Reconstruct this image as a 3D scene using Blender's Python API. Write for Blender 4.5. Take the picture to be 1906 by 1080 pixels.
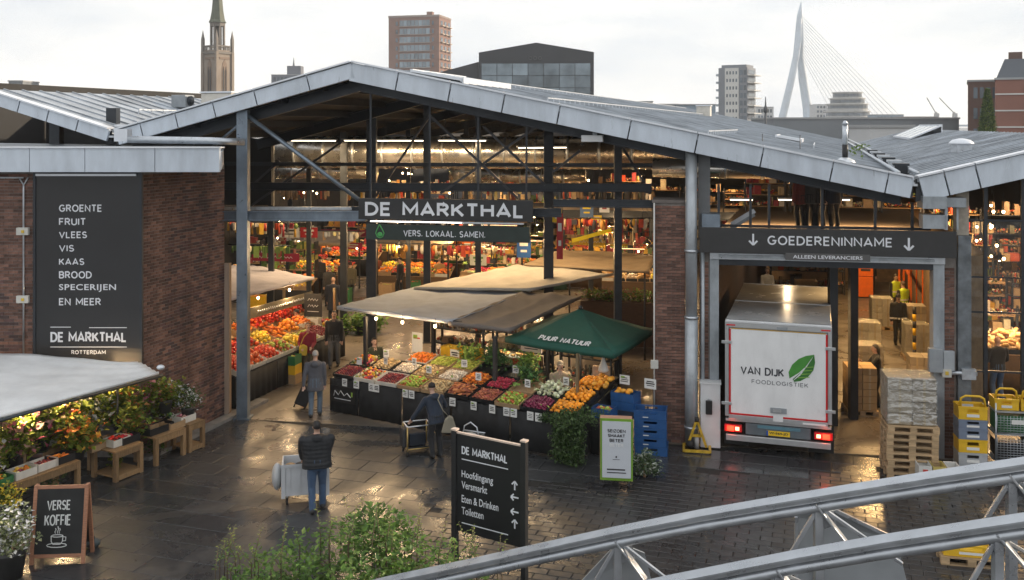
import bpy, math, random
from mathutils import Vector, Matrix, kdtree
random.seed(7)
R = math.radians
scene = bpy.context.scene
for o in list(bpy.data.objects): bpy.data.objects.remove(o)
C = scene.collection
# ------------------------------------------------------------------ camera
CAMH, FPX, HOR = 7.6, 1800.0, 235.0
cd = bpy.data.cameras.new('camera'); cam = bpy.data.objects.new('camera', cd); C.objects.link(cam)
cam.location = (0, 0, CAMH); cam.rotation_euler = (R(90), 0, 0)
cd.sensor_width = 36; cd.lens = FPX * 36 / 1906; cd.shift_y = -(540 - HOR) / 1906
cd.clip_start = .1; cd.clip_end = 6000
scene.camera = cam
# ------------------------------------------------------------------ sky
SUN_DIR = Vector((.88, .30, .30)).normalized()
w = bpy.data.worlds.new('World'); scene.world = w; w.use_nodes = True
nt = w.node_tree; nt.nodes.clear()
out = nt.nodes.new('ShaderNodeOutputWorld'); bg = nt.nodes.new('ShaderNodeBackground'); bg.inputs[1].default_value = .1
sky = nt.nodes.new('ShaderNodeTexSky'); sky.sky_type = 'NISHITA'; sky.sun_disc = False
sky.sun_elevation = math.asin(SUN_DIR.z); sky.sun_rotation = math.atan2(SUN_DIR.x, SUN_DIR.y)
sky.air_density = 1.0; sky.dust_density = 2.0; sky.altitude = 0
tc = nt.nodes.new('ShaderNodeTexCoord'); mp = nt.nodes.new('ShaderNodeMapping'); mp.inputs['Scale'].default_value = (1.2, 1.2, 5.0)
nz = nt.nodes.new('ShaderNodeTexNoise'); nz.inputs['Scale'].default_value = 2.2; nz.inputs['Detail'].default_value = 7; nz.inputs['Roughness'].default_value = .58
cr = nt.nodes.new('ShaderNodeValToRGB'); cr.color_ramp.elements[0].position = .30; cr.color_ramp.elements[1].position = .62
cr.color_ramp.elements[0].color = (6.7, 7.25, 7.9, 1); cr.color_ramp.elements[1].color = (10.6, 10.3, 9.8, 1)
mx = nt.nodes.new('ShaderNodeMixRGB'); mx.inputs[0].default_value = .9
L = nt.links.new
L(tc.outputs['Generated'], mp.inputs[0]); L(mp.outputs[0], nz.inputs['Vector']); L(nz.outputs[0], cr.inputs[0])
L(sky.outputs[0], mx.inputs[1]); L(cr.outputs[0], mx.inputs[2]); L(mx.outputs[0], bg.inputs[0]); L(bg.outputs[0], out.inputs[0])
sd = bpy.data.lights.new('sun', 'SUN'); sd.energy = 4.2; sd.angle = R(1.5); sd.color = (1, .80, .58)
so = bpy.data.objects.new('sun', sd); C.objects.link(so); so.rotation_euler = SUN_DIR.to_track_quat('Z', 'Y').to_euler(); so.location = (30, 20, 40)
vs = scene.view_settings; vs.view_transform = 'Standard'; vs.look = 'None'; vs.exposure = .35; vs.gamma = 1; vs.use_curve_mapping = False
scene.render.engine = 'CYCLES'
cy = scene.cycles; cy.use_denoising = True; cy.max_bounces = 4; cy.diffuse_bounces = 2; cy.glossy_bounces = 3; cy.transmission_bounces = 4; cy.transparent_max_bounces = 8
cy.sample_clamp_indirect = 4; cy.caustics_reflective = False; cy.caustics_refractive = False; cy.use_adaptive_sampling = True; cy.adaptive_threshold = .02

# ------------------------------------------------------------------ measures
def GP(u, v, z=0.0):
    Y = FPX * (CAMH - z) / (v - HOR); return Vector(((u - 953) / FPX * Y, Y, z))
def XU(u, Y): return (u - 953) / FPX * Y
def ZV(v, Y): return CAMH - (v - HOR) * Y / FPX
def PP(u, v, Y): return Vector((XU(u, Y), Y, ZV(v, Y)))
FA, FS, DX = 23.94, .18, .32          # facade line Y = FA - FS*X, halls run back along (DX, 1)
def FX(u, a=FA):
    k = (u - 953) / FPX; return k * a / (1 + FS * k)
def FY(x, a=FA): return a - FS * x
def HB(x0, t, z): return Vector((x0 + DX * t, FY(x0) + t, z))
FROT = -math.atan(FS)
DROT = -math.atan(DX)

# ------------------------------------------------------------------ materials
MATS = {}
def _new(name):
    m = bpy.data.materials.new(name); m.use_nodes = True; MATS[name] = m
    n = m.node_tree; b = n.nodes['Principled BSDF']; return m, n, b
def lk(n, a, b): n.links.new(a, b)
def M(name, col=None, rough=.6, metal=0., var=.12, scale=5., bump=0., bscale=30., rnd=0., spec=.5, emit=0., trans=0., island=None, rvar=0., stretch=None, coat=0., sheen=0., stain=0., sscale=.7):
    if name in MATS: return MATS[name]
    m, n, b = _new(name)
    tc = n.nodes.new('ShaderNodeTexCoord'); vec = tc.outputs['Object']
    if stretch:
        mp = n.nodes.new('ShaderNodeMapping'); mp.inputs['Scale'].default_value = stretch; lk(n, vec, mp.inputs[0]); vec = mp.outputs[0]
    nz = n.nodes.new('ShaderNodeTexNoise'); nz.inputs['Scale'].default_value = scale; nz.inputs['Detail'].default_value = 6; lk(n, vec, nz.inputs['Vector'])
    if island:
        g = n.nodes.new('ShaderNodeNewGeometry'); cr = n.nodes.new('ShaderNodeValToRGB'); cr.color_ramp.interpolation = 'CONSTANT'
        e = cr.color_ramp.elements
        while len(e) < len(island): e.new(.5)
        for i, c in enumerate(island): e[i].position = i / len(island); e[i].color = (*c, 1)
        lk(n, g.outputs['Random Per Island'], cr.inputs[0]); base = cr.outputs[0]
    else:
        rg = n.nodes.new('ShaderNodeRGB'); rg.outputs[0].default_value = (*col, 1); base = rg.outputs[0]
    hs = n.nodes.new('ShaderNodeHueSaturation'); lk(n, base, hs.inputs['Color'])
    mr = n.nodes.new('ShaderNodeMapRange'); mr.inputs[1].default_value = .25; mr.inputs[2].default_value = .75
    mr.inputs[3].default_value = 1 - var; mr.inputs[4].default_value = 1 + var; lk(n, nz.outputs[0], mr.inputs[0]); val = mr.outputs[0]
    if rnd:
        oi = n.nodes.new('ShaderNodeObjectInfo'); g2 = n.nodes.new('ShaderNodeNewGeometry')
        ad = n.nodes.new('ShaderNodeMath'); ad.operation = 'ADD'; lk(n, oi.outputs['Random'], ad.inputs[0]); lk(n, g2.outputs['Random Per Island'], ad.inputs[1])
        fr = n.nodes.new('ShaderNodeMath'); fr.operation = 'FRACT'; lk(n, ad.outputs[0], fr.inputs[0])
        m2 = n.nodes.new('ShaderNodeMapRange'); m2.inputs[3].default_value = 1 - rnd; m2.inputs[4].default_value = 1 + rnd; lk(n, fr.outputs[0], m2.inputs[0])
        mu = n.nodes.new('ShaderNodeMath'); mu.operation = 'MULTIPLY'; lk(n, m2.outputs[0], mu.inputs[0]); lk(n, val, mu.inputs[1]); val = mu.outputs[0]
    if stain:
        gp_ = n.nodes.new('ShaderNodeNewGeometry'); ms_ = n.nodes.new('ShaderNodeMapping'); ms_.inputs['Scale'].default_value = (1.6, 1.6, .6); ns = n.nodes.new('ShaderNodeTexNoise'); ns.inputs['Scale'].default_value = sscale; ns.inputs['Detail'].default_value = 9; ns.inputs['Roughness'].default_value = .65
        lk(n, gp_.outputs['Position'], ms_.inputs[0]); lk(n, ms_.outputs[0], ns.inputs['Vector']); m5 = n.nodes.new('ShaderNodeMapRange'); m5.inputs[1].default_value = .36; m5.inputs[2].default_value = .6; m5.inputs[3].default_value = 1 - stain; m5.inputs[4].default_value = 1 + stain * .15; lk(n, ns.outputs[0], m5.inputs[0])
        mu2 = n.nodes.new('ShaderNodeMath'); mu2.operation = 'MULTIPLY'; lk(n, m5.outputs[0], mu2.inputs[0]); lk(n, val, mu2.inputs[1]); val = mu2.outputs[0]
    lk(n, val, hs.inputs['Value']); lk(n, hs.outputs[0], b.inputs['Base Color'])
    b.inputs['Roughness'].default_value = rough; b.inputs['Metallic'].default_value = metal; b.inputs['Specular IOR Level'].default_value = spec
    if rvar:
        m3 = n.nodes.new('ShaderNodeMapRange'); m3.inputs[1].default_value = .3; m3.inputs[2].default_value = .7
        m3.inputs[3].default_value = max(.03, rough - rvar); m3.inputs[4].default_value = min(1, rough + rvar); lk(n, nz.outputs[0], m3.inputs[0]); lk(n, m3.outputs[0], b.inputs['Roughness'])
    if coat: b.inputs['Coat Weight'].default_value = coat
    if sheen: b.inputs['Sheen Weight'].default_value = sheen
    if bump:
        n2 = n.nodes.new('ShaderNodeTexNoise'); n2.inputs['Scale'].default_value = bscale; n2.inputs['Detail'].default_value = 4; lk(n, vec, n2.inputs['Vector'])
        bp = n.nodes.new('ShaderNodeBump'); bp.inputs['Strength'].default_value = bump; bp.inputs['Distance'].default_value = .02; lk(n, n2.outputs[0], bp.inputs['Height']); lk(n, bp.outputs[0], b.inputs['Normal'])
    if emit:
        b.inputs['Emission Color'].default_value = (*col, 1); b.inputs['Emission Strength'].default_value = emit
    if trans:
        t = n.nodes.new('ShaderNodeBsdfTranslucent'); lk(n, hs.outputs[0], t.inputs[0]); ms = n.nodes.new('ShaderNodeMixShader'); ms.inputs[0].default_value = trans
        lk(n, b.outputs[0], ms.inputs[1]); lk(n, t.outputs[0], ms.inputs[2]); lk(n, ms.outputs[0], n.nodes['Material Output'].inputs[0])
    return m
def glass(name, tint=(.9, .95, .95), refl=.12, rough=.02):
    if name in MATS: return MATS[name]
    m, n, b = _new(name); n.nodes.remove(b)
    t = n.nodes.new('ShaderNodeBsdfTransparent'); t.inputs[0].default_value = (*tint, 1); g = n.nodes.new('ShaderNodeBsdfGlossy'); g.inputs['Roughness'].default_value = rough
    ms = n.nodes.new('ShaderNodeMixShader'); ms.inputs[0].default_value = refl
    lk(n, t.outputs[0], ms.inputs[1]); lk(n, g.outputs[0], ms.inputs[2]); lk(n, ms.outputs[0], n.nodes['Material Output'].inputs[0]); return m
def wet(name, c1, c2, rnd=.25, lo=.09, hi=.5, sc=.55, metal=0, bmp=.25):
    """rain-wet stone: puddled, glossy patches beside damp rough ones (world-space noise so it runs across slabs)"""
    if name in MATS: return MATS[name]
    m, n, b = _new(name)
    g = n.nodes.new('ShaderNodeNewGeometry'); oi = n.nodes.new('ShaderNodeObjectInfo')
    n1 = n.nodes.new('ShaderNodeTexNoise'); n1.inputs['Scale'].default_value = sc; n1.inputs['Detail'].default_value = 8; n1.inputs['Roughness'].default_value = .62; n1.inputs['Distortion'].default_value = .6
    n2 = n.nodes.new('ShaderNodeTexNoise'); n2.inputs['Scale'].default_value = 9; n2.inputs['Detail'].default_value = 8; n2.inputs['Roughness'].default_value = .7
    lk(n, g.outputs['Position'], n1.inputs['Vector']); lk(n, g.outputs['Position'], n2.inputs['Vector'])
    mr = n.nodes.new('ShaderNodeMapRange'); mr.inputs[1].default_value = .42; mr.inputs[2].default_value = .62; mr.inputs[3].default_value = lo; mr.inputs[4].default_value = hi; lk(n, n1.outputs[0], mr.inputs[0])
    ad = n.nodes.new('ShaderNodeMath'); ad.operation = 'MULTIPLY_ADD'; ad.inputs[1].default_value = .16; lk(n, n2.outputs[0], ad.inputs[0]); lk(n, mr.outputs[0], ad.inputs[2]); lk(n, ad.outputs[0], b.inputs['Roughness'])
    mx = n.nodes.new('ShaderNodeMixRGB'); mx.inputs[1].default_value = (*c1, 1); mx.inputs[2].default_value = (*c2, 1); lk(n, n2.outputs[0], mx.inputs[0])
    hs = n.nodes.new('ShaderNodeHueSaturation'); m2 = n.nodes.new('ShaderNodeMapRange'); m2.inputs[3].default_value = 1 - rnd; m2.inputs[4].default_value = 1 + rnd
    sm = n.nodes.new('ShaderNodeMath'); sm.operation = 'ADD'; lk(n, oi.outputs['Random'], sm.inputs[0]); lk(n, g.outputs['Random Per Island'], sm.inputs[1])
    fr = n.nodes.new('ShaderNodeMath'); fr.operation = 'FRACT'; lk(n, sm.outputs[0], fr.inputs[0]); lk(n, fr.outputs[0], m2.inputs[0]); lk(n, m2.outputs[0], hs.inputs['Value']); lk(n, mx.outputs[0], hs.inputs['Color']); lk(n, hs.outputs[0], b.inputs['Base Color'])
    bp = n.nodes.new('ShaderNodeBump'); bp.inputs['Strength'].default_value = bmp; bp.inputs['Distance'].default_value = .012
    n3 = n.nodes.new('ShaderNodeTexNoise'); n3.inputs['Scale'].default_value = 6; n3.inputs['Detail'].default_value = 6; lk(n, g.outputs['Position'], n3.inputs['Vector']); lk(n, n3.outputs[0], bp.inputs['Height']); lk(n, bp.outputs[0], b.inputs['Normal'])
    b.inputs['Specular IOR Level'].default_value = .6; b.inputs['Metallic'].default_value = metal
    return m
# ------------------------------------------------------------------ mesh builder
def ico(n=1):
    t = (1 + 5 ** .5) / 2
    v = [Vector(p).normalized() for p in [(-1,t,0),(1,t,0),(-1,-t,0),(1,-t,0),(0,-1,t),(0,1,t),(0,-1,-t),(0,1,-t),(t,0,-1),(t,0,1),(-t,0,-1),(-t,0,1)]]
    f = [(0,11,5),(0,5,1),(0,1,7),(0,7,10),(0,10,11),(1,5,9),(5,11,4),(11,10,2),(10,7,6),(7,1,8),(3,9,4),(3,4,2),(3,2,6),(3,6,8),(3,8,9),(4,9,5),(2,4,11),(6,2,10),(8,6,7),(9,8,1)]
    for _ in range(n):
        c = {}; nf = []
        def mid(a, b):
            k = (min(a, b), max(a, b))
            if k not in c: c[k] = len(v); v.append(((v[a] + v[b]) / 2).normalized())
            return c[k]
        for a, b, d in f:
            x, y, z = mid(a, b), mid(b, d), mid(d, a); nf += [(a, x, z), (b, y, x), (d, z, y), (x, y, z)]
        f = nf
    return v, f
ICO0, ICO1, ICO2 = ico(0), ico(1), ico(2)
class MB:
    def __init__(s): s.v = []; s.f = []; s.m = []; s.sm = []
    def add(s, vs, fs, mi=0, sm=False):
        o = len(s.v); s.v += [tuple(p) for p in vs]
        for f in fs: s.f.append(tuple(i + o for i in f)); s.m.append(mi); s.sm.append(sm)
    def box(s, c, d, rz=0, mi=0, mat=None):
        x, y, z = d[0] / 2, d[1] / 2, d[2] / 2
        p = [Vector(q) for q in [(-x,-y,-z),(x,-y,-z),(x,y,-z),(-x,y,-z),(-x,-y,z),(x,-y,z),(x,y,z),(-x,y,z)]]
        if mat is not None: p = [mat @ q for q in p]
        elif rz: r = Matrix.Rotation(rz, 3, 'Z'); p = [r @ q for q in p]
        c = Vector(c); s.add([q + c for q in p], [(0,3,2,1),(4,5,6,7),(0,1,5,4),(1,2,6,5),(2,3,7,6),(3,0,4,7)], mi); return s
    def b2(s, a, b, mi=0): return s.box([(a[i] + b[i]) / 2 for i in range(3)], [abs(b[i] - a[i]) for i in range(3)], mi=mi)
    def beam(s, a, b, wd, h, mi=0, up=(0, 0, 1)):
        a, b = Vector(a), Vector(b); d = (b - a); l = d.length
        if l < 1e-6: return s
        d /= l; u = Vector(up)
        if abs(d.dot(u)) > .98: u = Vector((0, 1, 0))
        x = d.cross(u).normalized(); z = x.cross(d).normalized()
        p = []
        for q in (a, b): p += [q - x * wd / 2 - z * h / 2, q + x * wd / 2 - z * h / 2, q + x * wd / 2 + z * h / 2, q - x * wd / 2 + z * h / 2]
        s.add(p, [(0,1,2,3),(7,6,5,4),(0,4,5,1),(1,5,6,2),(2,6,7,3),(3,7,4,0)], mi); return s
    def ibeam(s, a, b, wd, h, t=.03, mi=0):
        a, b = Vector(a), Vector(b); d = (b - a).normalized(); x = d.cross(Vector((0, 0, 1)));
        if x.length < .1: x = d.cross(Vector((0, 1, 0)))
        x.normalize(); z = x.cross(d).normalized()
        s.beam(a + z * (h - t) / 2, b + z * (h - t) / 2, wd, t, mi); s.beam(a - z * (h - t) / 2, b - z * (h - t) / 2, wd, t, mi); s.beam(a, b, t, h - 2 * t, mi); return s
    def tube(s, pts, r, n=10, mi=0, cap=True, sm=True, ell=None):
        pts = [Vector(p) for p in pts]; k = len(pts); rs = r if isinstance(r, (list, tuple)) else [r] * k
        vs = []; fs = []; px = None
        for i in range(k):
            d = (pts[min(i + 1, k - 1)] - pts[max(i - 1, 0)]).normalized()
            if px is None:
                u = Vector((0, 0, 1)) if abs(d.z) < .9 else Vector((0, 1, 0)); x = d.cross(u).normalized()
            else: x = (px - d * px.dot(d)); x = x.normalized() if x.length > 1e-6 else d.orthogonal().normalized()
            px = x; y = d.cross(x)
            for j in range(n):
                a = 2 * math.pi * j / n; vs.append(pts[i] + x * math.cos(a) * rs[i] * (ell or 1) + y * math.sin(a) * rs[i])
        for i in range(k - 1):
            for j in range(n): fs.append((i * n + j, i * n + (j + 1) % n, (i + 1) * n + (j + 1) % n, (i + 1) * n + j))
        if cap: fs.append(tuple(range(n))[::-1]); fs.append(tuple((k - 1) * n + j for j in range(n)))
        s.add(vs, fs, mi, sm); return s
    def cyl(s, a, b, r, n=12, mi=0, r2=None): return s.tube([a, b], [r, r if r2 is None else r2], n, mi)
    def lathe(s, prof, c=(0, 0, 0), n=12, mi=0, ph=0, sm=True):
        vs = []; fs = []; c = Vector(c)
        for r, z in prof:
            for j in range(n):
                a = 2 * math.pi * j / n + ph; vs.append(c + Vector((r * math.cos(a), r * math.sin(a), z)))
        for i in range(len(prof) - 1):
            for j in range(n): fs.append((i * n + j, i * n + (j + 1) % n, (i + 1) * n + (j + 1) % n, (i + 1) * n + j))
        fs.append(tuple(range(n))[::-1]); fs.append(tuple((len(prof) - 1) * n + j for j in range(n)))
        s.add(vs, fs, mi, sm); return s
    def ball(s, c, r, mi=0, lod=1, mat=None, sm=True):
        V_, F_ = (ICO0, ICO1, ICO2)[lod]; c = Vector(c); r = Vector(r) if hasattr(r, '__len__') else Vector((r, r, r))
        vs = [Vector((p.x * r.x, p.y * r.y, p.z * r.z)) for p in V_]
        if mat is not None: vs = [mat @ p for p in vs]
        s.add([p + c for p in vs], F_, mi, sm); return s
    def prism(s, poly, h, mi=0, axis='Z', off=0):
        """poly: 2D outline; extruded by h along the axis from off"""
        n = len(poly); vs = []
        for k in (off, off + h):
            for a, b in poly: vs.append((a, b, k) if axis == 'Z' else ((a, k, b) if axis == 'Y' else (k, a, b)))
        fs = [tuple(range(n))[::-1], tuple(range(n, 2 * n))] + [(i, (i + 1) % n, n + (i + 1) % n, n + i) for i in range(n)]
        s.add(vs, fs, mi); return s
    def slab(s, quad, th, mi=0, dirv=(0, 0, -1)):
        q = [Vector(p) for p in quad]; d = Vector(dirv) * th; n = len(q)
        s.add(q + [p + d for p in q], [tuple(range(n)), tuple(range(n, 2 * n))[::-1]] + [(i, n + i, n + (i + 1) % n, (i + 1) % n) for i in range(n)], mi); return s
    def leaf(s, c, ln, wd, rot, mi=0):
        p = [Vector((0, 0, 0)), Vector((wd / 2, ln * .45, .12 * ln)), Vector((0, ln, -.08 * ln)), Vector((-wd / 2, ln * .45, .12 * ln))]
        c = Vector(c); s.add([c + rot @ q for q in p], [(0, 1, 2), (0, 2, 3)], mi, False); return s
    def mesh(s, name, mats):
        me = bpy.data.meshes.new(name); me.from_pydata(s.v, [], s.f)
        for m in (mats if isinstance(mats, (list, tuple)) else [mats]): me.materials.append(m)
        me.polygons.foreach_set('material_index', s.m); me.polygons.foreach_set('use_smooth', s.sm); me.update(); return me
    def build(s, name, mats, parent=None, loc=None, rot=None, bevel=0):
        return obj(name, s.mesh(name, mats), parent, loc, rot, bevel)
def obj(name, me, parent=None, loc=None, rot=None, bevel=0):
    o = bpy.data.objects.new(name, me); C.objects.link(o)
    if parent is not None: o.parent = parent
    if loc is not None: o.location = loc
    if rot is not None: o.rotation_euler = rot if hasattr(rot, '__len__') else (0, 0, rot)
    if bevel:
        b = o.modifiers.new('b', 'BEVEL'); b.width = bevel; b.segments = 2; b.limit_method = 'ANGLE'
    return o
def tag(o, label=None, cat=None, group=None, kind=None):
    if label: o['label'] = label
    if cat: o['category'] = cat
    if group: o['group'] = group
    if kind: o['kind'] = kind
    return o
def thing(name, label, cat, loc=(0, 0, 0), rz=0, group=None):
    o = bpy.data.objects.new(name, None); C.objects.link(o); o.location = loc; o.rotation_euler = (0, 0, rz); o.empty_display_size = .2
    return tag(o, label, cat, group)
def struct(o): o['kind'] = 'structure'; return o
def dup(o, parent=None, loc=None, rz=None, label=None, group=None):
    c = o.copy(); C.objects.link(c); c.parent = parent
    if loc is not None: c.location = loc
    if rz is not None: c.rotation_euler = (0, 0, rz)
    if label: c['label'] = label
    if group: c['group'] = group
    for ch in [x for x in bpy.data.objects if x.parent == o] if not hasattr(o, '_k') else []: dup(ch, c)
    return c
def kids(o): return list(o.children)
def dupt(o, loc, rz, label=None, group=None, parent=None):
    c = o.copy(); C.objects.link(c); c.parent = parent
    if loc is not None: c.location = loc; c.rotation_euler = (0, 0, rz)
    if label: c['label'] = label
    if group: c['group'] = group
    for ch in o.children: dupt(ch, None, 0, parent=c)
    return c
_tcache = {}
def arc(cx, cy, rx, ry, a, b, n=10): return [(cx + rx * math.cos(R(a + (b - a) * i / n)), cy + ry * math.sin(R(a + (b - a) * i / n))) for i in range(n + 1)]
GLY = {'A': (.74, [[(0, 0), (.37, 1), (.74, 0)], [(.13, .28), (.61, .28)]]), 'B': (.58, [[(0, 0), (0, 1), (.3, 1)] + arc(.3, .765, .25, .235, 90, -90, 8) + [(0, .53)], [(0, .53), (.3, .53)] + arc(.32, .265, .26, .265, 90, -90, 8) + [(0, 0)]]),
 'D': (.66, [[(0, 0), (0, 1), (.22, 1)] + arc(.24, .5, .42, .5, 88, -88, 12) + [(.22, 0), (0, 0)]]), 'E': (.5, [[(.5, 1), (0, 1), (0, 0), (.5, 0)], [(0, .52), (.45, .52)]]), 'F': (.5, [[(.5, 1), (0, 1), (0, 0)], [(0, .5), (.44, .5)]]),
 'G': (.74, [arc(.38, .5, .38, .5, 48, 322, 16) + [(.73, .46), (.42, .46)]]), 'H': (.62, [[(0, 0), (0, 1)], [(.62, 0), (.62, 1)], [(0, .52), (.62, .52)]]), 'I': (.02, [[(.01, 0), (.01, 1)]]), 'J': (.4, [[(.4, 1), (.4, .26)] + arc(.2, .24, .2, .24, 0, -150, 8)]),
 'K': (.6, [[(0, 0), (0, 1)], [(.58, 1), (.04, .42)], [(.2, .59), (.62, 0)]]), 'L': (.46, [[(0, 1), (0, 0), (.46, 0)]]), 'M': (.8, [[(0, 0), (0, 1), (.4, .28), (.8, 1), (.8, 0)]]), 'N': (.64, [[(0, 0), (0, 1), (.64, 0), (.64, 1)]]),
 'O': (.78, [arc(.39, .5, .39, .5, 90, 450, 22)]), 'P': (.54, [[(0, 0), (0, 1), (.28, 1)] + arc(.28, .735, .26, .265, 90, -90, 9) + [(0, .47)]]), 'R': (.58, [[(0, 0), (0, 1), (.28, 1)] + arc(.28, .745, .26, .255, 90, -90, 9) + [(0, .49)], [(.28, .49), (.58, 0)]]),
 'S': (.54, [arc(.27, .745, .25, .255, 28, 270, 11)[:-1] + arc(.27, .25, .27, .25, 90, -152, 11)]), 'T': (.6, [[(0, 1), (.6, 1)], [(.3, 1), (.3, 0)]]), 'U': (.62, [[(0, 1), (0, .32)] + arc(.31, .31, .31, .31, 180, 360, 12) + [(.62, 1)]]), 'V': (.7, [[(0, 1), (.35, 0), (.7, 1)]]), 'W': (.95, [[(0, 1), (.24, 0), (.47, .8), (.71, 0), (.95, 1)]]), 'Z': (.56, [[(0, 1), (.56, 1), (0, 0), (.56, 0)]]), '.': (.04, [[(.02, 0), (.02, .14)]]), ' ': (.3, [])}
def stroke(mb, p, t, y, ext):
    p = [Vector((a, 0, b)) for a, b in p]; n = len(p); closed = (p[0] - p[-1]).length < 1e-6; Lp, Rp = [], []
    for i in range(n):
        a = p[i - 1] if i else (p[-2] if closed else None); b = p[i + 1] if i < n - 1 else (p[1] if closed else None)
        d1 = (p[i] - a).normalized() if a is not None else None; d2 = (b - p[i]).normalized() if b is not None else None
        d1 = d1 or d2; d2 = d2 or d1; n1 = Vector((-d1.z, 0, d1.x)); n2 = Vector((-d2.z, 0, d2.x)); m = n1 + n2
        m = n1 if m.length < .2 else m.normalized(); k = min(1.9, 1 / max(.3, m.dot(n1))); Lp.append(p[i] + m * t / 2 * k); Rp.append(p[i] - m * t / 2 * k)
    vs = []
    for l, r in zip(Lp, Rp): vs += [(l.x, y - ext, l.z), (r.x, y - ext, r.z), (l.x, y, l.z), (r.x, y, r.z)]
    fs = []
    for i in range(n - 1): k = i * 4; fs += [(k, k + 1, k + 5, k + 4), (k, k + 4, k + 6, k + 2), (k + 1, k + 3, k + 7, k + 5)]
    fs += [(0, 2, 3, 1), (n * 4 - 4, n * 4 - 3, n * 4 - 1, n * 4 - 2)]; mb.add(vs, fs)
def stext(s, wd, hg, parent, x, z, m, y, name, sw, align, ext, rot, space):
    t = sw * hg; gap = .26 * space; nat = sum(GLY[c][0] for c in s) + gap * (len(s) - 1)
    if wd is None: wd = nat * hg + t
    k = (wd - t) / nat; cx = t / 2 + (0 if align == 'L' else -wd / 2); mb = MB(); e = 0; o = None
    for c in s + ' ':
        w_, pl = GLY[c]
        if c == ' ':
            o2 = mb.build(name, m, parent if o is None or rot is None else parent, (x, y, z), rot); mb = MB()
            if o is not None and parent is None: o2.parent = o; o2.location = (0, 0, 0)
            _words.append(o2); o = o or o2
        for p in pl: stroke(mb, [(cx + a * k, t / 2 + b * (hg - t)) for a, b in p], t, 0, ext + e); e = (e + .0004) if e < .0012 else 0
        cx += (w_ + gap) * k
    return o
_words = []
def text(s, wd, hg, parent, x, z, m, y=-.004, name='lettering', bold=.012, align='L', ext=.002, rot=None, space=1.0):
    """flat lettering on a panel: panel-local x to the right, z up; fitted to the given width and height"""
    if all(c in GLY for c in s): return stext(s, wd, hg, parent, x, z, m, y, name, .135 + bold * 2.4, align, ext, rot, space)
    key = (s, bold, space)
    if key not in _tcache:
        cu = bpy.data.curves.new('t', 'FONT'); cu.body = s; cu.offset = bold; cu.resolution_u = 3; cu.space_character = space; cu.extrude = .004
        ob = bpy.data.objects.new('t', cu); C.objects.link(ob); dg = bpy.context.evaluated_depsgraph_get(); dg.update()
        me = bpy.data.meshes.new_from_object(ob.evaluated_get(dg)); bpy.data.objects.remove(ob)
        _tcache[key] = ([v.co.copy() for v in me.vertices], [tuple(p.vertices) for p in me.polygons]); bpy.data.meshes.remove(me)
    vs, fs = _tcache[key]
    x0, x1 = min(v.x for v in vs), max(v.x for v in vs); y0, y1 = min(v.y for v in vs), max(v.y for v in vs)
    if wd is None: wd = (x1 - x0) * hg / (y1 - y0)
    sx, sy = wd / (x1 - x0), hg / (y1 - y0); ox = 0 if align == 'L' else (-wd / 2 if align == 'C' else -wd)
    mb = MB(); mb.add([((v.x - x0) * sx + ox, -ext * (1 if v.z > 0 else 0), (v.y - y0) * sy) for v in vs], fs)
    return mb.build(name, m, parent, (x, y, z), rot)
def light(parent, loc, power, col=(1, .72, .42), size=.1, kind='POINT', name='lamp_light', rot=None, sy=None):
    d = bpy.data.lights.new(name, kind); d.energy = power; d.color = col
    if kind == 'AREA': d.shape = 'RECTANGLE'; d.size = size; d.size_y = sy or size
    else: d.shadow_soft_size = size
    o = bpy.data.objects.new(name, d); C.objects.link(o); o.parent = parent; o.location = loc
    if rot: o.rotation_euler = rot
    return o
rr = random.uniform
def squig(wd, hg, parent, x, z, m, y=-.004, name='lettering', align='L'):
    """an unreadable line of writing, as far-off lettering looks in the photograph"""
    mb = MB(); n = max(6, int(wd / (hg * .45))); x0 = -wd / 2 if align == 'C' else 0
    mb.tube([(x0 + wd * i / n, 0, hg * (.5 + (.42 if i % 2 else -.42) * rr(.4, 1))) for i in range(n + 1)], hg * .09, 4)
    return mb.build(name, m, parent, (x, y, z))
def rotm(a, b, c): return (Matrix.Rotation(c, 3, 'Z') @ Matrix.Rotation(b, 3, 'Y') @ Matrix.Rotation(a, 3, 'X'))
def leaves(mb, c, rad, n, size, mi=0, clump=8, up=.3, shell=.55, wd=.55):
    c = Vector(c); rad = Vector(rad) if hasattr(rad, '__len__') else Vector((rad,) * 3)
    k = max(1, n // clump)
    for _ in range(k):
        d = Vector((random.gauss(0, 1), random.gauss(0, 1), random.gauss(0, 1))).normalized() * (rr(shell, 1.05) if random.random() < .8 else rr(0, shell))
        q = c + Vector((d.x * rad.x, d.y * rad.y, d.z * rad.z))
        for _ in range(clump):
            s = size * rr(.5, 1.55); p = q + Vector((rr(-1, 1), rr(-1, 1), rr(-1, 1))) * size * 1.3
            mb.leaf(p, s, s * wd, rotm(rr(-.6, .9) + up, rr(-.5, .5), rr(0, 6.28)), mi if not hasattr(mi, '__len__') else random.choice(mi))
    return mb
# ================================================================== ground
asph = wet('wet_asphalt', (.022, .022, .024), (.045, .043, .042))
slabm = wet('wet_slab', (.009, .010, .011), (.066, .070, .076), rnd=.16, lo=.11, hi=.46, sc=.45, bmp=.42)
paverm = wet('wet_paver', (.018, .018, .020), (.052, .050, .050), rnd=.22, lo=.16, hi=.5, sc=.6, bmp=.4)
mb = MB(); mb.add([(-3000, -300, -.06), (3000, -300, -.06), (3000, 5000, -.06), (-3000, 5000, -.06)], [(0, 1, 2, 3)])
struct(mb.build('ground', asph))
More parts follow.
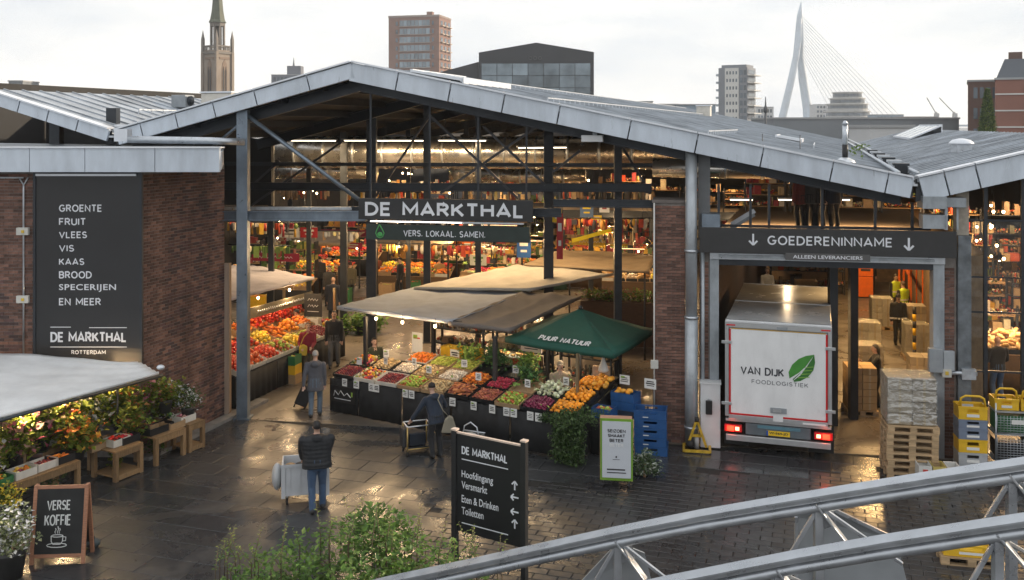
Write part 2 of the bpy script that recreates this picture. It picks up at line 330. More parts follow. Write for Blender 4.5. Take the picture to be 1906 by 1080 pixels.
# plaza: big slabs up to a joint line, small clinker pavers on the near side of it
pav = struct(MB().b2((-16, 8, -.05), (16, 27, -.018)).build('pavement', M('joint_sand', (.018, .017, .016), .8)))
def zone(x, y):
    return 'paver' if (y < 20.35 + .26 * x and y < 21.2 and x > -1.2 - (20 - y) * .35) else 'slab'
def in_view(x, y, mg=.6): return abs(x) < .535 * y + mg and y > 15.4
def piece_mesh(lx, ly, th, ch, m, name):
    mb = MB(); a, b = lx / 2, ly / 2
    lo = [(-a, -b, -th), (a, -b, -th), (a, b, -th), (-a, b, -th)]; mi_ = [(-a, -b, -ch), (a, -b, -ch), (a, b, -ch), (-a, b, -ch)]
    hi = [(-a + ch, -b + ch, 0), (a - ch, -b + ch, 0), (a - ch, b - ch, 0), (-a + ch, b - ch, 0)]
    mb.add(lo + mi_ + hi, [(8, 9, 10, 11)] + [(k + i, k + (i + 1) % 4, k + 4 + (i + 1) % 4, k + 4 + i) for k in (0, 4) for i in range(4)])
    return mb.mesh(name, m)
ca, sa = math.cos(DROT), math.sin(DROT)
def lay(lx, ly, gap, kind, me, name, stuff_m):
    cand = []
    for i in range(-60, 90):
        for j in range(-90, 90):
            p = (i * lx + (j % 2) * lx * .5, 18 + j * ly)
            x, y = p[0] * ca - (p[1] - 18) * sa, 18 + p[0] * sa + (p[1] - 18) * ca
            if not in_view(x, y, .9) or y > FY(x) - .15 or zone(x, y) != kind: continue
            if x < -8.6 + DX * (y - 22.2) - .2 and y > 22.0: continue
            cand.append((y, x))
    cand.sort()
    for y, x in cand[:300]:
        o = obj(name, me, pav, (x, y, rr(-.0015, .0015)), (rr(-.003, .003), rr(-.003, .003), DROT + rr(-.006, .006)))
    if len(cand) > 300:
        mb = MB()
        for y, x in cand[300:]:
            mt = Matrix.Rotation(DROT + rr(-.006, .006), 3, 'Z') @ Matrix.Rotation(rr(-.004, .004), 3, 'X')
            mb.add([mt @ v.co + Vector((x, y, rr(-.003, .003))) for v in me.vertices], [tuple(p.vertices) for p in me.polygons])
        tag(mb.build(name + '_field', stuff_m, pav), kind='stuff')
lay(.95, .62, .012, 'slab', piece_mesh(.941, .611, .03, .006, slabm, 'paving_slab'), 'paving_slab', slabm)
lay(.42, .21, .012, 'paver', piece_mesh(.405, .195, .03, .007, paverm, 'clinker_paver'), 'clinker_paver', paverm)
floorm = wet('hall_floor', (.08, .068, .056), (.19, .16, .13), rnd=0, lo=.16, hi=.5, sc=.5, bmp=.1)
q = [HB(-22, -.1, .004), HB(24, -.1, .004), HB(24, 62, .004), HB(-22, 62, .004)]
mb = MB(); mb.slab(q, .02); struct(mb.build('floor', floorm))
# ================================================================== hall shell
fas = M('fascia_panel_metal', (.60, .67, .76), .36, .3, var=.09, scale=1.6, rvar=.10, stretch=(3, 3, .5), stain=.16, sscale=1.1)
fasl = M('flashing_metal', (.70, .74, .80), .35, .35, var=.06)
roofm = M('roof_sheet_metal', (.40, .44, .49), .40, .45, var=.32, scale=.8, rvar=.12, stretch=(1, 6, 1), stain=.35, sscale=.5)
darks = M('dark_steel', (.040, .046, .055), .42, .5, var=.25, scale=3, rvar=.12)
blues = M('blue_grey_steel', (.22, .27, .33), .38, .55, stain=.3, sscale=1.2, var=.2, scale=2.5, rvar=.12)
galv = M('galvanised_steel', (.52, .56, .61), .38, .75, var=.16, scale=9, rvar=.12, bump=.05, bscale=60)
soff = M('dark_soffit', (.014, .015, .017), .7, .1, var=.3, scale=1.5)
wallin = M('hall_wall_paint', (.075, .068, .060), .7, var=.35, scale=.8)
ductm = M('duct_metal', (.62, .60, .56), .26, .9, var=.15, scale=2, rvar=.1, bump=.12, bscale=3)
concm = M('grey_concrete', (.30, .30, .30), .75, var=.2, scale=2, bump=.1)
PRO = [(-14.4, 8.62), (-10.45, 7.45), (-4.01, 9.17), (9.13, 6.39), (13.0, 7.38), (20, 5.6)]
def RZ(x):
    for (a, za), (b, zb) in zip(PRO, PRO[1:]):
        if a <= x <= b: return za + (zb - za) * (x - a) / (b - a)
    return PRO[0][1] if x < PRO[0][0] else PRO[-1][1]
AF = 23.5
hall = thing('market_hall', 'large steel market hall with pitched grey metal roof and open gable front', 'market hall', HB(-3, 0, 0))
hall_l = thing('side_hall', 'lower-lit neighbouring hall whose roof slopes to the gutter above the brick annexe', 'hall', HB(-13, 0, 0))
hall_r = thing('glass_hall', 'glazed hall with warm goods behind tall panes beside the goods entrance', 'hall', HB(12, 0, 0))
def W(o):   # place a part modelled in world space under its thing
    o.matrix_parent_inverse = Matrix.Translation(-Vector(o.parent.location)) if o.parent else Matrix(); return o
def Wr(o, p): o.parent = p; o.matrix_parent_inverse = (Matrix.Translation(p.location) @ Matrix.Rotation(p.rotation_euler.z, 4, 'Z')).inverted(); return o
def wp(mb, name, m, p, **k):
    o = mb.build(name, m, None, **k); return Wr(o, p)
def roof(p, x0, x1, t0, t1, seams=True, step=.62):
    a, b = RZ(x0), RZ(x1)
    mb = MB(); mb.slab([HB(x0, t0, a), HB(x1, t0, b), HB(x1, t1, b), HB(x0, t1, a)], .1); wp(mb, 'roof_sheet', roofm, p)
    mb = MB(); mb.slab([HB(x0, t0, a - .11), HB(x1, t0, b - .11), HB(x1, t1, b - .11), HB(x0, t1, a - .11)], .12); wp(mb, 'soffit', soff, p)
    if seams:
        mb = MB(); t = t0 + .3
        while t < t1: mb.beam(HB(x0, t, a + .012), HB(x1, t, b + .012), .045, .05); t += step
        tag(wp(mb, 'standing_seams', roofm, p), kind='stuff')
T0 = AF - FA + .06
roof(hall, -4.01, 9.0, T0, 60); roof(hall, -10.35, -4.01, T0, 60, False)
roof(hall_l, -14.4, -10.55, T0, 40); roof(hall_r, 9.3, 13, T0, 42); roof(hall_r, 13, 20, T0, 42, False)
# purlins and rafters under the main roof
for k, x in enumerate((-9.6, -8.4, -7.2, -6.0, -4.9)):
    mb = MB(); mb.beam(HB(x, 0, RZ(x) - .33), HB(x, 58, RZ(x) - .33), .1, .2); wp(mb, 'purlin', darks, hall)
for t in (.3, 6, 12, 18, 24, 30, 36):
    for a, b in ((-10.3, -4.01), (-4.01, 9.0)):
        mb = MB(); mb.ibeam(HB(a, t, RZ(a) - .5), HB(b, t, RZ(b) - .5), .16, .34); wp(mb, 'rafter', darks, hall)
# fascia panels, one piece each
def fascia(p, us, hgt=.5):
    xs = [FX(u, AF) for u in us]
    for a, b in zip(xs, xs[1:]):
        g = .014; a2, b2 = a + g, b - g; za, zb = RZ(a2) + .02, RZ(b2) + .02
        ya, yb = FY(a2, AF), FY(b2, AF)
        mb = MB(); n = Vector((-FS, -1, 0)).normalized() * .09
        f = [Vector((a2, ya, za)), Vector((b2, yb, zb)), Vector((b2, yb, zb - hgt)), Vector((a2, ya, za - hgt))]
        # lean of the joints: cut square to the slope
        sl = (zb - za) / (b2 - a2); f[3].x -= -sl * hgt * .9; f[2].x -= -sl * hgt * .9
        f[3].y = FY(f[3].x, AF); f[2].y = FY(f[2].x, AF); f[3].z += sl * (f[3].x - a2); f[2].z += sl * (f[2].x - b2)
        mb.slab(f[::-1], .09, dirv=-n.normalized()); o = wp(mb, 'fascia_panel', fas, p)
        b_ = o.modifiers.new('b', 'BEVEL'); b_.width = .008; b_.segments = 1
        mb = MB(); mb.beam(f[0] + Vector((0, .10, .035)), f[1] + Vector((0, .10, .035)), .34, .04); Wr(mb.build('flashing', fasl), p)
    mb = MB(); a, b = xs[0], xs[-1]
    pts = [x for x in [a] + [q for q, _ in PRO if a < q < b] + [b]]
    for c, d in zip(pts, pts[1:]):
        mb.slab([Vector((c, FY(c, AF) + .12, RZ(c) - .01)), Vector((d, FY(d, AF) + .12, RZ(d) - .01)), Vector((d, FY(d, AF) + .12, RZ(d) - hgt + .03)), Vector((c, FY(c, AF) + .12, RZ(c) - hgt + .03))], .05, dirv=(0, 1, 0))
    wp(mb, 'fascia_backing', darks, p)
fascia(hall, [214, 260, 325, 395, 472, 570, 655], .40); fascia(hall, [655, 742, 840, 940, 1043, 1175, 1300, 1422, 1552, 1655, 1703], .47)
fascia(hall_l, [-40, 37, 91, 146, 204], .33); fascia(hall_r, [1709, 1757, 1815, 1960], .55)
# snow rails, skylights, gutter
def snow_rail(x, t0, t1, p, along=True):
    z = RZ(x); mb = MB(); mb.beam(HB(x, t0, z + .13), HB(x, t1, z + .13), .03, .03)
    t = t0
    while t < t1: mb.beam(HB(x, t, z), HB(x, t, z + .12), .03, .03); t += .55
    wp(mb, 'snow_rail', galv, p)
snow_rail(.6, 1, 34, hall); snow_rail(-2.6, 3, 50, hall); snow_rail(4.6, .8, 9, hall); snow_rail(7.0, 9, 14, hall); snow_rail(-12.2, 3, 14, hall_l)
def roofbox(x, t, sx, sy, h, m, p, name):
    z = RZ(x); mb = MB(); c = HB(x, t, z); mb.box((c.x, c.y, z + h / 2), (sx, sy, h), rz=DROT); mb.box((c.x, c.y, z + h + .03), (sx + .08, sy + .08, .06), rz=DROT); return wp(mb, name, m, p)
gl = glass('pane_glass', (.82, .88, .90), .22)
for x, t in ((10.6, 26), (11.6, 26)):
    pass
def skylight(x0, x1, t0, t1, p, h=.35, nb=4):
    za, zb = RZ(x0), RZ(x1); mb = MB()
    for i in range(nb + 1):
        t = t0 + (t1 - t0) * i / nb; mb.beam(HB(x0, t, za + .08), HB(x1, t, zb + h), .07, .07); 
    mb.beam(HB(x0, t0, za + .08), HB(x0, t1, za + .08), .08, .1); mb.beam(HB(x1, t0, zb + h), HB(x1, t1, zb + h), .1, .12)
    mb.slab([HB(x1, t0, zb + h), HB(x1, t1, zb + h), HB(x1, t1, zb), HB(x1, t0, zb)], .05, dirv=(1, 0, 0))
    f = wp(mb, 'skylight', fasl, p)
    for i in range(nb):
        a, b = t0 + (t1 - t0) * (i + .04) / nb, t0 + (t1 - t0) * (i + .96) / nb
        mb = MB(); mb.slab([HB(x0, a, za + .1), HB(x1, a, zb + h + .02), HB(x1, b, zb + h + .02), HB(x0, b, za + .1)], .012); o = mb.build('pane', M('skylight_glass', (.55, .62, .66), .12, .2, var=.1)); Wr(o, f)
        o.matrix_parent_inverse = Matrix(); o.parent = f
skylight(11.2, 12.6, 24, 34, hall_r); skylight(-3.4, -2.0, 2.0, 6, hall, .12); skylight(5.6, 6.5, 14, 17, hall, .1, 3)
# valley gutters
for x, p, t1 in ((9.13, hall_r, 60), (-10.45, hall_l, 40)):
    mb = MB(); z = RZ(x); mb.slab([HB(x - .22, T0, z - .1), HB(x + .22, T0, z - .1), HB(x + .22, t1, z - .1), HB(x - .22, t1, z - .1)], .05)
    wp(mb, 'gutter', galv, p)
    for s in (-.2, .2):
        mb = MB(); mb.tube([HB(x + s, T0 + .4, z + .14), HB(x + s, t1, z + .14)], .045, 8); wp(mb, 'gutter_pipe', galv, p)
for k in range(7):
    roofbox(9.13, 2 + k * 2.3, .3, .3, .22, (galv if k % 2 else darks), hall_r, 'gutter_box')
# chimney pipe, small vents on the roofs
c = HB(((1573 - 953) / FPX * (FA + 2.6) - DX * 2.6) / (1 + FS * (1573 - 953) / FPX), 2.6, 0); fx = thing('flue_pipe', 'slim steel flue with black collar standing on the hall roof near the gutter', 'flue', (c.x, c.y, RZ(c.x - DX * 2.6)))
MB().cyl((0, 0, 0), (0, 0, .45), .075).build('collar', M('black_metal', (.02, .02, .022), .4, .3), fx)
MB().cyl((0, 0, .45), (0, 0, .98), .07).build('pipe', galv, fx); MB().cyl((0, 0, .98), (0, 0, 1.08), .09, r2=.03).build('cowl', galv, fx)
MB().lathe([(.3, -.06), (.22, .06), (.08, .12)]).build('flashing', fasl, fx)
mb = MB(); leaves(mb, (.22, 0, .28), (.14, .12, .14), 50, .09); tag(mb.build('roof_weed', M('weed_leaf', (.12, .2, .04), .6, trans=.3), None, (c.x + .1, c.y - .12, RZ(c.x - DX * 2.6))), 'small green weed sprouting beside the roof flue', 'weed')
c = HB(11.0, 5.5, 0); v_ = thing('roof_vent', 'mushroom roof vent with pale domed cap on the glazed hall roof', 'vent', (c.x, c.y, RZ(11.0)))
MB().box((0, 0, .1), (.42, .42, .24)).build('base', galv, v_); MB().lathe([(.34, .22), (.32, .27), (.24, .34), (.08, .38), (.01, .385)]).build('cap', fasl, v_)
c = HB(-11.6, 6.2, 0); v_ = thing('roof_ventilation_unit', 'boxy cream ventilation unit on the neighbouring hall roof', 'ventilation unit', (c.x, c.y, RZ(-11.6)), DROT)
MB().box((0, 0, .2), (.9, .7, .25)).build('plinth', darks, v_); MB().box((0, 0, .62), (1.15, .85, .55)).build('housing', M('cream_metal', (.62, .6, .55), .5), v_, bevel=.02); MB().box((0, 0, .93), (1.22, .92, .05)).build('lid', fasl, v_)
c = HB(-12.9, 6, 0); v_ = thing('roof_cooling_unit', 'grey cooling unit with side fan on the neighbouring hall roof', 'cooling unit', (c.x, c.y, RZ(-12.9)), DROT)
MB().box((0, 0, .25), (.55, .5, .42)).build('housing', M('grey_metal', (.3, .33, .36), .5, .3), v_, bevel=.02); MB().cyl((.28, 0, .27), (.33, 0, .27), .16, 16).build('fan', darks, v_)
for k, (x, t) in enumerate(((.6, 34),)):
    c = HB(x, t, 0); v_ = thing('roof_vent_box', ('pale square vent box on the main roof near the ridge rail', 'small vent box far along the main roof')[k], 'vent', (c.x, c.y, RZ(x)), DROT)
    MB().box((0, 0, .3), (.8, .8, .6)).build('housing', M('cream_metal', (.62, .6, .55), .5), v_); MB().box((0, 0, .63), (.9, .9, .06)).build('lid', fasl, v_)
# ------------------------------------------------------------------ steel frame of the open gable
def fp(u, v, t=0):
    k = (u - 953) / FPX; x0 = (k * (FA + t) - DX * t) / (1 + FS * k); b = HB(x0, t, 0); b.z = ZV(v, b.y); return b
def column(u, t, wd, m, name='column', z0=0, z1=None, ztop=.36, rnd=False):
    k = (u - 953) / FPX; x0 = (k * (FA + t) - DX * t) / (1 + FS * k); b = HB(x0, t, z0); z1 = RZ(x0) - ztop if z1 is None else z1
    mb = MB()
    if rnd: mb.tube([(b.x, b.y, z0), (b.x, b.y, z1)], wd / 2, 18)
    else:
        for s in (-1, 1): mb.box((b.x, b.y + s * (wd / 2 - .012), (z0 + z1) / 2), (wd, .024, z1 - z0), rz=0)
        mb.box((b.x, b.y, (z0 + z1) / 2), (.03, wd - .05, z1 - z0))
        for s in (-1, 1): mb.box((b.x + s * wd * .47, b.y, (z0 + z1) / 2), (.016, wd * .86, z1 - z0))
    if z0 == 0: mb.box((b.x, b.y, .02), (wd + .14, wd + .14, .04))
    o = wp(mb, name, m, hall); return x0
xc = column(453, 0, .28, blues); column(1021, 6.4, .30, darks); column(692, 7, .32, darks)
mb = MB(); mb.ibeam(fp(655, 392, .35), fp(1045, 396, .35), .14, .22); wp(mb, 'sign_beam', darks, hall)
for u in (690, 800, 890, 980):
    mb = MB(); a = fp(u, 392, .35); mb.beam(a, Vector((a.x, a.y, RZ(a.x - DX * .35) - .3)), .05, .05); wp(mb, 'hanger', darks, hall)
for u, t, wd in ((795, 9, .24), (890, 9.5, .2), (355, 5, .2), (505, 8, .18), (575, 12, .17), (640, 10, .24), (760, 14, .18), (1150, 5, .22), (1100, 14, .18), (868, 18, .2), (985, 22, .2), (430, 22, .2), (540, 20, .2)):
    column(u, t, wd, darks if t > 5 else M('mid_steel', (.075, .08, .09), .42, .5, var=.2), 'column')
# head plate + braces at the round column
for a, b, r in (((462, 216, 0), (668, 372, 0), .055), ((446, 232, 0), (384, 284, 1.2), .05)):
    mb = MB(); mb.tube([fp(*a), fp(*b)], r, 10); wp(mb, 'brace', blues, hall)
for a, b, t in (((700, 365), (800, 215), 6), ((465, 385), (640, 262), 6), ((800, 215), (965, 370), 4), ((1015, 225), (820, 360), 4), ((520, 300), (440, 372), 6), ((900, 235), (1015, 345), 4), ((1030, 320), (1080, 280), 5), ((1150, 260), (1205, 350), 6)):
    mb = MB(); mb.beam(fp(*a, t), fp(*b, t), .07, .07); wp(mb, 'brace', M('mid_steel', (.075, .08, .09), .42, .5), hall)
# tie beams across the gable
mb = MB(); mb.ibeam(fp(413, 402), fp(682, 402), .16, .26); wp(mb, 'tie_beam', blues, hall)
mb = MB(); mb.beam(fp(413, 388, .4), fp(682, 388, .4), .12, .08); wp(mb, 'tie_beam', galv, hall)
mb = MB(); mb.ibeam(fp(412, 347, 4), fp(1213, 350, 4), .16, .24); wp(mb, 'tie_beam', darks, hall)
mb = MB(); mb.ibeam(fp(1030, 378, .6), fp(1240, 380, .6), .14, .2); wp(mb, 'tie_beam', darks, hall)
mb = MB(); mb.beam(fp(412, 305, 6), fp(1300, 308, 6), .1, .12); wp(mb, 'tie_beam', darks, hall)
# rear and side walls of the halls, with a clerestory of real openings
TB = 46
def rearwall(p, x0, x1, t, z0, z1, m): 
    mb = MB(); mb.slab([HB(x0, t, z0), HB(x1, t, z0), HB(x1, t, z1), HB(x0, t, z1)], .2, dirv=(0, 1, 0)); wp(mb, 'rear_wall', m, p)
rearwall(hall, -17.5, 9.1, TB, 0, 5.35, wallin)
mb = MB(); mb.slab([HB(-13, TB, 6.3), HB(9.1, TB, 6.05), HB(9.1, TB, 6.2), HB(-4.01, TB, 8.9), HB(-10.45, TB, 7.2), HB(-13, TB, 8.0)], .2, dirv=(0, 1, 0)); wp(mb, 'rear_gable', wallin, hall)
x = -17.5
while x < 9:
    rearwall(hall, x, x + .45, TB - .02, 5.3, 6.32, wallin); x += 1.5
rearwall(hall_r, 9.2, 20.8, 41.6, 0, 5.6, wallin)
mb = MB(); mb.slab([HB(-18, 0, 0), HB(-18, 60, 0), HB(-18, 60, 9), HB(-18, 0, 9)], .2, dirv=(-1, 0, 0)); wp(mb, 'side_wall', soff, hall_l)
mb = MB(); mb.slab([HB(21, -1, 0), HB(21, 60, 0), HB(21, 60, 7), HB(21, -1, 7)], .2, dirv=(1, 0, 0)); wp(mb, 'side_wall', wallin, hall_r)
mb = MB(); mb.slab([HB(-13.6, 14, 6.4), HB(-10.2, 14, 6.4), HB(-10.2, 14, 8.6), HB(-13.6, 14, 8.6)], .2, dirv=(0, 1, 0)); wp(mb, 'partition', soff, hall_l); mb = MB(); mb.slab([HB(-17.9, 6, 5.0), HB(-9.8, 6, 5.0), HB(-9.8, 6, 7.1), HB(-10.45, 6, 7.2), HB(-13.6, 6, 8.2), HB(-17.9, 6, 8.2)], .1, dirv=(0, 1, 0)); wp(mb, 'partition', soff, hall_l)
for u in (62, 170):
    x0 = FX(u); b = HB(x0, .8, 0); mb = MB(); mb.box((b.x, b.y, 7.3), (.28, .28, 1.6)); wp(mb, 'column', darks, hall_l)
# ------------------------------------------------------------------ brickwork
brickm = M('brick_clay', None, .75, stain=.45, var=.18, scale=14, bump=.25, bscale=60, rnd=.3, island=[(.160, .080, .060), (.190, .098, .072), (.125, .066, .060), (.205, .105, .078), (.10, .06, .056)])
brickob = M('brick_clay_single', (.165, .086, .064), .75, stain=.45, var=.25, scale=14, bump=.25, bscale=60, rnd=.45)
mort = M('mortar', (.23, .21, .195), .9, stain=.4, var=.25, scale=6)
def brick_face(p, a, b, z0, z1, nrm, limit=300, skip=None):
    """running-bond bricks standing 1 cm proud of the mortar between ground points a and b"""
    a, b, nrm = Vector(a), Vector(b), Vector(nrm).normalized(); d = b - a; ln = d.length; d /= ln; ang = math.atan2(d.y, d.x)
    BL, BH, J = .205, .062, .012; me = MB().box((0, 0, 0), (BL, .05, BH)).mesh('brick', brickob); mh = MB().box((0, 0, 0), (BL * .48, .05, BH)).mesh('brick', brickob)
    cand = []; k = 0; z = z0 + BH / 2
    while z + BH / 2 < z1:
        s = (BL / 2 if k % 2 == 0 else 0.)
        if k % 2: cand.append((BL * .24, z, mh))
        s = BL / 2 + (0 if k % 2 == 0 else BL * .48 + J)
        while s + BL / 2 <= ln + .03:
            cand.append((s, z, me)); s += BL + J
        if ln - (s - BL / 2) > BL * .45: cand.append((s - BL * .26, z, mh))
        z += BH + J; k += 1
    cand = [c for c in cand if not (skip and skip(c[0], c[1]))]
    def where(s, z): return a + d * s + Vector((0, 0, z)) - nrm * .014
    cand.sort(key=lambda c: (where(c[0], c[1]) - Vector((0, 0, CAMH))).length)
    inv = (Matrix.Translation(p.location) @ Matrix.Rotation(p.rotation_euler.z, 4, 'Z')).inverted()
    for s, z, m_ in cand[:limit]:
        o = obj('brick', m_, p, where(s, z) + nrm * rr(-.003, .003), (0, 0, ang)); o.matrix_parent_inverse = inv
    if len(cand) > limit:
        mb = MB()
        for s, z, m_ in cand[limit:]: mb.box(where(s, z) + nrm * rr(-.003, .003), (BL if m_ is me else BL * .48, .05, BH), rz=ang)
        tag(wp(mb, 'brickwork', brickm, p), kind='stuff')
# annexe on the left with the tall sign
YW = 22.2; XC = -8.52
ann = thing('brick_annexe', 'dark brick annexe with flat grey metal roof edge beside the hall', 'building', (XC, YW, 0))
mb = MB(); e = Vector((XC, YW, 0)) + Vector((DX, 1, 0)) * 3.1
mb.prism([(-16, YW), (XC, YW), (e.x, e.y), (-16, e.y)], 6.62); wp(mb, 'wall_core', mort, ann)
brick_face(ann, (-12.3, YW, 0), (XC, YW, 0), 0, 6.5, (0, -1, 0), 300, lambda s, z: -12.3 + s > -10.85 and -12.3 + s < XC - .1)
brick_face(ann, (XC, YW, 0), (e.x, e.y, 0), .05, 6.5, (1, -DX, 0), 300)
mb = MB(); mb.slab([(-16, YW - .25, 7.02), (-6.64, YW - .25, 7.02), (-7.62, e.y + .1, 7.08), (-16, e.y + 3, 7.12)], .42); wp(mb, 'roof_deck', roofm, ann)
xs = [-14.6, XU(57, 21.9), XU(160, 21.9), XU(290, 21.9), -6.6]
for i, (a, b) in enumerate(zip(xs, xs[1:])):
    mb = MB(); mb.b2((a + .006, YW - .36, 6.56), (b - .006, YW - .27, 7.10)); wp(mb, 'fascia_panel', fas, ann, bevel=.006)
mb = MB(); mb.slab([(-6.64, YW - .262, 6.6), (-7.6, e.y + .05, 6.6), (-7.6, e.y + .05, 7.0), (-6.64, YW - .262, 7.0)], .04, dirv=(1, .3, 0)); wp(mb, 'end_plate', fas, ann)
mb = MB(); mb.b2((-14.6, YW - .40, 7.10), (-6.58, YW - .05, 7.13)); wp(mb, 'flashing', fasl, ann)
mb = MB(); mb.tube([(-9.3, YW + 1.2, 7.28), (-7.4, YW + 1.6, 7.24), (-6.7, YW + 2, 7.2)], .09, 10); wp(mb, 'roof_pipe', galv, ann)
mb = MB(); mb.box((-9.45, YW + 1.3, 7.38), (.32, .3, .3)); wp(mb, 'roof_hopper', fasl, ann)
# rear post at the annexe corner: timber boarded end
mb = MB(); q = fp(421, 500); mb.box((q.x, q.y + .1, 2.0), (.16, .2, 4.0)); wp(mb, 'corner_post', M('pale_timber', (.34, .25, .19), .7, var=.2, stretch=(1, 1, .1), scale=12), ann)
# conduit and boxes on the annexe wall
cnd = thing('wall_conduit', 'pale conduit pipe with two junction boxes on the annexe bricks', 'conduit', (XU(46, YW), YW - .05, 0))
MB().tube([(0, 0, 1.2), (0, 0, 6.1), (0, 0, 6.3)], .022, 8).build('pipe', galv, cnd); MB().tube([(-1.2, 0, 6.42), (0, 0, 6.42)], .02, 8).build('pipe', galv, cnd)
mb = MB(); mb.tube([(-.1, 0, 6.42), (0, 0, 6.25), (.1, 0, 6.42)], .02, 8); mb.build('pipe_fork', galv, cnd)
for z in (ZV(430, YW), ZV(556, YW)):
    b_ = MB().box((0, -.03, z), (.27, .1, .17)).build('junction_box', M('box_plastic', (.55, .55, .52), .5), cnd, bevel=.01); MB().box((.02, -.09, 0), (.06, .02, .06)).build('cover', M('yellow_plastic', (.6, .42, .05), .45), b_, (0, 0, z))
# kerb stones along the annexe
kb = M('kerb_stone', (.22, .21, .20), .6, var=.25, scale=5, bump=.2)
s0 = Vector((XC, YW, 0)); dv = Vector((DX, 1, 0)).normalized(); nv = Vector((1, -DX, 0)).normalized()
kr = tag(MB().box((0, 0, -.01), (.02, .02, .01)).build('kerb', kb, None, tuple(s0 + nv * .2)), kind='structure')
kme = MB().box((0, 0, .03), (.30, .70, .10)).mesh('kerb_stone', kb)
for i in range(7):
    o = obj('kerb_stone', kme, kr, tuple(dv * (.2 + i * .71)), (0, 0, DROT)); 
# ------------------------------------------------------------------ the pillar, goods entrance
pil = thing('brick_pillar', 'brown brick pillar between the market and the goods entrance', 'pillar', (FX(1216), FY(FX(1216)), 0), FROT)
pw = (FX(1276) - FX(1216)) / math.cos(FROT); zt = ZV(378, FY(FX(1245)))
inv_c = MB(); inv_c.b2((.012, .012, 0), (pw - .012, .9, zt)); inv_c.build('wall_core', mort, pil)
A_ = Vector((FX(1216), FY(FX(1216)), 0)); B_ = Vector((FX(1276), FY(FX(1276)), 0))
brick_face(pil, A_, B_, 0, zt - .02, (-FS, -1, 0), 300)
dn = Vector((FS, 1, 0)).normalized()
brick_face(pil, A_ + dn * .9, A_, 0, zt - .02, (-1, FS, 0), 0)
MB().b2((-.03, -.03, zt), (pw + .03, .93, zt + .07)).build('coping', M('coping_stone', (.16, .14, .13), .8), pil)
cnd = thing('pillar_conduit', 'thin white conduit with a socket box on the brick pillar', 'conduit', (FX(1217), FY(FX(1217)) - .06, 0))
MB().tube([(0, 0, .8), (0, 0, zt)], .02, 8).build('pipe', M('white_plastic', (.68, .68, .66), .5), cnd)
MB().box((0, -.03, ZV(677, 23.3)), (.18, .1, .2)).build('socket_box', M('box_plastic', (.55, .55, .52), .5), cnd, bevel=.01)
# rain pipe
b = Vector((FX(1285), FY(FX(1285)) - .12, 0)); dp = thing('rain_pipe', 'thick grey rainwater pipe running down beside the brick pillar', 'drain pipe', tuple(b))
MB().tube([(0, 0, .0), (0, 0, 3.0)], .155, 18).build('lower_pipe', blues if False else M('pipe_grey', (.40, .44, .48), .4, .35, var=.12), dp); MB().tube([(0, 0, 3.0), (0, 0, RZ(4.3) - .35)], .14, 18).build('upper_pipe', M('pipe_grey', (.40, .44, .48), .4, .35), dp)
for z in (.4, 3.02, 4.6): MB().tube([(0, 0, z), (0, 0, z + .06)], .17, 18).build('collar', galv, dp)
MB().tube([(.28, .05, 0), (.28, .05, 5.2)], .05, 10).build('side_pipe', M('pipe_grey', (.40, .44, .48), .4, .35), dp)
bay = thing('goods_entrance', 'goods entrance bay with steel jambs and brick strips under its dark sign', 'entrance', (FX(1300), FY(FX(1300)), 0), FROT)
def bx(u, a=FA): return (FX(u, a) - FX(1300)) / math.cos(FROT)      # local x along the facade
ZT = 4.40
jm = M('jamb_steel', (.36, .40, .44), .42, .4, var=.1, rvar=.1, stain=.3, sscale=1.5)
MB().b2((bx(1302), .0, 0), (bx(1321), .35, 5.0)).build('brick_core', mort, bay)
def strip(u0, u1, z1):
    a = Vector((FX(u0), FY(FX(u0)), 0)); c_ = Vector((FX(u1), FY(FX(u1)), 0)); brick_face(bay, a, c_, 0, z1, (-FS, -1, 0), 140)
strip(1302, 1321, 4.4)
MB().b2((bx(1321), -.06, 0), (bx(1338), .3, ZT + .3)).build('jamb', jm, bay, bevel=.01)
MB().b2((bx(1736), -.06, 0), (bx(1757), .3, ZT + .3)).build('jamb', jm, bay, bevel=.01)
MB().b2((bx(1758), .0, 0), (bx(1780), .35, 4.6)).build('brick_core', mort, bay)
strip(1758, 1780, 4.4)
MB().b2((bx(1781), -.1, 1.3), (bx(1806), .3, 5.1)).build('steel_column', M('worn_steel', (.16, .18, .20), .45, .5, var=.35, scale=6), bay, bevel=.01)
MB().b2((bx(1783), -.06, 0), (bx(1804), .28, 1.3)).build('column_foot', darks, bay)
MB().b2((bx(1321), -.12, ZT + .04), (bx(1757), .25, ZT + .20)).build('lintel', galv, bay, bevel=.01)
MB().b2((bx(1338), -.05, ZT - .10), (bx(1736), .2, ZT + .03)).build('door_track', darks, bay)
MB().b2((bx(1338), -.2, ZT + .10), (bx(1736), -.122, ZT + .16)).build('roller_rail', jm, bay)
for u0, u1, v0, v1, d in ((1708, 1752, 363, 386, .5), (1751, 1792, 366, 384, .3), (1712, 1755, 398, 424, .3), (1752, 1758, 385, 426, .3), (1776, 1780, 385, 426, .2)):
    MB().b2((bx(u0), -d, ZV(v1, 22.2)), (bx(u1), .1, ZV(v0, 22.2))).build('gutter_housing', jm, bay, bevel=.008)
MB().b2((bx(1306), -.25, ZV(424, 23)), (bx(1340), .25, ZV(398, 23))).build('bracket', blues, bay, bevel=.01)
MB().b2((bx(1300), .1, 4.9), (bx(1322), .4, RZ(4.6) - .4)).build('steel_column', M('mid_grey_steel', (.14, .15, .16), .5, .3), bay)
MB().b2((bx(1782), .1, 5.1), (bx(1806), .4, 6.2)).build('stone_post', M('post_stone', (.42, .38, .32), .8, var=.25, scale=8), bay)
bx0, bx1 = bx(1338), bx(1736)
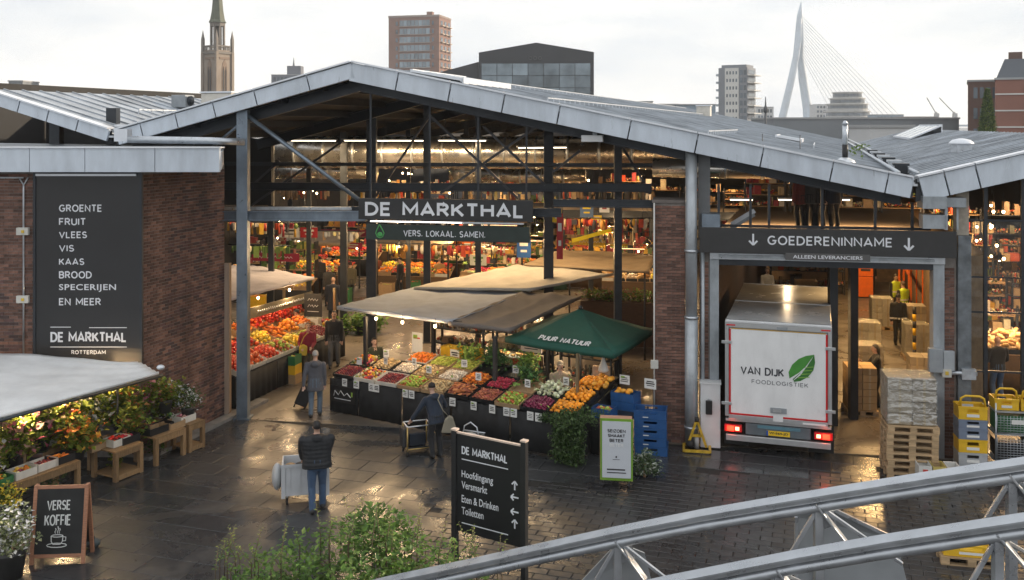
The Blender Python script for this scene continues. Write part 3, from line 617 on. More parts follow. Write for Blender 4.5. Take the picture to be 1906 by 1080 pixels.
# dark control box, conduit and yellow socket on the jamb
cb = thing('switch_box', 'grey switch cabinet bolted to the goods entrance jamb', 'switch box', (FX(1722), FY(FX(1722)) - .22, ZV(690, 22.2)), FROT)
MB().b2((0, 0, 0), (.3, .16, .55)).build('housing', M('grey_metal', (.3, .33, .36), .5, .3), cb, bevel=.012); MB().b2((.31, .02, .05), (.55, .14, .5)).build('side_case', M('pipe_grey', (.40, .44, .48), .4, .35), cb, bevel=.01)
cb = thing('socket_conduit', 'horizontal pipe with a yellow socket between jamb and steel column', 'conduit', (FX(1747), FY(FX(1747)) - .2, ZV(690, 22.2)), FROT)
MB().b2((0, 0, -.1), (.2, .12, .1)).build('socket', M('box_plastic', (.55, .55, .52), .5), cb, bevel=.01); MB().b2((.06, -.02, -.04), (.13, .0, .04)).build('cover', M('yellow_plastic', (.6, .42, .05), .45), cb)
MB().tube([(.2, .06, 0), (.75, .06, 0)], .05, 10).build('pipe', galv, cb); MB().b2((.42, -.0, -.13), (.72, .12, .11)).build('clamp', galv, cb)
# white meter cabinet by the pillar
mc = thing('meter_cabinet', 'tall white utility cabinet with black lock box at the goods entrance', 'cabinet', (FX(1299), FY(FX(1299)) - .32, 0), FROT)
MB().b2((0, 0, .02), (.46, .3, 1.52)).build('housing', M('white_paint', (.62, .64, .66), .45, var=.06), mc, bevel=.012); MB().b2((-.02, -.02, 1.52), (.48, .32, 1.56)).build('lid', M('white_paint', (.62, .64, .66), .45), mc)
lb = MB().b2((.12, -.07, .82), (.27, -.002, 1.14)).build('lock_box', M('black_plastic', (.015, .015, .016), .4), mc, bevel=.012); MB().tube([(.16, -.03, 1.14), (.195, -.03, 1.2), (.23, -.03, 1.14)], .012, 6).build('shackle', galv, lb)
# flood lamp under the fascia
q = fp(1103, 258, -.1); fl = thing('flood_lamp', 'white box lamp fixed below the roof edge of the gable', 'lamp', tuple(q), FROT)
MB().box((0, 0, 0), (.52, .32, .16)).build('housing', M('white_paint', (.62, .64, .66), .45), fl, bevel=.012); MB().box((.05, .05, .2), (.1, .1, .26)).build('bracket', jm, fl)
# ================================================================== people
SKIN = [(.52, .33, .25), (.45, .28, .2), (.6, .4, .31), (.3, .18, .12)]
def cloth(name, col, rough=.8, bump=.5, bs=9, puff=False):
    key = 'cloth_' + name
    if key in MATS: return MATS[key]
    m = M(key, col, rough, var=.16, scale=7, bump=0 if puff else .95, bscale=6.5, sheen=.15)
    if puff:
        n = m.node_tree; b = n.nodes['Principled BSDF']; tc = n.nodes.new('ShaderNodeTexCoord'); wv = n.nodes.new('ShaderNodeTexWave'); wv.bands_direction = 'Z'; wv.inputs['Scale'].default_value = 4.2; wv.inputs['Distortion'].default_value = 1.6; wv.inputs['Detail Scale'].default_value = 2
        bp = n.nodes.new('ShaderNodeBump'); bp.inputs['Strength'].default_value = .22; bp.inputs['Distance'].default_value = .018
        lk(n, tc.outputs['Object'], wv.inputs['Vector']); lk(n, wv.outputs['Fac'], bp.inputs['Height']); lk(n, bp.outputs[0], b.inputs['Normal']); b.inputs['Roughness'].default_value = .7; b.inputs['Sheen Weight'].default_value = 0
    return m
class Fig:
    """collects tagged closed pieces; voxel-merged afterwards into one continuous skin"""
    def __init__(s): s.mb = MB(); s.tags = []
    def _t(s, n0, t): s.tags += [t] * (len(s.mb.v) - n0)
    def limb(s, pts, rs, t, flat=1.0, n=12):
        # resample so that tag transfer is exact
        P_, R_ = [], []
        for (a, b), (ra, rb) in zip(zip(pts, pts[1:]), zip(rs, rs[1:])):
            a, b = Vector(a), Vector(b); k = max(2, int((b - a).length / .03))
            for i in range(k): P_.append(a.lerp(b, i / k)); R_.append(ra + (rb - ra) * i / k)
        P_.append(Vector(pts[-1])); R_.append(rs[-1]); n0 = len(s.mb.v); s.mb.tube(P_, R_, n, ell=flat)
        for p, r in ((pts[0], rs[0]), (pts[-1], rs[-1])): s.mb.ball(p, r * .98, lod=1)
        s._t(n0, t)
    def rings(s, rings, t, n=20, mat=None):
        """rings: (centre, rx, ry) horizontal ellipses; mat leans them"""
        vs, fs = [], []; P_ = []
        for (c0, a0, b0), (c1, a1, b1) in zip(rings, rings[1:]):
            k = max(1, int((Vector(c1) - Vector(c0)).length / .03))
            for i in range(k):
                f = i / k; P_.append((Vector(c0).lerp(Vector(c1), f), a0 + (a1 - a0) * f, b0 + (b1 - b0) * f))
        P_.append((Vector(rings[-1][0]), rings[-1][1], rings[-1][2]))
        for c, a, b in P_:
            for j in range(n):
                th = 2 * math.pi * j / n; cx, sx = math.cos(th), math.sin(th)
                vs.append(c + Vector((a * math.copysign(abs(cx) ** .85, cx), b * math.copysign(abs(sx) ** .9, sx), 0)))
        for i in range(len(P_) - 1):
            for j in range(n): fs.append((i * n + j, i * n + (j + 1) % n, (i + 1) * n + (j + 1) % n, (i + 1) * n + j))
        fs.append(tuple(range(n))[::-1]); fs.append(tuple((len(P_) - 1) * n + j for j in range(n)))
        if mat is not None: vs = [mat @ v for v in vs]
        n0 = len(s.mb.v); s.mb.add(vs, fs); s._t(n0, t)
    def ball(s, c, r, t, mat=None, lod=2):
        n0 = len(s.mb.v); s.mb.ball(c, r, lod=lod, mat=mat); s._t(n0, t)
def bend(a, b, l1, l2, hint):
    a, b = Vector(a), Vector(b); d = b - a; L_ = min(d.length, (l1 + l2) * .995); dn_ = d.normalized(); b = a + dn_ * L_
    x = (l1 * l1 - l2 * l2 + L_ * L_) / (2 * L_); h = math.sqrt(max(l1 * l1 - x * x, 0)); hv = Vector(hint); hv = (hv - dn_ * hv.dot(dn_)).normalized()
    return a + dn_ * x + hv * h, b
def person(label, loc, face, h=1.75, top=('black', (.012, .012, .014)), legs=('denim', (.05, .08, .14)), hair=(.02, .015, .012), skin=0, lh=None, rh=None, stride=.0, lean=0., head=(0, 0), coat=0, puff=False, style='short', shoes=(.015, .014, .014), vox=.016, group=None, width=1.0, vest=None, belt=None, seat=None, hood=False, feet=None):
    """x right, y forward (the way the figure faces), z up; face = heading in degrees, 0 looks away from the viewer along +Y"""
    k = h / 1.75; F = Fig()
    hipz = .90; S = .985
    ln = Matrix.Translation((0, 0, hipz)) @ Matrix.Rotation(-lean, 4, 'X') @ Matrix.Translation((0, 0, -hipz))
    # legs
    ft = feet or [(-.10, -stride * .5), (.10, stride * .5)]
    for i, s in enumerate((-1, 1)):
        fx, fy = ft[i]; ank = Vector((fx, fy - .02, .085)); hp = Vector((s * .092, 0, hipz))
        if seat: pass
        kn, ank = bend(hp, ank, .425, .41, (s * .12, 1, 0))
        F.limb([hp, hp.lerp(kn, .5), kn, kn.lerp(ank, .35), ank], [.098, .092, .074, .072, .064], 1)
        F.ball(Vector((fx, fy + .045, .05)), (.047, .125, .05), 3); F.ball(Vector((fx, fy - .05, .055)), (.042, .06, .055), 3)
    # torso with hem
    hem = hipz - .06 - coat
    tw = width * 1.08
    rg = [((0, 0, hem), .175 * tw + coat * .12, .125 + coat * .1), ((0, 0, hipz), .178 * tw, .128), ((0, 0, 1.03), .166 * tw, .118), ((0, .01, 1.18), .182 * tw, .125), ((0, .0, 1.32), .198 * tw, .122), ((0, -.01, 1.40), .185 * tw, .105), ((0, -.015, 1.445), .12 * tw, .085), ((0, -.012, 1.475), .068, .066)]
    if puff: rg = [(c, a + .035, b + .045) if i < 6 else (c, a + .01, b + .015) for i, (c, a, b) in enumerate(rg)]
    F.rings(rg, 0, mat=ln)
    F.rings([((0, 0, hipz - .1), .16, .115), ((0, 0, hipz + .1), .16, .112)], 1)
    if hood: F.ball(ln @ Vector((0, -.115, 1.40)), (.12, .07, .085), 0)
    # neck, head
    hm = ln @ Matrix.Translation((0, .005, 1.47)) @ Matrix.Rotation(-head[1] + lean * .5, 4, 'X') @ Matrix.Rotation(head[0], 4, 'Z')
    hm3 = hm.to_3x3()
    F.limb([hm @ Vector((0, -.012, -.05)), hm @ Vector((0, 0, .09))], [.058, .054], 2)
    F.ball(hm @ Vector((0, .005, .165)), (.073, .093, .098), 2, hm3); F.ball(hm @ Vector((0, .035, .105)), (.055, .062, .062), 2, hm3)
    F.ball(hm @ Vector((0, .103, .135)), (.014, .020, .026), 2, hm3, 1); F.ball(hm @ Vector((0, .085, .178)), (.052, .02, .012), 2, hm3, 1); F.ball(hm @ Vector((0, .09, .085)), (.022, .014, .009), 5, hm3, 1)
    for s in (-1, 1):
        F.ball(hm @ Vector((s * .075, -.005, .15)), (.012, .022, .032), 2, hm3, 1); F.ball(hm @ Vector((s * .030, .090, .160)), (.012, .009, .007), 5, hm3, 1)
    # arms
    rest = {-1: (-.245, .05, .80), 1: (.245, .05, .80)}
    for s, hd in ((-1, lh), (1, rh)):
        sh = ln @ Vector((s * .185 * tw, -.01, 1.375)); tgt = Vector(hd) if hd else (ln @ Vector(rest[s]) if lean < .3 else Vector((rest[s][0], rest[s][1] + lean * .35, rest[s][2])))
        el, wr = bend(sh, tgt, .29, .26, (s * .55, -1, -.35))
        p_ = .022 if puff else 0
        F.limb([sh, sh.lerp(el, .5), el, el.lerp(wr, .5), wr], [.072 + p_, .065 + p_, .058 + p_, .053 + p_ * .8, .042 + p_ * .5], 0)
        d = (wr - el).normalized(); 
        x = d.cross(Vector((0, 1, 0))); x = x.normalized() if x.length > .2 else Vector((1, 0, 0)); y = x.cross(d).normalized()
        hmx = Matrix((x, d, y)).transposed()
        pc = wr + d * .05; F.ball(pc, (.040, .052, .018), 2, hmx)
        for j in range(4):
            o = x * (-.027 + j * .018); b0 = wr + d * .085 + o; l_ = (.062, .07, .066, .052)[j]
            b1 = b0 + d * l_ * .5 + y * .008 * -s * 0; b2 = b1 + (d * .6 - y * .6).normalized() * l_ * .5
            F.limb([b0 - d * .02, b1, b2], [.0105, .0098, .0088], 2, n=6)
        tb = wr + d * .03 - x * .035 * s; F.limb([tb, tb + (d * .8 - x * s * .6).normalized() * .035, tb + (d - x * s * .25).normalized() * .065], [.013, .012, .010], 2, n=6)
    me = F.mb.mesh('tmp', [M('x', (.5, .5, .5))]); o = bpy.data.objects.new('tmp', me); C.objects.link(o)
    r = o.modifiers.new('r', 'REMESH'); r.mode = 'VOXEL'; r.voxel_size = vox; r.use_smooth_shade = True
    sm = o.modifiers.new('s', 'SMOOTH'); sm.factor = .5; sm.iterations = 2
    dg = bpy.context.evaluated_depsgraph_get(); nm = bpy.data.meshes.new_from_object(o.evaluated_get(dg)); bpy.data.objects.remove(o)
    kd = kdtree.KDTree(len(F.mb.v))
    for i, v in enumerate(F.mb.v): kd.insert(v, i)
    kd.balance()
    nm.materials.clear(); sk = SKIN[skin]
    for m in (cloth(*top, puff=puff), cloth(*legs), M('skin_%d' % skin, sk, .5, var=.06), M('shoe_%d' % int(shoes[0] * 1000), shoes, .5), None, M('face_dark', (.10, .045, .035), .5)): nm.materials.append(m)
    ti = []
    vl = MATS.get('vest_yellow') or M('vest_yellow', (.55, .75, .03), .6, emit=0)
    nm.materials.append(vl); nm.materials.append(M('reflective_band', (.75, .76, .74), .3, var=.05))
    inv = ln.inverted()
    for p in nm.polygons:
        t = F.tags[kd.find(p.center)[1]]
        if t == 0:
            q = inv @ p.center
            if vest and q.z > hem + .02 and abs(q.x) < .20: t = 7 if (abs(q.z - 1.06) < .03) else 6
            elif belt and abs(q.z - hipz - .02) < .03: t = 7
        ti.append(t)
    nm.polygons.foreach_set('material_index', ti); nm.polygons.foreach_set('use_smooth', [True] * len(ti)); nm.update(); nm.name = 'person'
    o = obj('person', nm, None, loc, R(face)); o.scale = (k, k, k); tag(o, label, 'person', group)
    hmname = 'hair_%d_%d' % (int(hair[0] * 200), int(hair[2] * 200)); hmat = M(hmname, hair, .6, var=.25, scale=30, bump=.4, bscale=60)
    mb = MB()
    def hb(c, r, lod=2): mb.ball(hm @ Vector(c), r, lod=lod, mat=hm3)
    if style == 'bald': pass
    elif style in ('cap', 'beanie'):
        prof = [(.092, .150), (.093, .19), (.085, .225), (.06, .258), (.02, .275)]
        m2 = MB(); m2.lathe([(r_, z_) for r_, z_ in prof], n=16); mb.add([hm @ Vector((v[0] * .9, v[1] * 1.12 - .002, v[2] + (.004 if style == 'cap' else -.02))) for v in m2.v], m2.f, 0, True)
        if style == 'cap':
            m2 = MB(); m2.slab([(-.065, .06, .178), (.065, .06, .178), (.05, .165, .165), (-.05, .165, .165)], .008); mb.add([hm @ Vector(v) for v in m2.v], m2.f)
        mb.build('cap' if style == 'cap' else 'hat', hmat, o)
    else:
        m2 = MB(); V_, F_ = ICO2; vs = []
        for p in V_:
            q = Vector((p.x * .081, p.y * .103, p.z * .106)); q.z = max(q.z, -.035 if p.y < -.1 else (.005 if p.y < .35 else .045)); vs.append(hm @ (q + Vector((0, -.004, .172)))) 
        mb.add(vs, F_, 0, True)
        if style == 'long':
            hb((0, -.075, .09), (.085, .05, .12)); hb((0, -.08, .0), (.075, .045, .1))
        mb.build('hair', hmat, o)
    return o
# -- people in the square and the aisle
def gp(u, v): p = GP(u, v); return (p.x, p.y, 0)
person('man in black puffer jacket and jeans pushing a white bin trolley', gp(590, 952), 14, 1.80, ('puffer', (.012, .014, .018)), ('jean', (.045, .085, .16)), (.012, .01, .01), lh=(-.26, .40, .88), rh=(.16, .44, .9), lean=.12, puff=True, stride=.12, head=(.1, -.25), vox=.013, hood=True, width=1.30, feet=[(-.09, -.10), (.11, .14)])
person('stooping shopper in navy jacket with dark cap reaching over a trolley', gp(812, 852), 32, 1.72, ('navy', (.012, .022, .042)), ('blacktrouser', (.010, .011, .014)), (.012, .012, .014), lh=(-.50, .30, .88), rh=(.28, .46, 1.10), lean=.34, style='cap', vox=.013, hood=True, width=1.05, coat=.05)
person('grey haired walker in slate coat pulling a black wheeled case', gp(587, 775), 4, 1.74, ('slate', (.085, .088, .105)), ('washed', (.10, .14, .19)), (.38, .37, .36), lh=(-.30, -.16, .78), stride=.22, coat=.16, vox=.014, hood=True, width=1.08)
person('man in black zipped jacket and grey jeans walking out of the aisle', gp(622, 684), 184, 1.80, ('blackj', (.014, .015, .018)), ('greyjean', (.11, .115, .12)), (.02, .014, .01), stride=.28, vox=.015, head=(0, -.12))
person('shopper in crimson jacket with a yellow shoulder bag by green crates', gp(573, 702), 192, 1.66, ('crimson', (.22, .012, .03)), ('olive', (.07, .065, .04)), (.09, .05, .035), vox=.015, lh=(-.12, .28, 1.0), rh=(.2, .22, .98), coat=.06, head=(.2, -.3))
person('customer in dark jacket choosing fruit at the red and orange produce bench', gp(552, 672), 88, 1.70, ('darkgreen', (.015, .020, .017)), ('greyjean', (.11, .115, .12)), (.012, .01, .01), lh=(-.1, .48, 1.05), rh=(.12, .45, 1.05), vox=.016)
person('bald man in long navy coat walking into the market aisle', gp(620, 602), -4, 1.80, ('navycoat', (.012, .016, .03)), ('blacktrouser', (.010, .011, .014)), (.05, .04, .035), style='bald', coat=.34, stride=.2, vox=.018)
person('long haired trader in dark green coat behind the awning post of the grey stall', (-3.93, 27.3, 0), -150, 1.68, ('loden', (.035, .042, .022)), ('blacktrouser', (.010, .011, .014)), (.02, .014, .01), style='long', lean=.25, lh=(-.15, .38, 1.0), rh=(.12, .4, 1.0), vox=.016, head=(0, -.3))
person('stallholder in beige jacket and cap packing goods under the green parasol', (1.21, 24.2, 0), 184, 1.74, ('beige', (.34, .27, .185)), ('apron', (.10, .11, .10)), (.42, .36, .27), style='cap', lh=(-.06, .30, 1.06), rh=(.10, .30, 1.06), vox=.013, head=(.15, -.2), width=1.08)
far = [
 ('bearded man in charcoal jacket coming down the aisle past the posts', 613, 570, 170, ('charcoal', (.04, .04, .04)), (.09, .08, .07), 'short'),
 ('shopper in olive parka standing with a friend in the aisle', 652, 565, 30, ('oliveparka', (.09, .08, .05)), (.05, .03, .02), 'short'),
 ('shopper in black coat standing close to the olive parka', 635, 560, -60, ('blackj', (.014, .015, .018)), (.02, .015, .01), 'short'),
 ('woman in camel coat facing the stalls behind the cream awning', 818, 548, 10, ('camel', (.36, .23, .09)), (.22, .18, .14), 'short'),
 ('dark coated customer between posts near the orange fruit boxes', 745, 556, 120, ('blackc', (.012, .012, .013)), (.02, .015, .01), 'short'),
 ('tall customer in black by the lit fruit shelves', 808, 530, 60, ('blackc', (.012, .012, .013)), (.015, .012, .01), 'short'),
 ('customer in brown coat beyond the dark sign board', 905, 512, 20, ('brownc', (.06, .04, .03)), (.02, .015, .01), 'short'),
 ('customer in grey hoodie among the rear stalls', 930, 506, 160, ('hoodie', (.16, .16, .17)), (.03, .02, .015), 'short'),
 ('customer in black by the blue poster', 950, 515, -40, ('blackc', (.012, .012, .013)), (.02, .015, .01), 'long'),
 ('shopper in dark padded coat far down the aisle', 595, 548, 10, ('charcoal', (.04, .04, .04)), (.02, .015, .01), 'beanie'),
 ('shopper with red scarf coloured jacket far in the aisle', 700, 540, 175, ('rust', (.2, .05, .02)), (.04, .03, .02), 'short')]
for lb, u, v, fc, tp, hr, st in far:
    person(lb, gp(u, v), fc, rr(1.66, 1.84), tp, ('blacktrouser', (.010, .011, .014)), hr, style=st, vox=.024, stride=rr(.05, .2), coat=rr(0, .2))
for i in range(14):
    u, v = rr(430, 1180), rr(496, 545); c_ = [('charcoal', (.04, .04, .04)), ('blackc', (.012, .012, .013)), ('brownc', (.06, .04, .03)), ('hoodie', (.16, .16, .17)), ('camel', (.36, .23, .09)), ('rust', (.2, .05, .02)), ('navy', (.012, .022, .042))][i % 7]
    person('shopper in %s coat in the crowd between the rear stalls' % ('dark grey', 'black', 'brown', 'pale grey', 'camel', 'rust', 'navy')[i % 7], gp(u, v), rr(0, 360), rr(1.6, 1.85), c_, ('blacktrouser', (.010, .011, .014)), (.03, .02, .015), style=('short', 'long', 'beanie')[i % 3], vox=.028, coat=rr(0, .2), group='crowd between the rear stalls')
# -- goods bay
person('warehouse worker in black with a white belt line walking up the lit corridor', gp(1672, 642), 170, 1.78, ('blackw', (.012, .013, .015)), ('blacktrouser', (.010, .011, .014)), (.015, .012, .01), belt=True, stride=.1, vox=.018, style='cap')
person('worker in lime safety vest standing just behind the black clad worker', gp(1681, 612), 20, 1.80, ('blackw', (.012, .013, .015)), ('blacktrouser', (.010, .011, .014)), (.1, .06, .04), vest=True, vox=.018)
person('worker in yellow safety vest farther up the goods corridor', gp(1667, 592), 200, 1.74, ('blackw', (.012, .013, .015)), ('blacktrouser', (.010, .011, .014)), (.04, .03, .02), vest=True, vox=.02)
person('man in dark work clothes by the orange cabinet in the corridor', gp(1620, 549), 190, 1.8, ('blackw', (.012, .013, .015)), ('blacktrouser', (.010, .011, .014)), (.04, .03, .02), vox=.022)
person('woman in black leaning on a pallet of brown boxes', gp(1634, 757), 78, 1.70, ('blackw', (.012, .013, .015)), ('blacktrouser', (.010, .011, .014)), (.015, .012, .01), style='long', lh=(-.1, .42, 1.25), rh=(.1, .44, 1.22), vox=.015, lean=.1)
person('loader in white overall standing in the dim bay beyond the truck', gp(1428, 577), 180, 1.75, ('whitew', (.5, .48, .45)), ('greyjean', (.11, .115, .12)), (.12, .08, .06), vox=.02, rh=(.15, .3, 1.05), lh=(-.15, .3, 1.05))
person('bald man in black jumper and jeans browsing boxed goods inside the glazed hall', tuple(GP(1857, 748)), 5, 1.82, ('blackw', (.012, .013, .015)), ('jean', (.045, .085, .16)), (.3, .2, .15), style='bald', vox=.015, width=1.1, lh=(-.2, .25, .95), rh=(.22, .28, 1.0))
person('shopper in dark jacket deep in the glazed hall between shelves', gp(1852, 655), 150, 1.8, ('olivejk', (.05, .05, .03)), ('blacktrouser', (.010, .011, .014)), (.06, .04, .03), vox=.02)
# ================================================================== produce
def pm(name, cols, rough=.42, var=.12): return M('produce_' + name, None, min(.75, rough + .14), var=.28, scale=22, island=cols, rnd=.34, bump=.15, bscale=60)
PK = {  # kind: (material, shape, size)
 'tomato': (pm('tomato', [(.55, .035, .02), (.62, .06, .02), (.48, .02, .018)], .25), 'ball', .042),
 'pepper': (pm('pepper', [(.58, .03, .015), (.62, .10, .015), (.5, .02, .02)], .22), 'fat', .055),
 'orange': (pm('orange', [(.85, .27, .015), (.90, .34, .02), (.80, .22, .012)], .4), 'ball', .058),
 'lemon': (pm('lemon', [(.85, .55, .04), (.8, .62, .08)], .4), 'fat', .045),
 'carrot': (pm('carrot', [(.75, .20, .02), (.80, .27, .03), (.65, .17, .03)], .55), 'long', .032),
 'sweet_potato': (pm('swpot', [(.50, .17, .06), (.58, .22, .08), (.42, .13, .07)], .65), 'long', .042),
 'shallot': (pm('shallot', [(.42, .12, .06), (.5, .18, .09), (.36, .09, .07)], .4), 'fat', .033),
 'radish': (pm('radish', [(.42, .02, .06), (.5, .05, .09), (.36, .015, .04)], .35), 'ball', .034),
 'red_onion': (pm('redonion', [(.14, .012, .045), (.19, .02, .06), (.10, .01, .03)], .25), 'ball', .046),
 'plum': (pm('plum', [(.20, .02, .03), (.28, .03, .03), (.12, .012, .03)], .3), 'ball', .030),
 'pink_onion': (pm('pinkonion', [(.5, .2, .22), (.6, .35, .28), (.42, .12, .16)], .4), 'ball', .038),
 'potato': (pm('potato', [(.55, .40, .20), (.62, .48, .27), (.48, .34, .17)], .7), 'fat', .042),
 'mushroom': (pm('mush', [(.72, .66, .56), (.62, .52, .4)], .7), 'ball', .032),
 'bean': (pm('bean', [(.42, .45, .07), (.5, .52, .12), (.33, .4, .06)], .5), 'long', .022),
 'apple': (pm('apple', [(.30, .42, .05), (.5, .12, .04), (.40, .46, .08)], .28), 'ball', .042),
 'fennel': (pm('fennel', [(.62, .68, .42), (.70, .72, .52), (.48, .6, .26)], .5), 'bulb', .06),
 'lettuce': (pm('lettuce', [(.22, .36, .06), (.30, .44, .10), (.14, .26, .05)], .5), 'leafy', .11),
 'kale': (pm('kale', [(.05, .14, .03), (.08, .20, .05), (.04, .10, .03)], .55), 'leafy', .10),
 'pumpkin': (pm('pumpkin', [(.75, .30, .02), (.8, .38, .04)], .4), 'fat', .075),
 'bread': (pm('bread', [(.55, .32, .13), (.62, .40, .18), (.45, .24, .09)], .7), 'long', .05),
 'mixed': (pm('mixed', [(.6, .05, .02), (.75, .45, .05), (.2, .3, .05), (.7, .62, .4), (.35, .05, .08), (.7, .22, .02)], .4), 'ball', .05),
 'yellowbox': (pm('ybox', [(.75, .5, .05), (.7, .62, .3), (.6, .4, .1)], .5), 'fat', .05)}
def put(mb, kind, p, s=1.0, lod=1):
    _, sh, r = PK[kind]; r *= s * rr(.78, 1.2); m = rotm(rr(-.5, .5), rr(-.5, .5), rr(0, 6.28))
    if sh == 'ball': mb.ball(p, (r, r, r * .93), lod=lod, mat=m)
    elif sh == 'fat': mb.ball(p, (r * .85, r * 1.25, r * .85), lod=lod, mat=m)
    elif sh == 'long':
        d = m @ Vector((0, 1, 0)); p = Vector(p); n = 6
        mb.tube([p - d * r * 2.6, p - d * r * 1.8, p, p + d * r * 1.8, p + d * r * 2.8], [r * .3, r * .85, r, r * .7, r * .15], n)
    elif sh == 'bulb':
        p = Vector(p); mb.ball(p, (r * 1.1, r * .85, r), lod=1, mat=m)
        for _ in range(4):
            d = (m @ Vector((rr(-.35, .35), 1, rr(-.1, .5)))).normalized(); mb.tube([p + d * r * .5, p + d * r * 2, p + d * r * 3.6], [r * .28, r * .2, r * .08], 5)
    elif sh == 'leafy':
        p = Vector(p)
        for _ in range(9): s_ = r * rr(.8, 1.3); mb.leaf(p + Vector((rr(-.5, .5), rr(-.5, .5), rr(-.1, .35))) * r, s_, s_ * .75, rotm(rr(.1, 1.2), rr(-.4, .4), rr(0, 6.28)))
def pts_in(x0, x1, y0, y1, zf, r, mound, layers=2):
    out_ = []
    for l in range(layers):
        ins = l * r * .8; x = x0 + r + ins; row = 0
        while x < x1 - r * .6 - ins:
            y = y0 + r + ins + (row % 2) * r
            while y < y1 - r * .6 - ins:
                a = 1 - abs((x - (x0 + x1) / 2) / ((x1 - x0) / 2)) ** 2; b = 1 - abs((y - (y0 + y1) / 2) / ((y1 - y0) / 2)) ** 2
                out_.append(Vector((x + rr(-.3, .3) * r, y + rr(-.3, .3) * r, zf(y) + r * .9 + l * r * 1.25 + mound * a * b * (1 + .45 * math.sin(x * 9 + x0 * 5) * math.sin(y * 11 + x0)) + rr(-.25, .3) * r))); y += 2 * r * rr(.92, 1.12)
            x += 1.8 * r; row += 1
    return out_
TRAYM = {'black': M('tray_black', (.016, .017, .019), .4), 'wood': M('tray_wood', (.36, .24, .13), .7, var=.25, scale=10, stretch=(1, 1, 8)), 'white': M('tray_card', (.62, .60, .55), .6), 'blue': M('tray_blue', (.016, .075, .22), .4, var=.25), 'green': M('tray_green', (.04, .16, .06), .45), 'yellow': M('tray_yellow', (.68, .42, .02), .42)}
_tray = {}
def tray(w_, d_, h_, style):
    """open produce crate: base, two sides, two ends, all thin boards"""
    key = (round(w_, 2), round(d_, 2), round(h_, 2), style)
    if key not in _tray:
        m = TRAYM[style]; t = .012
        ms = [('base', MB().b2((-w_ / 2 + t, -d_ / 2 + t, 0), (w_ / 2 - t, d_ / 2 - t, t)).mesh('base', m)),
              ('side', MB().b2((-w_ / 2, -d_ / 2, 0), (w_ / 2, -d_ / 2 + t, h_)).mesh('side', m)), ('side', MB().b2((-w_ / 2, d_ / 2 - t, 0), (w_ / 2, d_ / 2, h_)).mesh('side', m)),
              ('end', MB().b2((-w_ / 2, -d_ / 2 + t, 0), (-w_ / 2 + t, d_ / 2 - t, h_ * 1.08)).mesh('end', m)), ('end', MB().b2((w_ / 2 - t, -d_ / 2 + t, 0), (w_ / 2, d_ / 2 - t, h_ * 1.08)).mesh('end', m))]
        _tray[key] = ms
    return _tray[key]
def place_tray(fr, x, y, z, tilt, w_, d_, h_, style, label, group):
    o = bpy.data.objects.new('produce_crate', None); C.objects.link(o); o.matrix_world = fr @ Matrix.Translation((x, y, z)) @ Matrix.Rotation(tilt, 4, 'X'); o.empty_display_size = .1
    tag(o, label, 'crate', group)
    for nme, me in tray(w_, d_, h_, style): obj(nme, me, o)
    return o
def frame(o, ang=0): return Matrix.Translation((o[0], o[1], o[2] if len(o) > 2 else 0)) @ Matrix.Rotation(ang, 4, 'Z')
PROTO = {}
def heap(fr, x0, x1, y0, y1, zf, kind, where, mound=.05, layers=2, single=False, s=1.0, lod=1):
    r = PK[kind][2] * s; rs = r * (1.5 if PK[kind][1] in ('long', 'leafy', 'bulb') else 1.05)
    P_ = pts_in(x0, x1, y0, y1, zf, rs, mound, layers)
    word = kind.replace('_', ' ')
    if single:
        if (kind, s) not in PROTO:
            PROTO[(kind, s)] = []
            for _ in range(3): mb = MB(); put(mb, kind, (0, 0, 0), s, lod=2 if PK[kind][1] == 'ball' else 1); PROTO[(kind, s)].append(mb.mesh(kind, PK[kind][0]))
        for p in P_:
            o = obj(kind, random.choice(PROTO[(kind, s)])); o.matrix_world = fr @ Matrix.Translation(p) @ rotm(rr(-.6, .6), rr(-.6, .6), rr(0, 6.28)).to_4x4(); tag(o, 'single %s lying in %s' % (word, where), word, word + ' pile in ' + where)
    else:
        mb = MB()
        for p in P_: put(mb, kind, p, s * rr(.8, 1.12), lod)
        o = mb.build(kind + '_heap', PK[kind][0]); o.matrix_world = fr; tag(o, 'heap of %s in %s' % (word, where), 'produce', kind='stuff')
cardm = M('price_card', (.70, .71, .70), .6, var=.04); inkm = M('card_ink', (.03, .03, .035), .6); inkg = M('card_green', (.25, .42, .06), .6); inkr = M('card_red', (.5, .04, .03), .6)
def card(fr, x, y, z, w_, h_, label, style=0, rot=0, stake=False):
    o = thing('price_card', label, 'price card', group='price cards on the produce stall' if 'front edge' in label else None); o.matrix_world = fr @ Matrix.Translation((x, y, z)) @ Matrix.Rotation(rot, 4, 'Z')
    MB().box((0, 0, 0), (w_, .008, h_)).build('sheet', cardm, o)
    mb = MB()
    for i in range(3 if style < 3 else 1): mb.box((rr(-.01, .01), -.006, h_ * (.22 - .2 * i)), (w_ * rr(.5, .75), .003, h_ * rr(.06, .13)))
    mb.build('print', (inkm, inkm, inkm, inkr)[style % 4], o)
    if style % 2: MB().box((-w_ * .18, -.006, h_ * .28), (w_ * .4, .003, h_ * .2)).build('print', inkg, o)
    if stake: MB().box((0, .012, -h_ * .5 - .1), (.016, .012, .3)).build('stake', TRAYM['wood'], o)
    return o
blackcloth = M('black_cloth', (.010, .011, .013), .75, var=.3, scale=3, bump=.4, bscale=5)
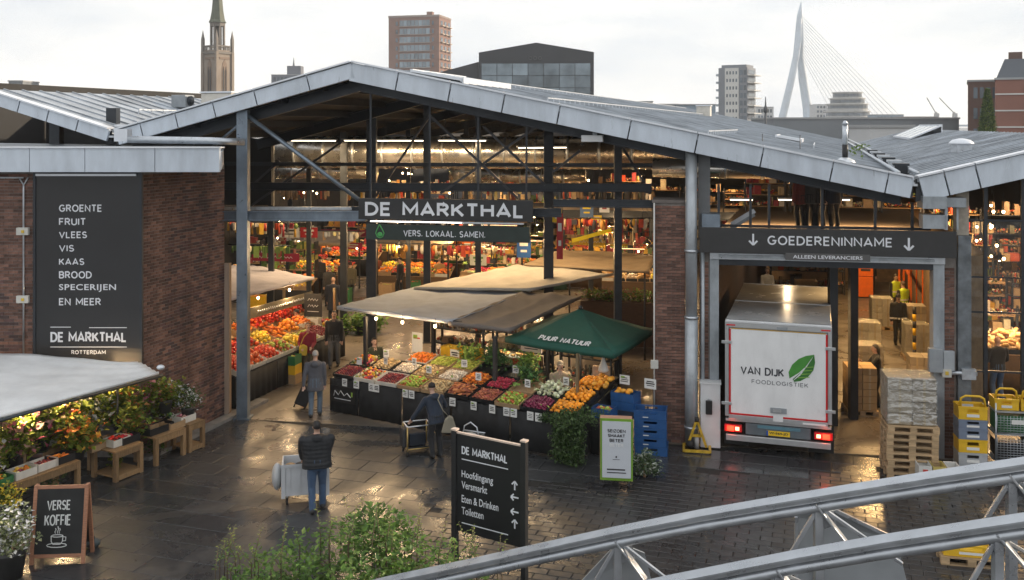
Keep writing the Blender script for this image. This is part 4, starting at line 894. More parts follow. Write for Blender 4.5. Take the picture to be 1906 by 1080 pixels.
def skirt(parent, x0, x1, y, z0, z1, m, folds=.012, name='skirt'):
    n = max(6, int((x1 - x0) / .05)); vs = []; fs = []
    for i in range(n + 1):
        x = x0 + (x1 - x0) * i / n; a = math.sin(i * 1.1) * folds + math.sin(i * .37 + 1) * folds
        vs += [(x, y + a * .2, z1), (x, y - .01 + a * .6, (z0 + z1) / 2), (x, y - .015 + a, z0)]
    for i in range(n):
        for j in range(2): fs.append((i * 3 + j + 1, i * 3 + j + 4, i * 3 + j + 3, i * 3 + j))
    mb = MB(); mb.add(vs, fs, 0, True); o = mb.build(name, m, parent); sl = o.modifiers.new('s', 'SOLIDIFY'); sl.thickness = .01; return o
def fabric(parent, q, m, name='canopy', sag=.08, n=14, seams=0, valance=0., sides=(0, 1)):
    """cloth sheet over four corner points (parent-local), sagging between them"""
    q = [Vector(p) for p in q]; vs = []; fs = []
    for i in range(n + 1):
        for j in range(n + 1):
            a, b = i / n, j / n; p = (q[0] * (1 - a) + q[1] * a) * (1 - b) + (q[3] * (1 - a) + q[2] * a) * b
            s = sag * 16 * a * (1 - a) * b * (1 - b) + .03 * math.sin(a * 9) * math.sin(b * 7) + .012 * math.sin(a * 23 + b * 31) + sag * .9 * abs(math.sin(a * math.pi * (seams or 2))) * (.4 + .6 * math.sin(b * math.pi))
            vs.append(p - Vector((0, 0, s)))
    for i in range(n):
        for j in range(n): k = i * (n + 1) + j; fs.append((k, k + n + 1, k + n + 2, k + 1))
    mb = MB(); mb.add(vs, fs, 0, True); o = mb.build(name, m, parent); sl = o.modifiers.new('s', 'SOLIDIFY'); sl.thickness = .012
    if valance:
        mb = MB(); E = {0: (0, 1), 1: (1, 2), 2: (2, 3), 3: (3, 0)}
        for sd_ in sides:
            a, b = q[E[sd_][0]], q[E[sd_][1]]; k = 12
            vv = []
            for i in range(k + 1):
                p = a.lerp(b, i / k); vv += [p, p - Vector((0, 0, valance * (1 + .12 * math.sin(i * 2.1))))]
            mb.add(vv, [(2 * i, 2 * i + 1, 2 * i + 3, 2 * i + 2) for i in range(k)], 0, True)
        v_ = mb.build('valance', m, o); v_.modifiers.new('s', 'SOLIDIFY').thickness = .01
    return o
def fab(name, col, tr=.18): return M('fabric_' + name, col, .75, var=.16, scale=1.8, bump=.9, bscale=3.2, trans=tr)
bulbm = M('bulb_glow', (1, .70, .36), .3, emit=16.); tubem = M('tube_glow', (1, .84, .62), .3, emit=3.5); tubew = M('tube_warm_glow', (1, .62, .30), .3, emit=2.5)
def bulb(loc, label, power=22, group=None, drop=.25, lit=True):
    o = thing('bulb_lamp', label, 'lamp', loc, group=group)
    MB().tube([(0, 0, drop), (0, 0, .06)], .006, 6).build('cord', inkm, o); MB().tube([(0, 0, .035), (0, 0, .085)], .02, 8).build('socket', inkm, o)
    MB().ball((0, 0, 0), (.038, .038, .045), lod=1).build('glass_bulb', bulbm, o)
    if lit: light(o, (0, 0, -.07), power, (1, .66, .34), .05)
    return o
def pendant(loc, label, power=60, group=None, drop=.8, col=(1, .66, .34)):
    o = thing('pendant_lamp', label, 'lamp', loc, group=group)
    MB().lathe([(.17, .0), (.15, .06), (.05, .14), (.03, .2)], n=14).build('shade', M('lamp_shade', (.04, .04, .042), .4, .3), o); MB().ball((0, 0, .02), .05, lod=1).build('glass_bulb', bulbm, o); MB().cyl((0, 0, .2), (0, 0, drop), .008, 5).build('cord', inkm, o)
    light(o, (0, 0, -.06), power, col, .08); return o
def tube_lamp(loc, rz, label, power=60, ln=1.4, drop=.5, group=None, col=(1, .76, .48)):
    o = thing('tube_lamp', label, 'lamp', loc, rz, group)
    MB().box((0, 0, .04), (ln, .12, .05)).build('housing', jm, o); MB().tube([(-ln * .47, 0, 0), (ln * .47, 0, 0)], .022, 8).build('tube', tubem, o)
    for s in (-1, 1): MB().cyl((s * ln * .4, 0, .06), (s * ln * .4, 0, drop), .006, 5).build('hanger', darks, o)
    light(o, (0, 0, -.05), power, col, ln, 'AREA', sy=.1)
    return o
# ------------------------------------------------------------------ the big produce stall
AN = -math.atan2(.52, .854); A0 = (-4.82, 25.8, 0); FRM = frame(A0, AN)
st = thing('market_stall', 'long black-draped produce stall with grey awnings in front of the hall posts', 'stall', A0, AN)
LN = 7.35; zt_ = lambda y: .90 + .20 * max(y, 0)
for xa, xb, yb in ((0, 1.46, 1.34), (1.462, 5.12, 2.0), (5.122, 6.57, 1.34), (6.572, LN, 2.0)): mb = MB(); mb.slab([(xa, -.02, .88), (xb, -.02, .88), (xb, yb, .88 + .2 * yb), (xa, yb, .88 + .2 * yb)], .04); mb.build('bench_top', TRAYM['black'], st)
for x0, x1 in ((0, .95), (.98, 2.4), (2.43, 3.9), (3.93, 5.6), (5.63, LN)): skirt(st, x0, x1, -.04, .03, .90, blackcloth)
mb = MB(); mb.slab([(-.03, 0, .02), (-.03, 1.3, .02), (-.03, 1.3, 1.1), (-.03, 0, .86)], .02, dirv=(-1, 0, 0)); mb.build('end_cloth', blackcloth, st)
mb = MB(); mb.slab([(LN + .03, 0, .02), (LN + .03, 2, .02), (LN + .03, 2, 1.24), (LN + .03, 0, .86)], .02, dirv=(1, 0, 0)); mb.build('end_cloth', blackcloth, st)
for x in (.05, 2.4, 4.9, LN - .05):
    for y in (.1, 1.95): MB().b2((x - .03, y - .03, 0), (x + .03, y + .03, .85)).build('leg', darks, st)
o = MB().box((.47, -.075, .52), (.86, .01, .42)).build('logo_panel', M('logo_black', (.012, .012, .013), .5), st)
wt = M('white_print', (.72, .74, .76), .5, var=.03)
mb = MB(); mb.tube([(.16, -.083, .46), (.2, -.083, .6), (.32, -.083, .5), (.4, -.083, .62), (.52, -.083, .5), (.62, -.083, .58), (.74, -.083, .48)], .012, 5); mb.box((.46, -.083, .40), (.56, .004, .018)); mb.build('lettering', wt, o)
mb = MB(); mb.box((.78, -.083, .56), (.05, .004, .12)); mb.build('lettering', inkg, o)
grid = [  # column start, width, tray style, kinds of front / middle / back row
 (0.03, .70, 'black', 'plum', 'mixed', 'plum'), (.75, .70, 'white', 'mixed', 'potato', 'potato'), (1.47, .70, 'white', 'plum', 'mushroom', 'carrot'), (2.19, .72, 'wood', 'apple', 'potato', 'bean'),
 (2.93, .72, 'wood', 'potato', 'mushroom', 'bean'), (3.67, .72, 'black', 'sweet_potato', 'carrot', 'kale'), (4.41, .70, 'black', 'shallot', 'radish', 'kale'), (5.13, .70, 'wood', 'apple', 'lettuce', 'lettuce'),
 (5.85, .72, 'black', 'red_onion', 'fennel', 'lettuce'), (6.59, .74, 'black', 'orange', 'orange', 'orange')]
names = ['first', 'second', 'third', 'fourth', 'fifth', 'sixth', 'seventh', 'eighth', 'ninth', 'tenth']
for ci, (x0, wd, sty, *ks) in enumerate(grid):
    for ri, kd_ in enumerate(ks if ci not in (0, 1, 7, 8) else ks[:2]):
        y0, y1 = .02 + ri * .65, .62 + ri * .65; row = ('front row', 'middle row', 'back row')[ri]
        s_ = sty if ri != 1 else ('black' if sty == 'white' else sty)
        place_tray(FRM, x0 + wd / 2, (y0 + y1) / 2, zt_((y0 + y1) / 2) + .012, math.atan(.2), wd - .02, .6, .10, s_, '%s crate of %s in %s column of the long produce stall' % (row.split()[0], kd_.replace('_', ' '), names[ci]), 'crates on the long produce stall')
        heap(FRM, x0 + .02, x0 + wd - .02, y0 + .02, y1 - .02, lambda y: zt_(y) + .03, kd_, 'the %s crate, %s column of the long stall' % (row.split()[0], names[ci]), mound=.055 if kd_ != 'orange' else .06, single=kd_ in ('orange', 'red_onion', 'fennel'), s=.82)
for i, x in enumerate((.55, .95, 1.45, 1.62, 2.55, 2.75, 4.0, 4.62, 5.15, 5.55, 5.75, 6.2, 6.42)):
    card(FRM, x, -.10, .86, .17, .2, 'white price card hung on the front edge of the long stall', i % 3, rr(-.06, .06))
mb = MB()
for i in range(90):
    x, y = rr(.1, 7.2), rr(.05, 1.9); s_ = rr(.05, .11); mb.leaf((x, y, zt_(y) + .14), s_, s_ * .6, rotm(rr(0, .9), 0, rr(0, 6.28)))
o = mb.build('leaf_scraps', PK['lettuce'][0]); o.matrix_world = FRM; tag(o, 'loose green leaves strewn over the crates of the long stall', 'leaves', kind='stuff')
for k_, (x, y, w_) in enumerate(((4.0, 1.98, .7), (4.9, 1.95, .4), (5.35, 1.3, .4), (3.2, 1.95, .5))):
    mb = MB(); leaves(mb, (0, 0, .12), (w_ * .5, .2, .14), 260, .13, wd=.5); o = mb.build('greens_bunch', PK[('kale', 'lettuce', 'kale', 'lettuce')[k_]][0]); o.matrix_world = FRM @ Matrix.Translation((x, y, zt_(y) + .1)); tag(o, kind='stuff'); tag(o, ('dark kale bunch behind the carrots of the long stall', 'pale lettuce bunch behind the radishes', 'kale bunch beside the fennel', 'lettuce bunch behind the beans')[k_], 'vegetables')
for i, (x, y) in enumerate(((.5, .55), (.9, 1.2), (1.2, .8), (2.0, 1.0), (2.7, .7), (3.4, 1.3), (4.2, .75), (4.9, 1.4), (5.6, .8), (6.45, 1.2))):
    card(FRM, x, y, zt_(y) + .27, .16, .19, 'staked price card standing among the crates of the long stall', 3 if i == 0 else i % 3, rr(-.3, .3), True).__setitem__('group', 'staked cards of the long stall')
# awning poles and canopies
pol = M('pole_metal', (.05, .052, .056), .4, .4)
for x, y, z in ((.55, .75, 2.45), (4.6, .9, 2.35), (.9, 3.4, 2.3), (4.6, 3.6, 2.3)): MB().b2((x - .045, y - .045, 0), (x + .045, y + .045, z)).build('awning_pole', pol, st)
def loc_of(p): return FRM.inverted() @ Vector(p)
GREY, BRN, CRM, TAN, GRN, WHT = fab('grey', (.46, .50, .57)), fab('brown_grey', (.20, .175, .16)), fab('cream', (.60, .56, .49)), fab('tan', (.44, .33, .21)), fab('bottle_green', (.010, .085, .062), .1), M('fabric_white', (.78, .80, .82), .7, var=.05, scale=1.2, bump=.22, bscale=2.2, trans=.12, stain=.12, sscale=.8)
fabric(st, [loc_of(PP(627, 570, 27.0)), loc_of(PP(842, 597, 24.9)), loc_of(PP(990, 541, 28.6)), loc_of(PP(778, 533, 30.6))], GREY, 'canopy', .06, 24, seams=2, valance=.10, sides=(0, 3))
fabric(st, [loc_of(PP(834, 599, 24.85)), loc_of(PP(948, 612, 24.1)), loc_of(PP(1082, 550, 27.9)), loc_of(PP(975, 541, 28.4))], BRN, 'canopy', .07, 24, seams=2, valance=.10, sides=(0, 1))
fabric(st, [loc_of(PP(770, 534, 30.0)), loc_of(PP(985, 537, 28.2)), loc_of(PP(1142, 508, 30.4)), loc_of(PP(965, 492, 33.0))], CRM, 'canopy', .07, 24, seams=3, valance=.08, sides=(0, 1))
rear = thing('rear_stall_awning', 'tan cloth awning on posts behind the cream one', 'awning', tuple(GP(1090, 650)), AN)
ir = (Matrix.Translation(rear.location) @ Matrix.Rotation(AN, 4, 'Z')).inverted()
fabric(rear, [ir @ PP(975, 492, 33), ir @ PP(1208, 505, 31.2), ir @ PP(1222, 474, 34.5), ir @ PP(1048, 463, 36.5)], TAN, 'canopy', .07, 24, seams=3, valance=.08, sides=(0, 3))
for u, v, Y in ((990, 494, 33), (1200, 505, 31.4), (1060, 466, 36.2)):
    p = PP(u, v, Y); a = ir @ Vector((p.x, p.y, 0)); b = ir @ p; MB().cyl(a, b, .035, 8).build('post', pol, rear)
for i, (u, v, Y) in enumerate(((700, 593, 26.0), (749, 600, 25.6), (810, 607, 25.1))): bulb(tuple(PP(u, v, Y)), 'bare lit bulb on the string below the grey awning', 26, 'bulbs below the grey awning', .2)
mb = MB(); mb.tube([PP(640, 574, 26.4), PP(700, 586, 26.0), PP(749, 593, 25.6), PP(810, 600, 25.1), PP(860, 598, 24.9)], .008, 5); tag(mb.build('bulb_cable', inkm), 'thin dark cable carrying the bulbs below the grey awning', 'cable')
# back of the stall: display case, shelves, yellow crates, boards
def case(loc, ang, label, w_=1.25, h_=.8, d_=.5, z=1.05):
    o = thing('display_case', label, 'display case', loc, ang)
    MB().b2((0, 0, 0), (w_, d_, z)).build('cabinet', M('case_dark', (.03, .028, .026), .5), o, bevel=.01)
    for x in (.015, w_ - .015):
        for y in (.015, d_ - .015): MB().b2((x - .015, y - .015, z), (x + .015, y + .015, z + h_)).build('post', M('brass_frame', (.32, .25, .15), .35, .7), o)
    MB().b2((0, 0, z + h_), (w_, d_, z + h_ + .03)).build('top', M('brass_frame', (.32, .25, .15), .35, .7), o)
    for i in range(2):
        zz = z + .03 + i * h_ * .5; MB().b2((.02, .03, zz), (w_ - .02, d_ - .02, zz + .015)).build('shelf', galv, o)
        mb = MB()
        for _ in range(26): mb.ball((rr(.08, w_ - .08), rr(.1, d_ - .1), zz + .05), (rr(.03, .06), rr(.03, .05), rr(.025, .05)), lod=1)
        tag(mb.build('pastries', PK['bread' if i else 'mushroom'][0], o), kind='stuff')
    MB().b2((.03, .004, z + .02), (w_ - .03, .010, z + h_)).build('pane', gl, o)
    light(MB().b2((.05, d_ * .5, z + h_ - .03), (w_ - .05, d_ * .5 + .03, z + h_ - .005)).build('strip_light', tubew, o), (w_ / 2, d_ * .4, z + h_ - .06), 10, (1, .7, .4), .8, 'AREA', sy=.05)
    return o
p = FRM @ Vector((3.55, 2.25, 0)); case(tuple(p), AN, 'glass display case of pastries behind the long produce stall')
def crate_stack(loc, ang, n, w_, d_, h_, sty, label, group, fill=None, jit=.02):
    for i in range(n):
        o = place_tray(frame((loc[0], loc[1], 0), ang + rr(-jit, jit)), rr(-jit, jit) * .3, 0, loc[2] + i * (h_ + .006), 0, w_, d_, h_, sty if isinstance(sty, str) else sty[i % len(sty)], label if n == 1 else ('bottom', 'second', 'third', 'fourth', 'fifth')[i] + ' ' + label, group)
    if fill: heap(frame((loc[0], loc[1], loc[2] + (n - 1) * (h_ + .006)), ang), -w_ / 2 + .03, w_ / 2 - .03, -d_ / 2 + .03, d_ / 2 - .03, lambda y: h_ * .55, fill, 'the top ' + label, .04, 1)
tb = thing('back_table', 'dark trestle table behind the bulbs of the long stall', 'table', tuple(FRM @ Vector((1.6, 2.5, 0))), AN)
MB().b2((0, 0, .95), (1.9, .7, 1.0)).build('top', TRAYM['wood'], tb)
for x in (.05, 1.85):
    for y in (.05, .65): MB().b2((x - .03, y - .03, 0), (x + .03, y + .03, .95)).build('leg', darks, tb)
skirt(tb, 0, 1.9, -.02, .3, .98, M('brown_cloth', (.11, .06, .03), .8))
for i, (x, n, sty, fl_) in enumerate(((.35, 2, 'yellow', 'lemon'), (.98, 2, 'yellow', 'yellowbox'), (1.58, 1, 'wood', 'bean'))):
    p = FRM @ Vector((1.6 + x, 2.85, 1.0)); crate_stack(tuple(p), AN, n, .55, .4, .2, sty, ('yellow lemon crate on the table behind the bulbs', 'yellow crate of boxed fruit on the table behind the bulbs', 'wooden bean crate on the table behind the bulbs')[i], 'crates on the back table', fl_)
card(FRM, 2.3, 2.45, 1.28, .3, .3, 'large white price sheet leaning on yellow crates behind the long stall', 0)
card(FRM, 1.2, 2.2, 1.55, .36, .55, 'pink and white poster sheet hanging by the awning pole of the long stall', 3)
# tall backdrop racks with goods for the stall interiors
GOODS = {'warm': [(.6, .08, .03), (.75, .45, .06), (.62, .5, .3), (.12, .18, .05), (.35, .04, .05), (.7, .65, .55), (.05, .05, .06), (.55, .28, .06)],
         'pale': [(.7, .66, .58), (.6, .55, .42), (.5, .35, .2), (.4, .42, .45), (.7, .62, .3), (.3, .06, .05)],
         'green': [(.10, .22, .04), (.22, .34, .07), (.45, .42, .1), (.06, .12, .03), (.55, .1, .04), (.6, .55, .4)],
         'dark': [(.05, .04, .035), (.14, .09, .05), (.25, .16, .08), (.4, .3, .18), (.09, .1, .08), (.5, .1, .05)]}
GM = {k: M('goods_' + k, None, .5, var=.2, scale=9, island=v, rnd=.25) for k, v in GOODS.items()}
def rack(loc, ang, w_, h_, n, pal, label, d_=.5, z0=.35, group=None, dens=1.0, hang=False):
    o = thing('goods_rack', label, 'rack', loc, ang, group)
    for x in (0, w_):
        for y in (0, d_): MB().b2((x - .025, y - .025, 0), (x + .025, y + .025, h_)).build('upright', darks, o)
    for i in range(n):
        z = z0 + (h_ - z0 - .25) * i / max(1, n - 1); MB().b2((-.03, 0, z), (w_ + .03, d_, z + .03)).build('shelf', TRAYM['wood'] if pal != 'dark' else darks, o)
        mb = MB(); x = .04; gap = (h_ - z0 - .25) / max(1, n - 1)
        while x < w_ - .1:
            q = rr(.1, .34)
            t = random.random(); hh = rr(.35, .8) * gap
            if t < .3: mb.box((x + q / 2, d_ * rr(.3, .5), z + .03 + hh / 2), (q * .92, d_ * .6, hh), rz=rr(-.08, .08))
            elif t < .85:
                for _ in range(int(12 * dens)): r = rr(.025, .05); mb.ball((x + rr(0, q), rr(.05, d_ * .7), z + .05 + rr(0, .14)), (r, r, r), lod=0)
            else:
                for k in range(3): mb.cyl((x + q * (k + .5) / 3, d_ * rr(.2, .5), z + .03), (x + q * (k + .5) / 3, d_ * .3, z + .03 + hh), .03, 7, r2=.022)
            x += q
        tag(mb.build('goods', GM[pal], o), kind='stuff')
    return o
rack(tuple(FRM @ Vector((.7, 3.6, 0))), AN, 1.8, 1.9, 4, 'dark', 'dim shelf of dry goods behind the trader of the long stall')
rack(tuple(FRM @ Vector((2.9, 3.7, 0))), AN, 1.8, 2.0, 4, 'dark', 'dim shelf of jars behind the pastry case')
rack(tuple(FRM @ Vector((5.0, 3.6, 0))), AN, 1.5, 2.1, 4, 'dark', 'dim shelf of bottles behind the stallholder')
# ------------------------------------------------------------------ green parasol
ps = thing('market_parasol', 'square dark green parasol lettered in white over the stall end', 'parasol', tuple(FRM @ Vector((6.55, 2.05, 0))), AN)
ip = (Matrix.Translation(ps.location) @ Matrix.Rotation(AN, 4, 'Z')).inverted()
cs = [Vector((-.18, 24.45, 2.26)), Vector((2.39, 22.72, 2.26)), Vector((3.72, 25.3, 2.3)), Vector((1.12, 27.05, 2.3))]; cs = [ip @ c for c in cs]; apx = sum(cs, Vector()) / 4 + Vector((0, 0, .62))
for i in range(4):
    a, b = cs[i], cs[(i + 1) % 4]; n = 8; vs = []; fs = []
    for r_ in range(n + 1):
        for c_ in range(n + 1):
            f = r_ / n; p = apx.lerp(a.lerp(b, c_ / n), f); p.z -= .045 * math.sin(math.pi * c_ / n) * f * (1 - .3 * f) + .03 * math.sin(f * math.pi) - .008 * math.sin(c_ * 2.3 + r_ * 1.7); vs.append(p)
    for r_ in range(n):
        for c_ in range(n): k = r_ * (n + 1) + c_; fs.append((k, k + n + 1, k + n + 2, k + 1))
    mb = MB(); mb.add(vs, fs, 0, True); pn = mb.build('panel', GRN, ps); pn.modifiers.new('s', 'SOLIDIFY').thickness = .01
    mb = MB(); vv = []
    for k in range(13):
        q = vs[n * (n + 1)].lerp(vs[-1], k / 12); q = a.lerp(b, k / 12); q.z -= .045 * math.sin(math.pi * k / 12) * .7; vv += [q, q - Vector((0, 0, .13))]
    mb.add(vv, [(2 * k, 2 * k + 1, 2 * k + 3, 2 * k + 2) for k in range(12)], 0, True); vl_ = mb.build('valance', GRN, pn); vl_.modifiers.new('s', 'SOLIDIFY').thickness = .008
    MB().tube([apx - Vector((0, 0, .06)), a - Vector((0, 0, .03))], .014, 6).build('rib', pol, ps)
MB().cyl(Vector((apx.x, apx.y, 0)), apx + Vector((0, 0, .05)), .03, 10).build('mast', pol, ps); MB().lathe([(.06, 0), (.05, .05), (.02, .09)], tuple(apx)).build('finial', pol, ps)
# the lettering lies on the sloping front cloth
a, b = cs[0], cs[1]; ex = (b - a).normalized(); mid = (a + b) / 2; upv = (apx - mid); upv = (upv - ex * upv.dot(ex)).normalized(); nz_ = ex.cross(upv).normalized()
tx = text('PUUR NATUUR', 1.45, .19, ps, 0, 0, wt, bold=.02, align='C', space=1.12)

for tx in _words[-2:]: tx.matrix_local = Matrix.Translation(mid + ex * .12 + upv * .08 + nz_ * .055 + Vector((0, 0, -.02))) @ Matrix((ex, -nz_, upv)).transposed().to_4x4()
tube_lamp(tuple(FRM @ Vector((5.9, 2.2, 2.12))), AN, 'lit strip lamp under the green parasol', 20, 1.1, .3)
MB().b2((6.9, .85, 0), (6.96, .91, 2.2)).build('awning_pole', M('brass_frame', (.32, .25, .15), .35, .7), st)
# signboard on a stick, plastic bag, paper bags
o = thing('sign_board', 'white illustrated sign board on a yellow stick by the stallholder', 'sign', tuple(FRM @ Vector((4.95, 2.1, 0))), AN)
MB().box((0, 0, 1.95), (.62, .02, .38)).build('board', M('blush_card', (.62, .55, .5), .6), o); MB().box((.05, .02, 1.25), (.03, .02, 1.1)).build('stick', TRAYM['yellow'], o)
mb = MB(); mb.box((-.12, -.013, 2.03), (.14, .003, .03)); mb.box((0, -.013, 1.84), (.4, .003, .025)); mb.build('print', inkm, o); MB().ball((.08, -.012, 1.97), (.06, .004, .08), lod=1).build('print', PK['sweet_potato'][0], o)
mb = MB(); mb.lathe([(.03, .34), (.05, .26), (.11, .12), (.13, .03), (.10, 0)], n=12); mb.tube([(-.03, 0, .32), (-.04, 0, .42), (.0, 0, .46), (.04, 0, .42), (.03, 0, .32)], .008, 5)
tag(mb.build('plastic_bag', M('white_bag', (.72, .72, .70), .4, bump=.6, bscale=12, trans=.2), None, tuple(PP(1123, 692, 23.6))), 'white plastic bag hanging from the green parasol edge', 'bag')
for i, (x, y) in enumerate(((6.85, 1.95), (7.05, 2.0))):
    mb = MB(); mb.b2((-.11, -.07, 0), (.11, .07, .36)); tag(mb.build('paper_bag', M('kraft_paper', (.52, .36, .24), .8, bump=.3), None, tuple(FRM @ Vector((x, y + .15, 1.28))), AN + rr(-.3, .3)), ('tall kraft paper bag behind the oranges', 'kraft paper bag at the stall corner')[i], 'bag')
p = FRM @ Vector((7.75, 1.2, .72)); 
eb = thing('end_table', 'low trestle under blue crates at the corner of the long stall', 'table', tuple(FRM @ Vector((7.45, .55, 0))), AN); MB().b2((0, 0, .8), (.8, 1.5, .86)).build('top', TRAYM['black'], eb)
for x in (.05, .75):
    for y in (.05, 1.45): MB().b2((x - .03, y - .03, 0), (x + .03, y + .03, .8)).build('leg', darks, eb)
skirt(eb, 0, .8, -.02, .03, .84, blackcloth)
crate_stack(tuple(FRM @ Vector((7.7, .75, .86))), AN, 1, .5, .36, .22, 'blue', 'small blue crate on the corner trestle', 'blue crates at the stall corner', 'apple'); crate_stack(tuple(FRM @ Vector((7.85, 1.6, .86))), AN, 2, .6, .4, .2, 'blue', 'blue crate at the back of the corner trestle', 'blue crates at the stall corner', 'pumpkin')
heap(FRM, 7.0, 7.5, 1.35, 1.95, lambda y: zt_(y) + .1, 'pumpkin', 'the stall corner by the parasol pole', .04, 1)
card(FRM, 7.75, 1.75, 1.5, .26, .22, 'white card above the blue crates at the stall corner', 1); card(FRM, 8.35, 1.9, 1.45, .3, .24, 'pale card beside the pillar', 2)
# hanging greenery over the stall corner
lf = lambda name, cols, tr=.3: M('leaf_' + name, None, .55, var=.2, scale=12, island=cols, rnd=.25, trans=tr)
ivm = lf('ivy', [(.05, .10, .028), (.075, .14, .04), (.11, .18, .06), (.04, .08, .022)])
def ivy(label, fr, pts, n, size, m=ivm, name='ivy'):
    mb = MB()
    for c, r in pts: leaves(mb, c, r, n, size, clump=7, up=-.3)
    o = mb.build(name, m); o.matrix_world = fr; tag(o, label, 'plant'); return o
o = thing('trailing_ivy', 'mass of green ivy trailing down the stall corner beside the white board', 'plant', tuple(FRM @ Vector((7.3, -.2, 0))), AN)
mb = MB(); 
for z in (.2, .4, .6, .8, 1.0): leaves(mb, (.0, -.08, z), (.38, .27, .22), 1300, .066, clump=7, up=-.5)
leaves(mb, (.35, .2, 1.02), (.5, .4, .18), 500, .06); mb.build('foliage', ivm, o); MB().tube([(0, 0, 0), (.03, 0, .5), (0, 0, .95)], .03, 7).build('stem', TRAYM['wood'], o)
o = thing('garland', 'green herb garland hanging below the oranges on the long stall', 'plant', tuple(FRM @ Vector((6.55, -.08, .86))), AN); mb = MB()
for i in range(7): leaves(mb, (i * .12, 0, .03 * math.sin(i)), (.1, .07, .09), 120, .05)
mb.build('foliage', ivm, o)
# white season board on castors
sb = thing('season_board', 'white season poster box with green edge on castors', 'sign', tuple(GP(1112, 908)), R(-8))
MB().b2((.05, 0, .18), (.72, .26, 1.46)).build('casing', M('pink_ply', (.42, .24, .17), .65), sb, bevel=.01)
MB().b2((.06, -.03, .18), (.74, -.002, 1.47)).build('frame', M('lime_frame', (.16, .32, .03), .45), sb); MB().b2((.10, -.045, .24), (.70, -.032, 1.42)).build('poster', M('poster_white', (.56, .60, .66), .35, var=.04), sb)
for i, (t, wd_) in enumerate((('SEIZOEN', .38), ('SMAAKT', .36), ('BETER', .29), ('BETER', .29))): text(t, wd_, .068, sb, .40, 1.19 - i * .1, inkm if i < 3 else wt, y=-.047, bold=.03, align='C')
mb = MB(); mb.b2((.38, -.048, .66), (.41, -.046, .70)); mb.b2((.32, -.048, .62), (.47, -.046, .63)); mb.b2((.2, -.048, .40), (.58, -.046, .43)); mb.b2((.2, -.048, .34), (.6, -.046, .36)); mb.build('print', inkm, sb)
for x in (.12, .66):
    c_ = MB().tube([(x, .1, .2), (x, .1, .09)], .012, 6).build('castor', galv, sb); MB().tube([(x - .015, .1, .045), (x + .015, .1, .045)], .045, 10).build('wheel', inkm, c_)
o = thing('silver_shrub', 'low grey-leaved shrub with white tips beside the season poster', 'plant', tuple(GP(1200, 888))); mb = MB(); leaves(mb, (0, 0, .26), (.36, .26, .24), 900, .08, wd=.35, mi=(0, 0, 1)); mb.build('foliage', [ivm, lf('silver', [(.35, .4, .33), (.5, .54, .48), (.22, .28, .18)])], o); MB().tube([(0, 0, 0), (0, 0, .3)], .03, 6).build('stem', TRAYM['wood'], o)
# planter behind
o = thing('raised_planter', 'long wooden planter of leafy greens beside the pillar behind the parasol', 'planter', tuple(GP(1080, 640)), R(-14))
MB().b2((0, 0, 0), (3.3, 1.4, 1.5)).build('box', M('planter_wood', (.10, .055, .03), .7, var=.3, stretch=(1, 1, 9)), o)
mb = MB()
for i in range(7): leaves(mb, (.3 + i * .45, .6, 1.55), (.35, .55, .17), 260, .12, mi=(0, 0, 1))
mb.build('foliage', [lf('veg', [(.07, .16, .03), (.12, .24, .05), (.2, .3, .06)]), lf('veg_red', [(.2, .08, .05), (.3, .2, .06)])], o)
# ------------------------------------------------------------------ red and orange bench along the annexe
AB = math.atan2(1, DX); BO = (-7.42, 26.0, 0); FB = frame(BO, AB)
bn = thing('produce_bench', 'sloping bench of red and orange produce along the annexe inside the hall', 'stall', BO, AB)
mb = MB(); mb.slab([(0, 0, .82), (6.2, 0, .82), (6.2, 2.0, 1.5), (0, 2.0, 1.5)], .05); mb.build('bench_top', TRAYM['black'], bn)
for x0, x1 in ((0, 2.0), (2.03, 4.1), (4.13, 6.2)): skirt(bn, x0, x1, -.02, .03, .82, blackcloth)
mb = MB(); mb.slab([(0, 0, 0), (0, 2, 0), (0, 2, 1.45), (0, 0, .8)], .03, dirv=(-1, 0, 0)); mb.build('end_cloth', blackcloth, bn)
zb_ = lambda y: .84 + .34 * y
cols2 = [('tomato', 'pepper', 'pepper'), ('pepper', 'tomato', 'tomato'), ('tomato', 'pepper', 'lettuce'), ('apple', 'lemon', 'carrot'), ('lemon', 'carrot', 'pepper'), ('bean', 'orange', 'tomato'), ('plum', 'carrot', 'tomato'), ('mixed', 'lettuce', 'pepper')]
for ci, ks in enumerate(cols2):
    x0 = .03 + ci * .77
    for ri, kd_ in enumerate(ks):
        y0, y1 = .02 + ri * .66, .62 + ri * .66
        place_tray(FB, x0 + .37, (y0 + y1) / 2, zb_((y0 + y1) / 2), math.atan(.34), .72, .6, .13, 'white' if ri == 0 else 'green' if ci == 0 else 'wood', '%s of %s, %s along the annexe bench' % (('front crate', 'middle crate', 'rear crate')[ri], kd_.replace('_', ' '), names[ci]), 'crates on the annexe bench')
        heap(FB, x0 + .02, x0 + .72, y0 + .02, y1 - .02, lambda y: zb_(y) + .05, kd_, 'the %s crate, %s along the annexe bench' % (('front', 'middle', 'rear')[ri], names[ci]), .07, single=(ci < 3 and kd_ in ('tomato', 'pepper') and ri == 0), s=1.25)
for x, y, z in ((.6, 1.9, 2.3), (5.9, .2, 2.3), (5.6, 1.9, 2.4)): MB().b2((x - .035, y - .035, 0), (x + .035, y + .035, z)).build('awning_pole', M('brass_frame', (.32, .25, .15), .35, .7), bn)
LAV = fab('lavender', (.56, .54, .60), .25)
ib = FB.inverted()
fabric(bn, [ib @ PP(420, 556, 26.5), ib @ PP(585, 516, 32.6), ib @ PP(470, 493, 35.5), ib @ PP(395, 497, 32)], LAV, 'canopy', .06, valance=.09, sides=(0,))
